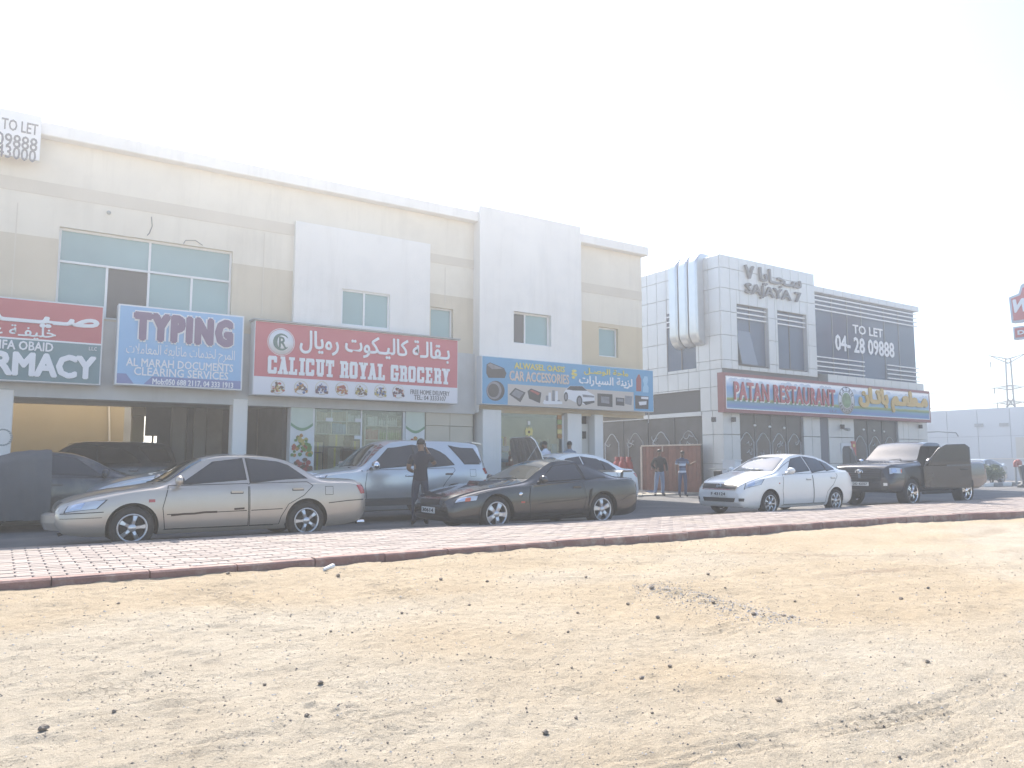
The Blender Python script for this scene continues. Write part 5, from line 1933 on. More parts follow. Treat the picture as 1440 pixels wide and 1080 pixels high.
class Car:
    def __init__(self, name, label, cat, S, loc, rz, pm, group='cars along the road', wells=True):
        self.S, self.pm = S, pm
        self.cx = (S['fx'] + S['rx']) / 2
        self.root = empty(name, loc, label, cat, group, rz)
        fn = {k: pchip(S[k]) for k in ('top', 'belt', 'bot', 'plan')}
        self.fn = fn
        L = S['L']
        keys = sorted({p[0] for k in ('top', 'plan') for p in S[k]})
        st = sorted(set(np.round(np.concatenate([np.linspace(0, L, 90), keys, np.linspace(0, 0.25, 12), np.linspace(L - 0.25, L, 14), [0.004, L - 0.004]]), 4)))
        tum, crown = S.get('tumble', 0.52), S.get('crown', 0.035)
        side = [(0, .90), (.06, .945), (.15, .972), (.3, .992), (.45, 1.0), (.6, .998), (.75, .99), (.88, .978), (1.0, .955)]
        rings = []
        for x in st:
            zb, zs, zt, w = (float(fn[k](x)) for k in ('bot', 'belt', 'top', 'plan'))
            zs = min(zs, zt - 0.03)
            H = zt - zs
            cr = min(crown + 0.0, 0.55 * H)
            we = .955 * w - tum * max(H - 0.05, 0) - 0.012 - min(0.05, H * 0.5)
            P = [(0, zb), (.5 * w, zb), (.84 * w, zb)] + [(k * w, zb + t * (zs - zb)) for t, k in side]
            he = H - cr - min(0.022, H * .2)
            for u in (.06, .2, .4, .6, .8, .94):
                P.append((.955 * w - .01 + (we - .955 * w + .01) * u ** 1.08 + .01 * math.sin(math.pi * u), zs + he * u))
            for c in (.985, .94, .85, .68, .45, .22, 0):
                P.append((we * c, zt - cr * c ** 2.6))
            rings.append([(x - self.cx, y, z) for y, z in P] + [(x - self.cx, -y, z) for y, z in reversed(P[1:-1])])
        n = len(rings[0])
        g = MB()
        g.add([p for r in rings for p in r], [(i * n + k, i * n + (k + 1) % n, (i + 1) * n + (k + 1) % n, (i + 1) * n + k) for i in range(len(rings) - 1) for k in range(n)] + [tuple(range(n)), tuple(range(len(rings) * n - 1, (len(rings) - 1) * n - 1, -1))])
        me = g.mesh('body', [pm, ARCHM])
        fix_normals(me)
        bm = bmesh.new()
        bm.from_mesh(me)
        self.bvh = BVHTree.FromBMesh(bm)
        bm.free()
        self.R = S['r'] * S.get('arch', 1.16)
        hw = float(fn['plan'](self.cx))
        self.hw = hw
        if wells:
            c = MB()
            for wx in (S['fx'], S['rx']):
                for s in (-1, 1):
                    c.lathe([(0.0001, s * (hw - 0.30)), (self.R, s * (hw - 0.30)), (self.R, s * (hw + 0.2)), (0.0001, s * (hw + 0.2))], (wx - self.cx, 0, S['r'] + 0.01), 'y', 36, 0, False)
            for b in S.get('cuts', ()):
                c.box(*b)
            cm = c.mesh('cutter', ARCHM)
            fix_normals(cm, 1e-4)
            ob, oc = bpy.data.objects.new('tmp', me), bpy.data.objects.new('tmpc', cm)
            COL.objects.link(ob)
            COL.objects.link(oc)
            md = ob.modifiers.new('b', 'BOOLEAN')
            md.operation, md.solver, md.object = 'DIFFERENCE', 'EXACT', oc
            dg = bpy.context.evaluated_depsgraph_get()
            dg.update()
            me2 = bpy.data.meshes.new_from_object(ob.evaluated_get(dg))
            bpy.data.objects.remove(ob)
            bpy.data.objects.remove(oc)
            me = me2
            me.materials.clear()
            me.materials.append(pm)
            me.materials.append(ARCHM)
            for f in me.polygons:
                p = f.center
                mi = 0
                for wx in (S['fx'], S['rx']):
                    if math.hypot(p.x - wx + self.cx, p.z - S['r'] - 0.01) <= self.R + 0.003 and abs(p.y) > hw - 0.305:
                        mi = 1
                for b in S.get('cuts', ()):
                    if b[0] - .002 <= p.x <= b[1] + .002 and b[2] - .002 <= p.y <= b[3] + .002 and b[4] - .002 <= p.z <= b[5] + .002:
                        mi = 1
                f.material_index = mi
        me.polygons.foreach_set('use_smooth', [True] * len(me.polygons))
        me.set_sharp_from_angle(angle=R(28))
        me.name = 'body'
        self.body = link('body', me, self.root, False)
        if wells:
            self.wheels()

    # --- projection on to the body
    def hit(self, o, d):
        h = self.bvh.ray_cast(Vector(o), Vector(d))
        return (h[0], h[1]) if h[0] else None

    def surf(self, mode, a, z, s):
        if mode == 'side':
            return self.hit((a - self.cx, s * 3, z), (0, -s, 0))
        if mode == 'front':
            return self.hit((-9, a, z), (1, 0, 0))
        if mode == 'rear':
            return self.hit((9, a, z), (-1, 0, 0))
        return self.hit((a - self.cx, z, 5), (0, 0, -1))       # top: (x, y)

    def patch(self, name, poly, m, mode='side', s=-1, off=0.004, nx=12, nz=8, par=None):
        rows = scan(poly, nx, nz)
        P = []
        for r in rows:
            q = []
            for a, z in r:
                h = self.surf(mode, a, z, s)
                q.append(h[0] + h[1] * off if h else None)
            P.append(q)
        # fill misses from the neighbours
        for r in P:
            for i, p in enumerate(r):
                if p is None:
                    c = [r[j] for j in range(len(r)) if r[j] is not None]
                    r[i] = c[0].copy() if c else Vector((0, 0, 0.5))
        g = MB()
        v = [p for r in P for p in r]
        g.add(v, [(i * nx + k, i * nx + k + 1, (i + 1) * nx + k + 1, (i + 1) * nx + k) for i in range(nz - 1) for k in range(nx - 1)], 0, True)
        return g.build(name, m, par or self.root, False)

    def patch3(self, name, cor, m, s=-1, off=0.006, n=8, par=None):
        """four rough corners (x, |y|, z) snapped on to the nearest body surface"""
        c = [Vector((p[0] - self.cx, p[1] * s, p[2])) for p in cor]
        v = []
        for i in range(n):
            for k in range(n):
                a, b = i / (n - 1), k / (n - 1)
                p = (c[0] * (1 - a) + c[1] * a) * (1 - b) + (c[3] * (1 - a) + c[2] * a) * b
                q = self.bvh.find_nearest(p)
                v.append(q[0] + q[1] * off)
        g = MB()
        g.add(v, [(i * n + k, (i + 1) * n + k, (i + 1) * n + k + 1, i * n + k + 1) for i in range(n - 1) for k in range(n - 1)], 0, True)
        return g.build(name, m, par or self.root, False)

    def line(self, name, pts, m=None, mode='side', s=-1, w=0.009, off=0.003, par=None, close=False, dens=0.06):
        m = m or SEAM
        Q = list(pts) + ([pts[0]] if close else [])
        D = []
        for (a0, z0), (a1, z1) in zip(Q[:-1], Q[1:]):
            k = max(2, int(math.hypot(a1 - a0, z1 - z0) / dens))
            D += [(a0 + (a1 - a0) * i / k, z0 + (z1 - z0) * i / k) for i in range(k)]
        D.append(Q[-1])
        H = [self.surf(mode, a, z, s) for a, z in D]
        H = [h for h in H if h]
        g = MB()
        for i in range(len(H) - 1):
            p, q = H[i][0] + H[i][1] * off, H[i + 1][0] + H[i + 1][1] * off
            t = (q - p)
            if t.length < 1e-5 or t.length > 0.4:
                continue
            sd = t.normalized().cross(H[i][1]).normalized() * w / 2
            g.add([p - sd, p + sd, q + sd, q - sd], [(0, 1, 2, 3)])
        if g.v:
            return g.build(name, m, par or self.root, False)

    def glass(self, poly, s, m=None, nm='side_window'):
        c = (sum(p[0] for p in poly) / len(poly), sum(p[1] for p in poly) / len(poly))
        o = self.patch(nm, poly, m or TINT, 'side', s, 0.005)
        big = [(p[0] + 0.022 * np.sign(p[0] - c[0]), p[1] + 0.016 * np.sign(p[1] - c[1])) for p in poly]
        self.patch('window_trim', big, SEAM, 'side', s, 0.0022, par=o)
        return o

    def door(self, poly, s, handle=None, hm=None):
        o = self.patch('door', poly, self.pm, 'side', s, 0.002, 14, 12)
        self.line('door_gap', poly, None, 'side', s, 0.011, 0.0042, o, True)
        if handle:
            h = self.surf('side', *handle, s)
            if h:
                g = MB()
                p = h[0] + h[1] * 0.012
                g.box(p.x - 0.09, p.x + 0.09, p.y - 0.012, p.y + 0.012, p.z - 0.016, p.z + 0.014)
                g.build('handle', hm or self.pm, o, False)
                self.patch('handle_recess', [(handle[0] - .1, handle[1] - .03), (handle[0] + .1, handle[1] - .03), (handle[0] + .1, handle[1] + .005), (handle[0] - .1, handle[1] + .005)], SEAM, 'side', s, 0.0045, 4, 4, o)
        return o

    def mirror(self, x, z, s, m, k=1.0):
        h = self.surf('side', x, z - 0.02, s)
        if not h:
            return
        p = h[0]
        g = MB()
        g.tube([p + Vector((0, 0, -0.01)), p + Vector((-0.01, s * 0.09, 0.0))], [0.035, 0.025], 8)
        c = p + Vector((-0.01, s * 0.17, 0.05))
        g.ball(c, (0.065 * k, 0.115 * k, 0.078 * k), 14, 10)
        o = g.build('mirror', m, self.root, False)
        q = MB()
        q.ball(c + Vector((0.035, 0, 0)), (0.035 * k, 0.10 * k, 0.065 * k), 12, 8)
        q.build('mirror_glass', TINT, o, False)

    def wheels(self):
        S = self.S
        r, rr, n = S['r'], S['rim'], S.get('spokes', 5)
        wi, wo = S.get('sw', (0.05, 0.06))
        W = S.get('tw', 0.2)
        t = MB()
        t.lathe([(rr - 0.01, -W / 2 + 0.012), (rr + 0.01, -W / 2), (r - 0.035, -W / 2 - 0.004), (r - 0.008, -W / 2 + 0.03), (r, -W / 2 + 0.06), (r, W / 2 - 0.06), (r - 0.02, W / 2), (rr, W / 2)], n=44)
        tm = t.mesh('tyre', TYRE)
        d = MB()
        d.lathe([(0.001, 0.03), (rr - 0.02, 0.03), (rr - 0.02, 0.06), (0.001, 0.06)], n=32)
        dm = d.mesh('wheel', mat('brake_dark', (0.05, 0.05, 0.052), 0.6))
        q = MB()
        fy = -W / 2
        q.lathe([(rr - 0.004, 0.06), (rr - 0.016, fy + 0.03), (rr - 0.018, fy + 0.008), (rr + 0.008, fy - 0.002), (rr + 0.01, fy + 0.012)], n=40)
        q.lathe([(0.001, fy - 0.002), (0.05, fy), (0.062, fy + 0.012), (0.062, fy + 0.05)], n=16)
        for k in range(n):
            a = 2 * math.pi * k / n + S.get('rot', 0.3)
            ca, sa = math.cos(a), math.sin(a)

            def PT(rad, tt, y):
                return (rad * ca - tt * sa, y, rad * sa + tt * ca)
            for o_ in ((0,) if not S.get('dbl') else (-0.035, 0.035)):
                v = [PT(0.04, o_ * 0.4 - wi, fy + 0.012), PT(0.04, o_ * 0.4 + wi, fy + 0.012), PT(rr - 0.012, o_ + wo, fy + 0.012), PT(rr - 0.012, o_ - wo, fy + 0.012)]
                v += [(p[0], p[1] + 0.035, p[2]) for p in v]
                v += [PT(rr * 0.55, o_ * .7 - (wi + wo) * .3, fy - 0.004), PT(rr * 0.55, o_ * .7 + (wi + wo) * .3, fy - 0.004)]
                q.add(v, [(0, 1, 9, 8), (8, 9, 2, 3), (0, 8, 3), (1, 2, 9), (0, 4, 5, 1), (2, 6, 7, 3), (0, 3, 7, 4), (1, 5, 6, 2)])
        rm = q.mesh('rim', S.get('rimmat', ALLOY))
        for wx in (S['fx'], S['rx']):
            for s in (-1, 1):
                o = link('wheel', dm, self.root, False)
                o.location = (wx - self.cx, s * (self.hw - W / 2 - 0.015), r)
                if s > 0:
                    o.rotation_euler = (0, 0, math.pi)
                o.rotation_euler.rotate_axis('Y', 0.7 * (wx > 2) + 0.2)
                link('tyre', tm, o, False)
                link('rim', rm, o, False)

    def plate(self, mode, z, text, y=0.0):
        h = self.surf(mode, y, z, -1)
        if not h:
            return
        sg = -1 if mode == 'front' else 1
        x = h[0].x + sg * 0.02
        g = MB()
        g.box(min(x, x - sg * 0.012), max(x, x - sg * 0.012), y - 0.26, y + 0.26, z - 0.055, z + 0.055)
        o = g.build('number_plate', PLATE, self.root, False)
        lettering(text, -0.22, 0.22, -0.035, 0.035, 0, RUBBER, o, .02, 0.0, 'plate_lettering', to3=lambda P, Q, D: (P, Q, D))
        t = o.children[0]
        t.matrix_parent_inverse = Matrix()
        t.matrix_local = Matrix.Translation((x + sg * 0.003, y, z)) @ (Matrix.Rotation(R(-90), 4, 'Z') if sg < 0 else Matrix.Rotation(R(90), 4, 'Z')) @ Matrix.Rotation(R(90), 4, 'X')

    def standard(self, handles=None):
        S = self.S
        for s in (-1, 1):
            for p, h in zip(S['doors'], S['handles']):
                self.door(p, s, h, S.get('hm'))
            for p in S['wins']:
                self.glass(p, s)
            for c in S.get('head', ()):
                o = self.patch3('headlight', c, LAMP, s)
                in_ = [Vector(a) for a in c]
                m = sum(in_, Vector()) / 4
                k = [tuple(m + (a - m) * 0.72) for a in in_]
                self.patch3('reflector', [k[0], tuple((Vector(k[0]) + Vector(k[1])) / 2), tuple((Vector(k[3]) + Vector(k[2])) / 2), k[3]], LAMPIN, s, 0.009, 6, o)
                big = [tuple(m + (a - m) * 1.1) for a in in_]
                self.patch3('headlight_seal', big, SEAM, s, 0.0035, 8, o)
            for c in S.get('tail', ()):
                self.patch3('tail_light', c, REDL, s)
            self.mirror(*S['mir'], s, S.get('mm', self.pm), S.get('mk', 1.0))
            # arch lip
            R_ = self.R
            for wx in (S['fx'], S['rx']):
                pts = [(wx + (R_ + 0.012) * math.cos(t), S['r'] + 0.01 + (R_ + 0.012) * math.sin(t)) for t in np.linspace(R(-5), R(185), 22)]
                self.line('arch_lip', pts, S.get('lip', self.pm), 'side', s, 0.028, 0.009)
        a, b, z0, z1 = S['ws']
        self.patch('windscreen', [(-a, z0), (a, z0), (b, z1), (b * .5, z1 + .012), (-b * .5, z1 + .012), (-b, z1)], WSCR, 'front', -1, 0.005, 18, 10)
        a, b, z0, z1 = S['rw']
        self.patch('rear_window', [(-a, z0), (a, z0), (b, z1), (-b, z1)], TINT, 'rear', -1, 0.005, 18, 10)
        for p in S.get('hoodl', ()):
            for s in (-1, 1):
                self.line('hood_gap', [(x, y * s) for x, y in p], None, 'top', s, 0.009, 0.003)
        for y in (0.1, -0.42):
            xs = [S['cowl'], S['cowl'] + 0.16]
            h0, h1 = self.surf('top', xs[0], y, 1), self.surf('top', xs[1], y - 0.45, 1)
            if h0 and h1:
                g = MB()
                g.tube([h0[0] + Vector((0, 0, 0.015)), h1[0] + Vector((-0.01, 0, 0.02))], 0.008, 5)
                g.build('wiper', RUBBER, self.root, False)
        return self


CAMRY = dict(L=4.80, fx=0.99, rx=3.66, r=0.315, rim=0.205, tw=0.2, sw=(0.022, 0.034), rot=0.3,
             top=[(0, .60), (.03, .66), (.12, .72), (.3, .79), (.65, .865), (1.2, .945), (1.33, .968), (2.08, 1.375), (2.3, 1.415), (2.7, 1.425), (3.1, 1.405), (3.36, 1.35), (3.98, 1.035), (4.12, 1.02), (4.62, .995), (4.74, .94), (4.79, .82), (4.80, .76)],
             belt=[(0, .54), (.3, .67), (1.2, .865), (2, .905), (3.5, .935), (4.4, .925), (4.74, .83), (4.80, .70)], bot=[(0, .38), (.1, .25), (.6, .20), (4.0, .2), (4.65, .27), (4.8, .40)],
             plan=[(0, .58), (.04, .68), (.15, .77), (.4, .84), (1.2, .885), (3.6, .885), (4.3, .855), (4.62, .80), (4.74, .74), (4.8, .66)],
             wins=[[(1.66, .965), (2.22, 1.315), (2.62, 1.35), (2.65, .97)], [(2.73, .975), (2.70, 1.35), (3.08, 1.335), (3.34, 1.25), (3.70, 1.01), (3.68, .985)]],
             doors=[[(1.44, .28), (1.40, .6), (1.48, .935), (2.68, .95), (2.69, .28)], [(2.71, .28), (2.70, .95), (3.66, .965), (3.76, .9), (3.60, .74), (3.34, .60), (3.22, .40), (3.19, .28)]], handles=[(2.5, .82), (3.5, .85)],
             head=[[(.10, .74, .57), (.50, .86, .62), (.62, .85, .745), (.14, .70, .685)]], tail=[[(4.66, .79, .74), (4.80, .60, .74), (4.78, .60, .90), (4.58, .82, .90)]],
             mir=(1.62, .985), ws=(.70, .545, .985, 1.345), rw=(.68, .54, 1.05, 1.32), cowl=1.30, hoodl=[[(.15, .58), (.7, .70), (1.3, .76)]])
FORT = dict(L=4.70, fx=0.90, rx=3.65, r=0.375, rim=0.23, tw=0.24, arch=1.13, tumble=0.36, crown=0.04,
            top=[(0, .76), (.04, .90), (.15, .99), (.4, 1.06), (.9, 1.13), (1.28, 1.175), (2.02, 1.68), (2.2, 1.765), (2.6, 1.80), (3.4, 1.80), (4.15, 1.77), (4.38, 1.73), (4.58, 1.22), (4.65, 1.0), (4.70, .78)],
            belt=[(0, .72), (.3, .93), (1.2, 1.07), (2, 1.10), (3.5, 1.13), (4.3, 1.15), (4.6, .98), (4.7, .70)], bot=[(0, .46), (.15, .37), (.8, .35), (4.2, .37), (4.7, .50)],
            plan=[(0, .66), (.05, .77), (.2, .86), (.6, .91), (1, .92), (3.7, .92), (4.3, .89), (4.58, .84), (4.7, .76)],
            wins=[[(1.58, 1.15), (2.12, 1.60), (2.66, 1.665), (2.67, 1.16)], [(2.70, 1.16), (2.69, 1.665), (3.05, 1.655), (3.42, 1.48), (3.66, 1.24), (3.64, 1.18)], [(3.62, 1.66), (4.24, 1.63), (4.42, 1.30), (4.36, 1.25), (3.96, 1.25)]],
            doors=[[(1.50, .5), (1.46, .8), (1.52, 1.12), (2.67, 1.14), (2.67, .5)], [(2.69, .5), (2.68, 1.14), (3.64, 1.16), (3.66, 1.1), (3.42, .86), (3.25, .62), (3.20, .5)]], handles=[(2.50, 1.0), (3.50, 1.03)], hm=CHROME,
            head=[[(.05, .76, .86), (.55, .88, .93), (.62, .86, 1.03), (.12, .74, 1.0)]], tail=[[(4.50, .87, 1.02), (4.66, .70, 1.02), (4.62, .70, 1.16), (4.44, .88, 1.16)]],
            mir=(1.66, 1.19), mm=CHROME, mk=1.25, ws=(.74, .60, 1.20, 1.68), rw=(.66, .58, 1.22, 1.62), cowl=1.26, hoodl=[[(.2, .62), (.7, .74), (1.2, .80)]], lip=None)
MUST = dict(L=4.65, fx=0.97, rx=3.54, r=0.33, rim=0.222, tw=0.235, sw=(0.035, 0.052), rot=0.1, arch=1.12, tumble=0.62,
            top=[(0, .52), (.03, .60), (.12, .67), (.35, .75), (.8, .84), (1.5, .925), (1.64, .95), (2.34, 1.275), (2.52, 1.335), (2.8, 1.352), (3.05, 1.335), (3.25, 1.28), (3.98, 1.02), (4.12, 1.0), (4.48, .985), (4.59, .94), (4.64, .80), (4.65, .74)],
            belt=[(0, .47), (.3, .63), (1.3, .82), (2.2, .865), (3.2, .905), (4.2, .935), (4.6, .82), (4.65, .68)], bot=[(0, .31), (.1, .2), (.6, .17), (4.1, .19), (4.55, .27), (4.65, .38)],
            plan=[(0, .60), (.04, .70), (.15, .80), (.4, .87), (1.0, .915), (2.2, .89), (3.5, .925), (4.2, .90), (4.5, .84), (4.65, .70)],
            wins=[[(2.02, .91), (2.50, 1.225), (3.02, 1.255), (3.06, .93)], [(3.12, .94), (3.09, 1.25), (3.18, 1.24), (3.66, 1.02), (3.64, .96)]],
            doors=[[(1.74, .24), (1.70, .6), (1.76, .865), (3.02, .905), (3.08, .6), (3.0, .24)]], handles=[(2.86, .80)],
            head=[[(.12, .77, .56), (.52, .89, .60), (.56, .87, .68), (.18, .76, .66)]], tail=[[(4.55, .82, .70), (4.65, .60, .70), (4.64, .60, .86), (4.52, .82, .86)]],
            mir=(1.98, .93), ws=(.72, .54, .965, 1.25), rw=(.66, .52, 1.04, 1.25), cowl=1.60, hoodl=[[(.2, .55), (.8, .70), (1.6, .74)]])
NISS = dict(L=4.43, fx=0.86, rx=3.46, r=0.30, rim=0.20, tw=0.18, spokes=7, sw=(0.014, 0.026), rot=0.2,
            top=[(0, .60), (.03, .70), (.12, .79), (.3, .87), (.65, .955), (1.02, 1.03), (1.12, 1.05), (1.92, 1.425), (2.1, 1.475), (2.45, 1.503), (2.9, 1.48), (3.18, 1.42), (3.80, 1.14), (3.92, 1.11), (4.26, 1.095), (4.36, 1.04), (4.42, .86), (4.43, .78)],
            belt=[(0, .55), (.25, .75), (1.0, .93), (2, .97), (3.2, 1.01), (4, 1.035), (4.34, .92), (4.43, .72)], bot=[(0, .34), (.1, .22), (.6, .19), (4.0, .22), (4.3, .29), (4.43, .42)],
            plan=[(0, .60), (.04, .68), (.15, .75), (.4, .81), (1.0, .845), (3.4, .848), (4.0, .815), (4.28, .76), (4.43, .66)],
            wins=[[(1.58, 1.02), (2.08, 1.375), (2.47, 1.42), (2.50, 1.03)], [(2.57, 1.035), (2.55, 1.42), (2.86, 1.405), (3.12, 1.335), (3.15, 1.06), (3.12, 1.05)], [(3.19, 1.07), (3.16, 1.32), (3.36, 1.24), (3.54, 1.13), (3.52, 1.08)]],
            doors=[[(1.36, .27), (1.32, .6), (1.40, .99), (2.52, 1.01), (2.53, .27)], [(2.55, .27), (2.54, 1.01), (3.50, 1.04), (3.56, .94), (3.36, .72), (3.10, .55), (3.04, .40), (3.02, .27)]], handles=[(2.36, .87), (3.36, .90)],
            head=[[(.10, .70, .67), (.55, .82, .76), (.70, .80, .90), (.22, .66, .80)]], tail=[[(4.28, .76, .88), (4.42, .62, .86), (4.38, .62, 1.00), (4.14, .80, 1.0)]],
            mir=(1.56, 1.05), ws=(.69, .545, 1.065, 1.40), rw=(.64, .52, 1.15, 1.39), cowl=1.09, hoodl=[[(.2, .52), (.6, .66), (1.1, .72)]])
RAM = dict(L=5.35, fx=0.98, rx=4.03, r=0.41, rim=0.27, tw=0.27, arch=1.12, dbl=True, sw=(0.012, 0.02), rot=0.15, tumble=0.30, crown=0.03, rimmat=CHROME,
           top=[(0, 1.02), (.02, 1.11), (.08, 1.18), (.3, 1.24), (.9, 1.275), (1.45, 1.31), (2.12, 1.80), (2.25, 1.865), (2.6, 1.895), (2.95, 1.885), (3.08, 1.85), (3.16, 1.40), (3.2, 1.31), (3.3, 1.30), (5.22, 1.31), (5.30, 1.27), (5.34, 1.0), (5.35, .85)],
           belt=[(0, .80), (.3, 1.06), (1.5, 1.185), (3.1, 1.215), (3.25, 1.215), (5.2, 1.23), (5.33, .9), (5.35, .78)], bot=[(0, .50), (.2, .42), (4.8, .46), (5.35, .60)],
           plan=[(0, .86), (.03, .91), (.15, .96), (.5, .99), (1.2, 1.0), (3.12, 1.0), (3.2, .97), (3.3, .99), (5.0, 1.0), (5.27, .99), (5.33, .97), (5.35, .94)],
           wins=[[(3.02, 1.25), (2.98, 1.60), (3.05, 1.60), (3.08, 1.25)]], doors=[], handles=[],
           head=[[(.06, .86, .95), (.48, .985, .97), (.52, .97, 1.12), (.10, .84, 1.14)]], tail=[[(5.22, .97, .95), (5.35, .86, .95), (5.33, .86, 1.22), (5.18, .98, 1.22)]],
           mir=(9, 9), ws=(.80, .66, 1.34, 1.82), rw=(.6, .56, 1.35, 1.78), cowl=1.43, hoodl=[[(.15, .72), (.7, .82), (1.4, .86)]],
           cuts=[(1.58 - 2.505, 2.98 - 2.505, -1.3, -0.42, .56, 1.76), (1.58 - 2.505, 2.98 - 2.505, 0.42, 1.3, .56, 1.76)])
FORT['lip'] = paint('silver_blue', (0.55, 0.56, 0.56), 0.5, 0.28)
SED = dict(NISS)
SED.update(L=4.55, r=0.31, rim=0.215, spokes=5, sw=(0.02, 0.03), plan=[(a, b * 1.04) for a, b in NISS['plan'][:-1]] + [(4.55, .68)],
           top=[(0, .56), (.03, .64), (.12, .72), (.3, .80), (.65, .89), (1.15, .98), (1.25, 1.0), (2.02, 1.38), (2.2, 1.42), (2.55, 1.44), (3.0, 1.42), (3.25, 1.37), (4.0, 1.09), (4.12, 1.07), (4.4, 1.065), (4.47, 1.0), (4.54, .84), (4.55, .76)],
           belt=[(0, .52), (.25, .68), (1.0, .88), (2, .94), (3.2, .99), (4, 1.02), (4.4, .94), (4.55, .70)], bot=[(0, .34), (.1, .22), (.6, .19), (4.0, .22), (4.4, .3), (4.55, .42)],
           head=[[(.10, .72, .60), (.55, .85, .70), (.72, .83, .82), (.2, .68, .72)]], tail=[[(4.38, .80, .84), (4.54, .62, .82), (4.5, .62, .95), (4.2, .83, .96)]],
           wins=[[(1.68, .98), (2.16, 1.33), (2.55, 1.365), (2.58, 1.0)], [(2.65, 1.005), (2.63, 1.365), (2.95, 1.355), (3.25, 1.28), (3.62, 1.08), (3.60, 1.04)]],
           ws=(.70, .55, 1.02, 1.36), rw=(.64, .52, 1.10, 1.36), cowl=1.22, mir=(1.64, 1.0))


def set_car(wheel_u0, wheel_u1, y, S):
    """world x of the wheelbase middle from the wheel columns on the plane y"""
    return (ony(wheel_u0, 715, y).x + ony(wheel_u1, 715, y).x) / 2


# --- beige saloon, nearest
P_BEIGE = paint('beige', (0.43, 0.385, 0.335), 0.45, 0.32, 0.35)
YC = 12.9 + 0.85
c = Car('beige_saloon', 'dusty beige saloon with scratched doors parked nearest, nose to the left', 'car', CAMRY, (set_car(187, 432, 12.88, CAMRY), YC, 0), 0.0, P_BEIGE)
c.standard()
for s in (-1, 1):
    c.line('rub_strip', [(1.46, .50), (2.66, .52)], SEAM, s=s, w=0.012, off=0.006)
    c.line('rub_strip', [(2.73, .52), (3.24, .53)], SEAM, s=s, w=0.012, off=0.006)
    c.line('bumper_gap', [(.05, .545), (.3, .555), (.60, .565)], SEAM, s=s, w=0.012)
    c.line('bumper_gap', [(.05, .475), (.3, .48), (.58, .485)], SEAM, s=s, w=0.008)
    c.line('bumper_gap', [(4.04, .60), (4.4, .63), (4.72, .64)], SEAM, s=s, w=0.014)
    c.line('sill_gap', [(1.42, .27), (3.1, .27)], SEAM, s=s, w=0.008)
    c.patch('side_marker', [(1.20, .69), (1.29, .69), (1.29, .735), (1.20, .735)], REDL if s < 0 else AMBER, s=s, nx=4, nz=4)
    c.line('fuel_flap', [(3.98, .74), (4.12, .74), (4.12, .88), (3.98, .88)], SEAM, s=s, w=0.007, close=True)
rust = mat('rust_scar', (0.05, 0.03, 0.022), 0.9)
c.line('rust_scar', [(1.52, .485), (1.7, .50), (1.86, .50), (2.0, .515), (2.2, .515)], rust, w=0.03, off=0.008)
c.line('rust_scar', [(2.46, .55), (2.62, .555)], rust, w=0.03, off=0.008)
c.patch('grille', [(-.36, .60), (.36, .60), (.40, .70), (-.40, .70)], GRIL, 'front', nx=10, nz=5, off=0.006)
c.plate('front', .46, '51729')
g = MB()     # loose front bumper skin hanging ahead of the nose
pts = []
for t in np.linspace(-1, 1, 13):
    pts.append((-c.cx - 0.10 - 0.10 * (1 + t) / 2 + 0.42 * abs(t) ** 2.6, t * 0.80, 0.44 - 0.02 * t))
for i in range(12):
    a, b = pts[i], pts[i + 1]
    for z0, z1, d0, d1 in ((-.16, -.05, .05, 0), (-.05, .06, 0, 0), (.06, .1, 0, .08)):
        g.add([(a[0] + d0, a[1], a[2] + z0), (b[0] + d0, b[1], b[2] + z0), (b[0] + d1, b[1], b[2] + z1), (a[0] + d1, a[1], a[2] + z1)], [(0, 1, 2, 3)], 0, True)
g.build('loose_bumper', P_BEIGE, c.root, False)
g = MB()
g.tube([(-c.cx + 0.2, 0.35, 0.2), (-c.cx + 0.1, 0.3, 0.17)], 0.03, 6)
g.build('tow_eye', RUBBER, c.root, False)
g = MB()
g.tube([(4.72 - c.cx, -.45, .22), (4.86 - c.cx, -.45, .22)], 0.035, 10, caps=False)
g.build('exhaust_pipe', CHROME, c.root, False)

# --- silver SUV
P_SILV = MATS['paint_silver_blue']
xf = ony(694.5, 650, 15.45).x
c = Car('silver_suv', 'silver blue sport utility vehicle parked before the grocery', 'car', FORT, (xf - 4.70 + (0.9 + 3.65) / 2, 15.45 + 0.9, 0), 0.0, P_SILV)
c.standard()
for s in (-1, 1):
    c.line('side_step', [(1.4, .42), (3.2, .42)], mat('step_grey', (0.10, 0.105, 0.11), 0.5), s=s, w=0.10, off=0.05)
    c.patch('lower_cladding', [(1.36, .40), (3.22, .40), (3.22, .52), (1.36, .52)], MATS['step_grey'], s=s, off=0.008)
    c.line('body_moulding', [(1.52, .64), (3.2, .66)], P_SILV, s=s, w=0.07, off=0.014)
    c.line('fuel_flap', [(4.06, .96), (4.22, .96), (4.22, 1.12), (4.06, 1.12)], SEAM, s=s, w=0.007, close=True)
c.patch('grille', [(-.42, .78), (.42, .78), (.46, .94), (-.46, .94)], GRIL, 'front', nx=10, nz=5, off=0.006)
g = MB()
g.prism([(4.3 - c.cx, 1.74), (4.56 - c.cx, 1.70), (4.54 - c.cx, 1.735), (4.3 - c.cx, 1.775)], 'y', -.55, .55)
g.build('roof_spoiler', P_SILV, c.root, False)

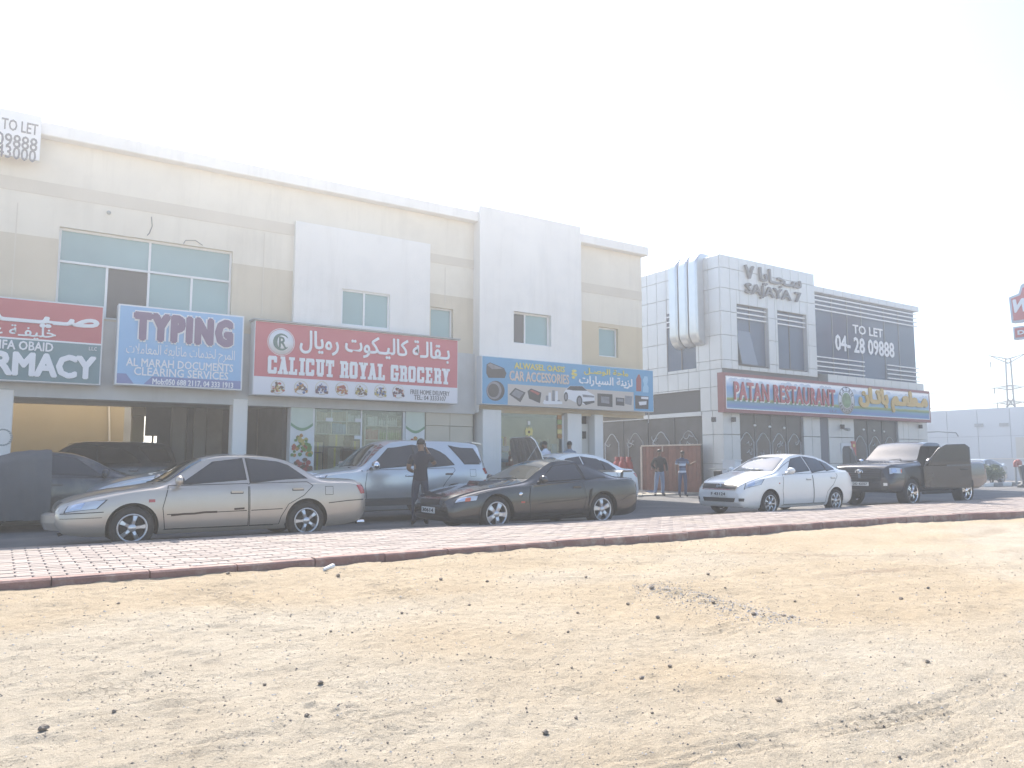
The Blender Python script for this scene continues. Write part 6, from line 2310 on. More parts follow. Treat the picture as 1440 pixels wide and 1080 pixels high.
# --- black coupe
P_BLK = paint('black', (0.018, 0.018, 0.021), 0.2, 0.2, 0.04)
c = Car('black_coupe', 'black two-door coupe with star alloys parked behind the man', 'car', MUST, (set_car(702, 851, 12.25, MUST) - 0.07, 12.25 + 0.86, 0), 0.0, P_BLK)
c.standard()
for s in (-1, 1):
    c.patch('side_scoop', [(3.12, .42), (3.16, .42), (3.26, .78), (3.18, .76)], SEAM, s=s, off=0.007, nx=5)
    c.line('scoop_crease', [(1.9, .50), (2.9, .55), (3.12, .60)], SEAM, s=s, w=0.010)
    c.patch('side_marker', [(1.50, .52), (1.59, .52), (1.59, .55), (1.50, .55)], REDL if s < 0 else AMBER, s=s, nx=4, nz=3)
    c.patch3('turn_lens', [(.30, .84, .575), (.40, .87, .585), (.42, .86, .65), (.32, .83, .64)], AMBER, s, 0.013)
    h = c.surf('side', 1.5, .685, s)
    g = MB()
    g.lathe([(0.001, -0.004), (0.042, -0.004), (0.042, 0.004)], tuple(h[0] + h[1] * 0.004), 'y', 16)
    g.build('fender_badge', CHROME, c.root, False)
    c.line('bumper_gap', [(4.0, .5), (4.3, .62), (4.6, .64)], SEAM, s=s, w=0.009)
    g = MB()
    g.tube([(4.4 - c.cx, s * .5, .98), (4.42 - c.cx, s * .5, 1.08)], 0.03, 6)
    g.build('spoiler_post', P_BLK, c.root, False)
g = MB()
g.prism([(4.28 - c.cx, 1.075), (4.60 - c.cx, 1.085), (4.62 - c.cx, 1.115), (4.34 - c.cx, 1.115)], 'y', -.62, .62)
g.build('rear_spoiler', P_BLK, c.root, False)
c.patch('grille', [(-.34, .50), (.34, .50), (.38, .60), (-.38, .60)], GRIL, 'front', nx=10, nz=5, off=0.006)
c.plate('front', .40, '30614')
g = MB()     # hood scoop
g.add([(.95 - c.cx, -.22, .855), (.95 - c.cx, .22, .855), (1.0 - c.cx, .2, .93), (1.0 - c.cx, -.2, .93), (1.5 - c.cx, .18, .945), (1.5 - c.cx, -.18, .945), (1.5 - c.cx, .22, .90), (1.5 - c.cx, -.22, .90)], [(0, 1, 2, 3), (3, 2, 4, 5), (1, 6, 4, 2), (0, 3, 5, 7)])
g.build('hood_scoop', P_BLK, c.root, False)

# --- white compact saloon
P_WHT = paint('white', (0.73, 0.73, 0.71), 0.0, 0.25, 0.06)
c = Car('white_compact_saloon', 'white compact saloon with black grille parked before the restaurant', 'car', NISS, (set_car(1082, 1174, 12.05, NISS), 12.05 + 0.79, 0), 0.0, P_WHT)
c.standard()
c.patch('grille', [(-.50, .64), (.50, .64), (.56, .765), (-.56, .765)], GRIL, 'front', nx=14, nz=6, off=0.006)
for z in (.67, .70, .73):
    c.line('grille_bar', [(-.48, z), (.48, z)], mat('grille_grey', (0.09, 0.09, 0.1), 0.4), 'front', w=0.010, off=0.012)
c.line('grille_surround', [(-.58, .77), (-.50, .635), (.50, .635), (.58, .77)], CHROME, 'front', w=0.022, off=0.012)
c.patch('lower_intake', [(-.46, .345), (.46, .345), (.50, .44), (-.50, .44)], GRIL, 'front', nx=12, nz=5, off=0.006)
h = c.surf('front', 0, .715, -1)[0]
g = MB()
g.lathe([(0.052, -.01), (0.068, -.014), (0.072, 0)], (h.x - 0.012, 0, h.z), 'x', 24)
g.box(h.x - 0.032, h.x - 0.014, -.078, .078, h.z - 0.012, h.z + 0.012)
g.build('emblem', CHROME, c.root, False)
c.plate('front', .53, 'F 43124')
for s in (-1, 1):
    c.patch('fog_light', [(s * .60, .37), (s * .70, .37), (s * .71, .44), (s * .60, .44)], GRIL, 'front', nx=5, nz=5, off=0.006)
    h = c.surf('side', 1.22, .78, s)
    g = MB()
    g.ball(h[0], (0.03, 0.01, 0.015))
    g.build('side_repeater', AMBER, c.root, False)
    c.line('sill_gap', [(1.3, .25), (3.0, .25)], SEAM, s=s, w=0.008)
g = MB()
g.tube([(2.15 - c.cx, 0, 1.47), (2.25 - c.cx, 0, 1.62)], 0.008, 5)
g.build('aerial', RUBBER, c.root, False)

# --- black pickup with both doors open
P_PK = paint('graphite', (0.024, 0.024, 0.028), 0.3, 0.25, 0.05)
YR = 12.15
c = Car('black_pickup', 'black pickup truck with its doors open beside the restaurant', 'pickup', RAM, (set_car(1282.6, 1356, YR, RAM), YR + 0.9, 0), 0.0, P_PK)
c.standard()
c.patch('grille', [(-.62, .80), (.62, .80), (.66, 1.08), (-.66, 1.08)], GRIL, 'front', nx=14, nz=6, off=0.006)
for z in (.86, .92, .98, 1.03):
    c.line('grille_bar', [(-.62, z), (.62, z)], MATS['grille_grey'], 'front', w=0.014, off=0.014)
g = MB()
h = c.surf('front', 0, .98, -1)[0]
g.box(h.x - 0.04, h.x - 0.015, -.035, .035, h.z - .16, h.z + .14)
g.ball((h.x - 0.04, 0, h.z + 0.03), (0.02, .08, .06))
for s in (-1, 1):
    g.tube([(h.x - 0.04, s * .03, h.z + .07), (h.x - 0.045, s * .1, h.z + .06), (h.x - 0.04, s * .11, h.z)], 0.016, 6)
g.build('emblem', CHROME, c.root, False)
c.plate('front', .66, 'DD 42357')
g = MB()
g.add([(.55 - c.cx, -.5, 1.255), (.55 - c.cx, .5, 1.255), (1.25 - c.cx, .6, 1.30), (1.25 - c.cx, -.6, 1.30), (.8 - c.cx, -.3, 1.315), (.8 - c.cx, .3, 1.315), (1.25 - c.cx, .38, 1.335), (1.25 - c.cx, -.38, 1.335)], [(0, 1, 5, 4), (4, 5, 6, 7), (1, 2, 6, 5), (3, 0, 4, 7)])
g.build('hood_scoop', P_PK, c.root, False)
for s in (-1, 1):
    c.patch3('amber_lens', [(.42, .985, .98), (.47, .985, .98), (.50, .975, 1.08), (.44, .975, 1.09)], AMBER, s, 0.014)
    c.patch('fog_light', [(s * .70, .62), (s * .82, .62), (s * .82, .70), (s * .70, .70)], CHROME, 'front', nx=5, nz=5, off=0.008)
    c.line('bumper_gap', [(.06, .80), (.3, .82), (.52, .82)], SEAM, s=s, w=0.014)
    c.line('bed_gap', [(3.21, .48), (3.21, 1.2)], SEAM, s=s, w=0.02)
    g = MB()
    g.tube([(1.55 - c.cx, s * .96, .40), (3.1 - c.cx, s * .96, .40)], 0.045, 8)
    g.build('side_step', SEAM, c.root, False)
    # door on its hinge
    Ld, th = 1.40, R(55)
    hx, hy = 1.57 - c.cx, s * 1.0
    ux, uy = math.cos(th), s * math.sin(th)
    nx, ny = -s * uy * 0 + (-uy * 1.0), ux
    def D(a, z, t=0.0):
        k = 1 if s < 0 else -1
        return (hx + ux * a + uy * t * k * -1, hy + uy * a - ux * t * k * -1, z)
    prof = [(0.02, .56), (1.16, .56), (1.20, .8), (1.20, 1.20), (0.0, 1.17), (0.0, .8)]
    win = [(0.12, 1.19), (1.18, 1.215), (1.17, 1.70), (1.08, 1.775), (0.62, 1.765), (0.42, 1.66)]
    def slab(pts, t0, t1):
        q = MB()
        n_ = len(pts)
        v = [D(a, z, t0) for a, z in pts] + [D(a, z, t1) for a, z in pts]
        q.add(v, [tuple(range(n_)), tuple(range(2 * n_ - 1, n_ - 1, -1))] + [(i, (i + 1) % n_, n_ + (i + 1) % n_, n_ + i) for i in range(n_)])
        return q
    d = slab(prof, -0.07, 0.07).build('door', P_PK, c.root, False)
    slab(win, -0.025, 0.025).build('door_window', TINT, d, False)
    ce = (0.95, 1.48)
    q = MB()
    q.tube([D(a, z) for a, z in [(0.05, 1.18)] + win[5:1:-1] + [win[1]]], 0.03, 6)
    q.build('window_frame', P_PK, d, False)
    q = MB()
    k_ = -1 if s < 0 else 1
    p = [D(0.92, 1.09, 0.085 * (1 if s < 0 else 1)), D(1.12, 1.09, 0.085)]
    q.tube([D(0.92, 1.08, 0.085), D(1.12, 1.08, 0.085)], 0.018, 6)
    q.tube([D(0.92, 1.08, -0.085), D(1.12, 1.08, -0.085)], 0.018, 6)
    q.build('handle', SEAM, d, False)
    q = MB()
    m_ = Vector(D(0.2, 1.28, 0.17 if True else 0))
    q.ball(m_, (0.10, 0.13, 0.13), 12, 8)
    q.tube([D(0.2, 1.22, 0.05), m_], 0.03, 6)
    q.build('mirror', RUBBER, d, False)
    q = MB()
    q.ball(m_ + Vector((-0.045, 0, 0.03)), (0.07, 0.12, 0.07), 10, 6)
    q.build('mirror_cap', CHROME, d, False)
    q = MB()
    for k, w in enumerate((.10, .03, .07, .06)):
        a0 = .18 + k * 0.085
        v = [D(a0, .86, .073), D(a0 + .07, .86, .073), D(a0 + .07, .93, .073), D(a0, .93, .073)]
        q.add(v, [(0, 1, 2, 3)])
    q.build('door_badge', CHROME, d, False)

# --- white saloon with raised hood
xr = ony(903, 665, 15.3).x
WSED = dict(NISS, top=[(a, z + 0.03) for a, z in NISS['top']], rim=.215, r=.31, spokes=5, sw=(.02, .03))
c = Car('white_saloon', 'white saloon with its hood raised behind the black coupe', 'car', WSED, (xr - 4.43 + (0.86 + 3.46) / 2, 15.3 + 0.8, 0), 0.0, P_WHT)
c.standard()
c.patch('engine_bay', [(.2, -.55), (.5, -.62), (1.1, -.66), (1.1, .66), (.5, .62), (.2, .55)], SEAM, 'top', 1, 0.01, 10, 10)
hoodm = mat('hood_underside', (0.20, 0.18, 0.165), 0.8, var=0.15)
hg = Vector((1.34 - c.cx, 0, 1.10))
A = R(110)
def HP(d_, y, o=0.0):
    return (hg.x - d_ * math.cos(math.pi - A) * 1.0 * -1 * -1, y, hg.z + d_ * math.sin(A)) if False else (hg.x + d_ * math.cos(A) - o * math.sin(A) * 1.0, y, hg.z + d_ * math.sin(A) + o * math.cos(A))
g = MB()
out = [(0, -.68), (.45, -.66), (.76, -.56), (.86, -.42), (.86, .42), (.76, .56), (.45, .66), (0, .68)]
v = [HP(d_, y, 0.0) for d_, y in out] + [HP(d_, y, -0.03) for d_, y in out]
n_ = len(out)
g.add(v[:n_], [tuple(range(n_))], 1)
g.add(v, [tuple(range(2 * n_ - 1, n_ - 1, -1))] + [(i, (i + 1) % n_, n_ + (i + 1) % n_, n_ + i) for i in range(n_)], 0)
hd = g.build('raised_hood', [P_WHT, hoodm], c.root, False)
for k in range(5):
    g = MB()
    y = -.48 + .24 * k
    g.tube([HP(.12, y, .012), HP(.80, y * .85, .012)], 0.03, 6)
    g.build('hood_rib', hoodm, hd, False)
g = MB()
g.tube([(0.45 - c.cx, -.6, .85), HP(.62, -.6, 0.01)], 0.008, 5)
g.build('hood_prop', GREYC, hd, False)

# --- silver saloon behind the beige one
P_SL = paint('pale_silver', (0.52, 0.545, 0.56), 0.5, 0.28)
x = ony(128, 672, 15.6).x
SED2 = dict(SED, top=[(0, .62), (.03, .72), (.12, .82), (.3, .91), (.65, 1.01), (1.15, 1.10), (1.25, 1.12), (2.1, 1.42), (2.3, 1.455), (2.6, 1.47), (3.0, 1.45), (3.25, 1.39), (4.0, 1.12), (4.12, 1.1), (4.4, 1.09), (4.47, 1.02), (4.54, .84), (4.55, .76)], ws=(.70, .56, 1.135, 1.40), rw=(.64, .52, 1.13, 1.38), belt=[(0, .58), (.25, .78), (1.0, .98), (2, 1.0), (3.2, 1.02), (4, 1.03), (4.4, .94), (4.55, .70)], mir=(1.7, 1.05), cowl=1.22,
            wins=[[(1.85, 1.04), (2.25, 1.36), (2.55, 1.39), (2.58, 1.05)], SED['wins'][1]])
c = Car('pale_silver_saloon', 'pale silver saloon half hidden behind the beige saloon', 'car', SED2, (x + 2.16, 15.6 + 0.85, 0), 0.0, P_SL)
c.standard()
# --- far silver saloon
x = ony(1421, 660, 21.9).x
c = Car('distant_silver_saloon', 'silver saloon parked beyond the bushes at the far right', 'car', SED, (x - 4.55 + 2.16, 21.9 + .85, 0), 0.0, paint('mid_silver', (0.36, 0.39, 0.42), 0.4, 0.3))
c.standard()
g = MB()
g.prism([(4.22 - c.cx, 1.08), (4.5 - c.cx, 1.13), (4.52 - c.cx, 1.15), (4.24 - c.cx, 1.10)], 'y', -.6, .6)
g.build('rear_spoiler', P_SL, c.root, False)
# --- dark saloon under a half cover, and a dark wagon in the bay behind
P_DK = paint('dark_grey', (0.035, 0.037, 0.042), 0.3, 0.3, 0.3)
xd = ony(215, 650, 17.0).x
c = Car('covered_saloon', 'dark saloon half under a slate grey fabric cover by the white pillar', 'car', NISS, (xd - 1.45, 17.9, 0), math.pi, P_DK)
c.standard()
g = MB()
me = c.body.data
n_x, n_t = 60, 34
rows = []
fnw = c.fn
for i in range(n_x):
    x = 4.45 - 2.0 * i / (n_x - 1)
    q = []
    for k in range(n_t):
        an = -math.pi / 2 + math.pi * (k / (n_t - 1))
        xx = min(max(x, 0.02), 4.36)
        zt = float(fnw['top'](xx)) + 0.035
        w = float(fnw['plan'](xx)) + 0.085
        # superellipse drape down to the hem
        t = -1 + 2 * k / (n_t - 1)
        at = abs(t)
        if at > 0.55:
            f_ = (at - 0.55) / 0.45
            y, z = w, max(0.22, (zt - 0.25) * (1 - f_) + 0.22 * f_)
            y = w - 0.15 * (1 - f_) ** 3 * max(0, zt - 0.95) / 0.45
        else:
            f_ = at / 0.55
            wtop = w - 0.15 * max(0, zt - 0.95) / 0.45
            y, z = wtop * math.sin(f_ * math.pi / 2) ** 0.85, zt - 0.25 * (1 - math.cos(f_ * math.pi / 2)) ** 1.2
        wv = 0.018 * math.sin(9 * x + 5 * t) * (at > 0.3) + 0.012 * math.sin(23 * x + 3 * t)
        q.append((x - c.cx, math.copysign(y + wv * at, t), z + 0.5 * wv))
    rows.append(q)
g.add([p for q in rows for p in q], [(i * n_t + k, i * n_t + k + 1, (i + 1) * n_t + k + 1, (i + 1) * n_t + k) for i in range(n_x - 1) for k in range(n_t - 1)], 0, True)
g.add(rows[0], [tuple(range(n_t))], 0)
g.build('fabric_cover', mat('cover_cloth', (0.10, 0.10, 0.102), 0.85, var=0.12, scale=1.6, bump=0.3, bscale=14), c.root, False)
xd = ony(32, 630, 22.6).x
c = Car('dark_wagon', 'dark wagon parked deep in the bay under the building', 'car', dict(FORT, tw=0.2), (xd + 1.2, 22.9, PZ - 0.2), 0.0, P_DK)
c.standard()


# ================================================================== PEOPLE
SKIN = mat('skin', (0.20, 0.115, 0.075), 0.55)
HAIR = mat('hair', (0.012, 0.010, 0.009), 0.6)
SHOE = mat('shoe', (0.02, 0.018, 0.017), 0.5)
BASE = dict(pelvis=(0, 0, .93), spine=(0, .005, 1.12), chest=(0, .01, 1.33), neck=(0, .0, 1.49), head0=(0, -.015, 1.57), head1=(0, -.02, 1.66),
            shL=(-.18, .01, 1.405), elL=(-.25, .04, 1.14), wrL=(-.26, -.03, .90), haL=(-.26, -.05, .83), shR=(.18, .01, 1.405), elR=(.25, .04, 1.14), wrR=(.26, -.03, .90), haR=(.26, -.05, .83),
            hiL=(-.095, 0, .88), knL=(-.115, -.02, .49), anL=(-.125, .02, .095), toL=(-.145, -.15, .035), hiR=(.095, 0, .88), knR=(.115, -.02, .49), anR=(.125, .02, .095), toR=(.145, -.15, .035))
RAD = dict(pelvis=(.155, .115), spine=(.145, .105), chest=(.17, .115), neck=(.058, .06), head0=(.075, .088), head1=(.078, .095), sh=(.075, .07), el=(.05, .048), wr=(.033, .03), ha=(.036, .02), hi=(.09, .095), kn=(.064, .066), an=(.05, .052), to=(.042, .03))
BONES = [('pelvis', 'spine', 1), ('spine', 'chest', 1), ('chest', 'neck', 1), ('neck', 'head0', 0), ('head0', 'head1', 0)] + [b for s in 'LR' for b in (('chest', 'sh' + s, 1), ('sh' + s, 'el' + s, 4), ('el' + s, 'wr' + s, 5), ('wr' + s, 'ha' + s, 0), ('pelvis', 'hi' + s, 2), ('hi' + s, 'kn' + s, 2), ('kn' + s, 'an' + s, 2), ('an' + s, 'to' + s, 3))]


def person(label, loc, rz, shirt, trousers, pose={}, girth=1.0, long_sleeve=False, hair=True, height=1.75):
    J = dict(BASE)
    J.update(pose)
    root = empty('person', loc, label, 'person', None, rz)
    root.scale = (height / 1.75,) * 3
    names = list(J)
    P = [Vector(J[n]) for n in names]
    rad = []
    for n in names:
        r = RAD.get(n) or RAD[n[:2]]
        k = girth if n in ('pelvis', 'spine', 'chest') else (1 + (girth - 1) * 0.5)
        rad.append((r[0] * k, r[1] * k) if not n.startswith('head') else r)
    E = [(names.index(a), names.index(b)) for a, b, _ in BONES]
    T = [t for _, _, t in BONES]
    for s in 'LR':      # fingers and thumb
        h, w = Vector(J['ha' + s]), Vector(J['wr' + s])
        d = (h - w).normalized()
        sd = d.cross(Vector((1, 0, 0) if abs(d.x) < .8 else (0, 1, 0))).normalized()
        pn = d.cross(sd).normalized()
        for k, (o, ln) in enumerate(((-.026, .060), (-.009, .072), (.009, .068), (.025, .052), (.036, .035))):
            a = h + sd * o + d * (.012 if k < 4 else -.03)
            b = a + d * ln * .55 + (sd * .02 if k == 4 else Vector())
            c = b + (d * .35 + pn * .3) * ln
            i = len(P)
            P += [a, b, c]
            rad += [(.0095, .0095), (.0085, .0085), (.007, .007)]
            E += [(names.index('ha' + s), i), (i, i + 1), (i + 1, i + 2)]
            T += [0, 0, 0]
    me = bpy.data.meshes.new('skeleton')
    me.from_pydata(P, E, [])
    ob = bpy.data.objects.new('skeleton', me)
    COL.objects.link(ob)
    md = ob.modifiers.new('s', 'SKIN')
    md.branch_smoothing = 0.6
    for i, v in enumerate(me.skin_vertices[0].data):
        v.radius = rad[i]
        v.use_root = (i == 0)
    sb = ob.modifiers.new('d', 'SUBSURF')
    sb.levels = sb.render_levels = 2
    dg = bpy.context.evaluated_depsgraph_get()
    dg.update()
    bm = bpy.data.meshes.new_from_object(ob.evaluated_get(dg))
    bpy.data.objects.remove(ob)
    bm.materials.clear()
    for m in (SKIN, shirt, trousers, SHOE):
        bm.materials.append(m)
    seg = [(P[a], P[b], t) for (a, b), t in zip(E, T)]
    for f in bm.polygons:
        best, mi = 1e9, 0
        for a, b, t in seg:
            ab = b - a
            q = max(0, min(1, (f.center - a).dot(ab) / ab.length_squared))
            d = (f.center - a - ab * q).length
            if d < best:
                best = d
                if t == 4:
                    mi = 1 if (q < 0.62 or long_sleeve) else 0
                elif t == 5:
                    mi = 1 if (long_sleeve and q < .85) else 0
                else:
                    mi = t
        if f.center.z < 0.08 and mi == 2:
            mi = 3
        if mi == 2 and f.center.z > .90 and abs(f.center.x) < .25 * girth:
            mi = 1
        f.material_index = mi
    bm.polygons.foreach_set('use_smooth', [True] * len(bm.polygons))
    bm.name = 'body'
    link('body', bm, root, False)
    h = (P[names.index('head0')] + P[names.index('head1')]) / 2 + Vector((0, 0, .025))
    d = Vector(J['head1']) - Vector(J['head0'])
    face = Vector((0, -1, 0.0)) if d.y > -0.05 else Vector((0, -.85, -.5))
    g = MB()
    g.ball(h + face * .09, (.011, .018, .02), 8, 6)
    for s in (-1, 1):
        g.ball(h + Vector((s * .078, .01, -.005)), (.012, .022, .032), 8, 6)
    g.ball(h + face * .083 + Vector((0, 0, -.05)), (.026, .008, .008), 8, 5)
    g.build('face_features', SKIN, root, False)
    for s in (-1, 1):
        g = MB()
        g.ball(h + face * .080 + Vector((s * .031, 0, .022)), (.012, .008, .007), 8, 5)
        g.build('eye', HAIR, root, False)
    if hair:
        g = MB()
        rr = random.Random(len(label))
        n, m = 20, 14
        v = []
        for i in range(m + 1):
            for k in range(n):
                th, ph = math.pi * .62 * i / m, 2 * math.pi * k / n
                p = Vector((math.sin(th) * math.cos(ph) * .084, math.sin(th) * math.sin(ph) * .101, math.cos(th) * .09))
                if p.y < -.05 and p.z < .045:
                    p = Vector((p.x * .8, p.y * .72, max(p.z, .03)))
                v.append(h + Vector((0, .014, .024)) + p * rr.uniform(.97, 1.04))
        g.add(v, [(i * n + k, (i + 1) * n + k, (i + 1) * n + (k + 1) % n, i * n + (k + 1) % n) for i in range(m) for k in range(n)], 0, True)
        g.build('hair', HAIR, root, False)
    return root


def cloth(name, col):
    return mat(name, col, 0.9, var=0.15, scale=6, bump=0.4, bscale=18)


NAVY, DENIM, DDEN = cloth('navy_shirt', (0.014, 0.017, 0.032)), cloth('light_denim', (0.21, 0.28, 0.40)), cloth('dark_denim', (0.035, 0.045, 0.075))
p = ony(591, 700, 14.35)
a = person('man in navy shirt and dark jeans, back turned, holding a phone to his ear', (p.x, 14.35, 0), R(160), NAVY, DDEN, dict(elL=(-.30, -.06, 1.22), wrL=(-.15, -.15, 1.50), haL=(-.105, -.10, 1.585), elR=(.25, -.03, 1.14), wrR=(.14, -.2, 1.08), haR=(.08, -.24, 1.09), knL=(-.10, -.02, .49), anL=(-.11, .03, .095), toL=(-.16, -.13, .035)), 1.05, False, True, 1.78)
g = MB()
g.bbox(-.115, -.10, -.16, -.085, 1.52, 1.66, .005)
g.build('phone', RUBBER, a, False)
p = ony(928, 690, 21.3)
person('heavyset man in black top and light blue jeans by the wooden gate', (p.x, 21.3, 0.0), R(-18), cloth('black_top', (0.02, 0.019, 0.021)), DENIM, dict(anL=(-.2, .0, .095), knL=(-.15, -.02, .49), toL=(-.26, -.14, .035), elL=(-.30, .05, 1.14), wrL=(-.22, -.12, .98), haL=(-.16, -.18, .95), elR=(.31, .05, 1.14), wrR=(.30, -.03, .90), haR=(.30, -.05, .83)), 1.28, True, True, 1.76)
SH = bpy.data.materials.new('striped_shirt')
SH.use_nodes = True
N, L = nodes_of(SH)
tc = N.new('ShaderNodeTexCoord')
se = N.new('ShaderNodeSeparateXYZ')
L.new(tc.outputs['Object'], se.inputs[0])
mr = N.new('ShaderNodeMapRange')
mr.inputs['From Min'].default_value, mr.inputs['From Max'].default_value = 0.85, 1.5
L.new(se.outputs['Z'], mr.inputs['Value'])
cr = N.new('ShaderNodeValToRGB')
cr.color_ramp.interpolation = 'CONSTANT'
nv, wh, gr = (0.035, 0.05, 0.11, 1), (0.62, 0.66, 0.74, 1), (0.13, 0.17, 0.26, 1)
cr.color_ramp.elements[0].color = wh
cr.color_ramp.elements[1].position, cr.color_ramp.elements[1].color = 0.97, wh
for q, cc in ((0.05, nv), (0.09, wh), (0.21, gr), (0.38, nv), (0.48, wh), (0.62, gr), (0.76, nv), (0.9, nv)):
    e = cr.color_ramp.elements.new(q)
    e.color = cc
L.new(mr.outputs[0], cr.inputs[0])
L.new(cr.outputs[0], N['Principled BSDF'].inputs['Base Color'])
N['Principled BSDF'].inputs['Roughness'].default_value = 0.9
p = ony(960, 690, 20.3)
person('man in navy and white striped shirt and blue jeans by the wooden gate', (p.x, 20.3, 0.0), R(-25), SH, cloth('blue_denim', (0.055, 0.085, 0.16)), dict(head1=(0, -.07, 1.64), elR=(.27, -.03, 1.17), wrR=(.36, -.16, 1.27), haR=(.41, -.2, 1.30), elL=(-.25, .04, 1.12)), 0.98, False, True, 1.70)
p = ony(767, 640, 19.25)
person('man in white shirt working behind the raised hood of the white saloon', (p.x, 19.25, PZ), R(200), cloth('white_shirt', (0.62, 0.64, 0.72)), DDEN, dict(head1=(-.01, -.08, 1.64)), 1.0, False, True, 1.70)
p = ony(801, 640, 19.3)
person('dark haired man in grey blue shirt seen from behind over the white saloon roof', (p.x, 19.3, PZ), R(170), cloth('grey_blue_shirt', (0.20, 0.235, 0.30)), DDEN, {}, 1.05, False, True, 1.70)

# ================================================================== SCOOTER, LITTER, STONES
p = ony(1019, 655, 18.9)
s = empty('delivery_scooter', (p.x, 18.9, 0), 'dark delivery scooter with white top box by the clad building corner', 'scooter', None, R(15))
for x in (-.62, .62):
    g = MB()
    g.lathe([(.12, -.05), (.24, -.055), (.27, 0), (.24, .055), (.12, .05)], (x, 0, .27), 'y', 24)
    w = g.build('wheel', TYRE, s, False)
    g = MB()
    g.lathe([(.001, -.03), (.13, -.03), (.13, .03), (.001, .03)], (x, 0, .27), 'y', 20)
    g.build('rim', ALLOY, w, False)
g = MB()
g.prism([(-.55, .35), (-.62, .95), (-.5, .98), (-.38, .42), (.1, .36), (.3, .62), (.78, .78), (.8, .55), (.3, .28), (-.3, .26)], 'y', -.13, .13)
g.build('fairing', RUBBER, s, False)
g = MB()
g.tube([(.05, 0, .74), (.4, 0, .80), (.75, 0, .84)], [.1, .13, .1], 10)
g.build('seat', mat('seat_vinyl', (.03, .03, .03), .6), s, False)
g = MB()
g.tube([(-.5, -.32, 1.02), (-.56, -.1, 1.04), (-.56, .1, 1.04), (-.5, .32, 1.02)], .018, 6)
g.build('handlebar', GREYC, s, False)
g = MB()
g.bbox(.35, .85, -.25, .25, .86, 1.32, .03)
g.build('top_box', LWHITE, s, False)
g = MB()
g.box(.33, .87, -.27, .27, 1.322, 1.36)
g.build('box_lid', LWHITE, s, False)
for k, (u, v, m) in enumerate(((908, 697, leafp), (914, 694, fruit[7]), (902, 699, leafp), (919, 696, leafp))):
    p = onz(u, v, 0.0)
    g = MB()
    rr = random.Random(k)
    pts = [(p.x + rr.uniform(-.22, .22), p.y + rr.uniform(-.22, .22), rr.uniform(0.004, .13)) for _ in range(9)]
    g.add(pts, [(0, 1, 2), (2, 3, 4), (4, 5, 0), (1, 3, 5), (6, 7, 8), (0, 6, 4), (2, 7, 5)])
    tag(g.build('crumpled_paper', m), ['crumpled white paper lying on the road near the men', 'crumpled blue wrapper on the road near the men', 'white paper scrap nearest the black coupe tail', 'white paper scrap at the heavyset man\'s feet'][k], 'litter', 'litter on the road')


def stone(r, seed, flat=.6):
    rr = random.Random(seed)
    g = MB()
    n, m = 7, 5
    v = []
    for i in range(m + 1):
        for k in range(n):
            q = r * rr.uniform(.75, 1.15)
            th, ph = math.pi * i / m, 2 * math.pi * (k + rr.uniform(-.2, .2)) / n
            v.append((q * math.sin(th) * math.cos(ph), q * math.sin(th) * math.sin(ph), flat * q * math.cos(th)))
    g.add(v, [(i * n + k, (i + 1) * n + k, (i + 1) * n + (k + 1) % n, i * n + (k + 1) % n) for i in range(m) for k in range(n)])
    return g


DST = mat('dark_stone', (0.22, 0.185, 0.15), 0.85, var=0.3, scale=30)
stm = [stone(1.0, k).mesh('stone', DST) for k in range(6)]
SPOTS = [(60, 1039, .055), (431, 1020, .035), (160, 1012, .03), (372, 967, .028), (450, 968, .045), (320, 825, .055), (475, 828, .06), (620, 831, .05), (660, 861, .035), (685, 832, .04), (917, 836, .07), (925, 874, .05), (883, 855, .045), (767, 1030, .04), (1095, 979, .045), (902, 958, .04), (942, 938, .035), (810, 1011, .028), (917, 1000, .02), (1267, 844, .055), (1304, 931, .04), (996, 817, .05), (1264, 1054, .022), (812, 867, .035), (799, 896, .03), (730, 786, .07), (824, 823, .04), (1060, 869, .05), (1102, 870, .045), (1113, 873, .045), (1003, 854, .05), (1020, 835, .03), (1118, 848, .035), (1305, 827, .04), (785, 938, .02), (804, 944, .022), (545, 1045, .018), (268, 946, .02), (270, 900, .022), (166, 866, .03), (465, 900, .03), (495, 902, .022), (565, 873, .03), (690, 930, .02), (1207, 838, .03), (740, 1000, .018)]
NAMED = {0: 'largest dark stone at the lower left corner of the sand', 10: 'dark stone at the left end of the gravel streak', 4: 'dark clod beside the short tyre track on the sand', 13: 'dark stone low in the middle of the sand', 14: 'dark stone beside the long twin tyre tracks on the right', 5: 'dark stone near the kerb below the beige saloon', 25: 'dark stone tucked near the kerb below the black coupe'}


def zone(k):
    u, v, _ = SPOTS[k]
    a = next(n for lim, n in ((240, 'nose of the beige saloon'), (520, 'beige saloon'), (700, 'man with the phone'), (900, 'black coupe'), (1010, 'two men at the gate'), (1200, 'white compact saloon'), (9999, 'black pickup')) if u < lim)
    return a, 'close under the kerb' if v < 850 else 'midway out' if v < 930 else 'nearest the viewer'


def zone_label(k):
    z = zone(k)
    same = sorted((SPOTS[i][0], i) for i in range(len(SPOTS)) if i not in NAMED and zone(i) == z)
    n = [i for _, i in same].index(k)
    return 'small dark stone on sand ' + z[1] + ', below the ' + z[0] + ('' if len(same) == 1 else ', ' + ('leftmost', 'second', 'third', 'fourth', 'fifth', 'sixth', 'seventh')[n])


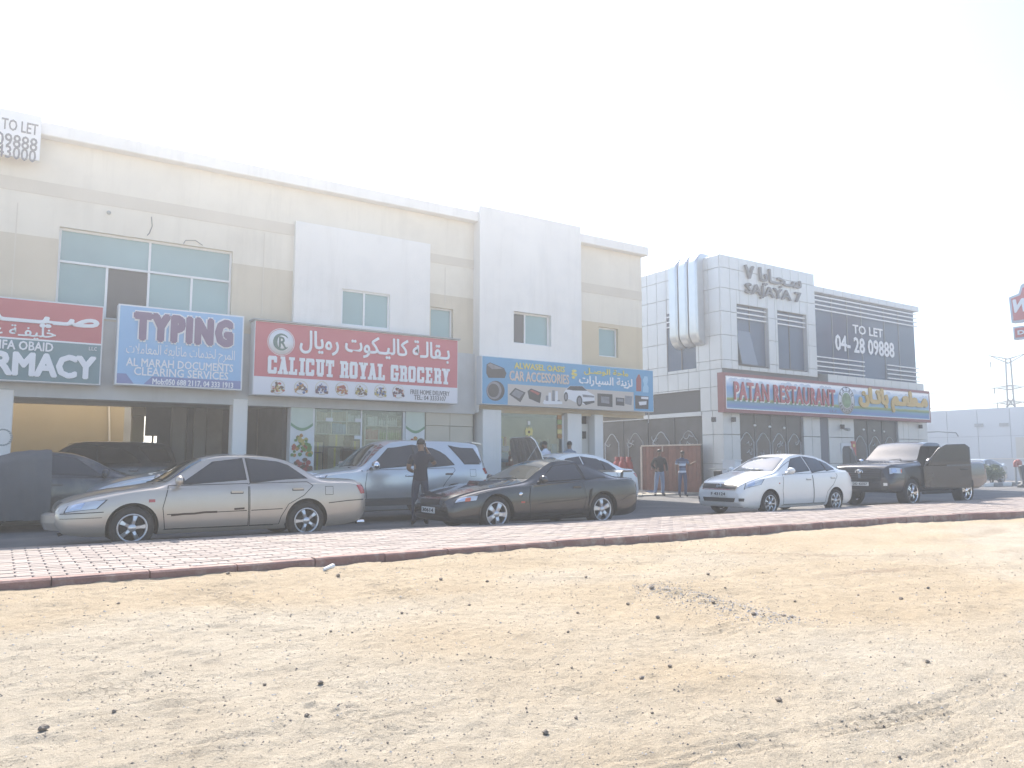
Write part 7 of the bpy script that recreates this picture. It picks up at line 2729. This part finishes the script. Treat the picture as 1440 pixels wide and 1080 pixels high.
for k, (u, v, r) in enumerate(SPOTS):
    p = onz(u, v, -0.06)
    o = link('stone', stm[k % 6])
    o.location = (p.x, p.y, sand_z(p.x, p.y) + r * .25)
    r *= .48
    o.scale = (r, r * .85, r)
    o.rotation_euler = (0, 0, k * 1.7)
    lab = NAMED.get(k) or zone_label(k)
    tag(o, lab, 'stone', 'stones on the sand')
g = MB()
p, q = onz(455, 817, -.03), onz(468, 813, -.03)
z = sand_z(p.x, p.y)
g.tube([(p.x, p.y, z + .02), (q.x, q.y, z + .03)], [.018, .03], 6)
tag(g.build('white_stick', leafp), 'short whitish stick lying on the sand near the kerb', 'stick')
pm = MB()
rr = random.Random(77)
a0, b0 = onz(905, 828, -.05), onz(1125, 878, -.05)


def pebble(g, x, y, r, mi):
    z = sand_z(x, y)
    v = [(x + r * rr.uniform(.7, 1.2), y, z), (x, y + r * rr.uniform(.7, 1.2), z), (x - r * rr.uniform(.7, 1.2), y, z), (x, y - r * rr.uniform(.7, 1.2), z), (x + r * .2 * rr.uniform(-1, 1), y, z + r * rr.uniform(.5, .9))]
    g.add(v, [(0, 1, 4), (1, 2, 4), (2, 3, 4), (3, 0, 4)], mi)


for k in range(1300):
    t = rr.random()
    p = a0.lerp(b0, t)
    n_ = Vector((-(b0 - a0).y, (b0 - a0).x, 0)).normalized()
    p = p + n_ * rr.gauss(0, .17)
    pebble(pm, p.x, p.y, rr.uniform(.004, .014), rr.choice((0, 0, 0, 1, 3, 2)))
for k in range(15000):
    an = YAW + R(rr.uniform(-40, 42))
    d = 2.2 * (6.0 ** rr.random())
    x, y = d * math.cos(an), d * math.sin(an)
    if y < float(yn(x)) - .1:
        pebble(pm, x, y, rr.uniform(.002, .008) * (d / 3) ** .6, rr.choice((3, 3, 1, 1, 3, 0, 2)))
tag(pm.build('gravel', [mat('gravel_grey', (.40, .385, .37), .9), mat('gravel_tan', (.36, .30, .23), .9), mat('gravel_dark', (.15, .135, .12), .9), mat('sand_clod', (.43, .36, .27), .95)]), 'fine grey gravel scattered over the sand', 'gravel', kind='stuff')

# ================================================================== VEIL
hz = MB()
hz.box(-60, 140, -40, 130, -1.6, 13)  # scattering volume added to imitate lens glare over the view
hm = bpy.data.materials.new('veil')
hm.use_nodes = True
N, L = nodes_of(hm)
N.remove(N['Principled BSDF'])
pv = N.new('ShaderNodeVolumePrincipled')
pv.inputs['Color'].default_value = (1, 1, 1, 1)
pv.inputs['Density'].default_value = VEIL
pv.inputs['Anisotropy'].default_value = 0.64
L.new(pv.outputs[0], N['Material Output'].inputs['Volume'])
tag(hz.build('veil', hm), 'added stand-in for lens glare, a pale haze in the air', 'veil', kind='stuff')
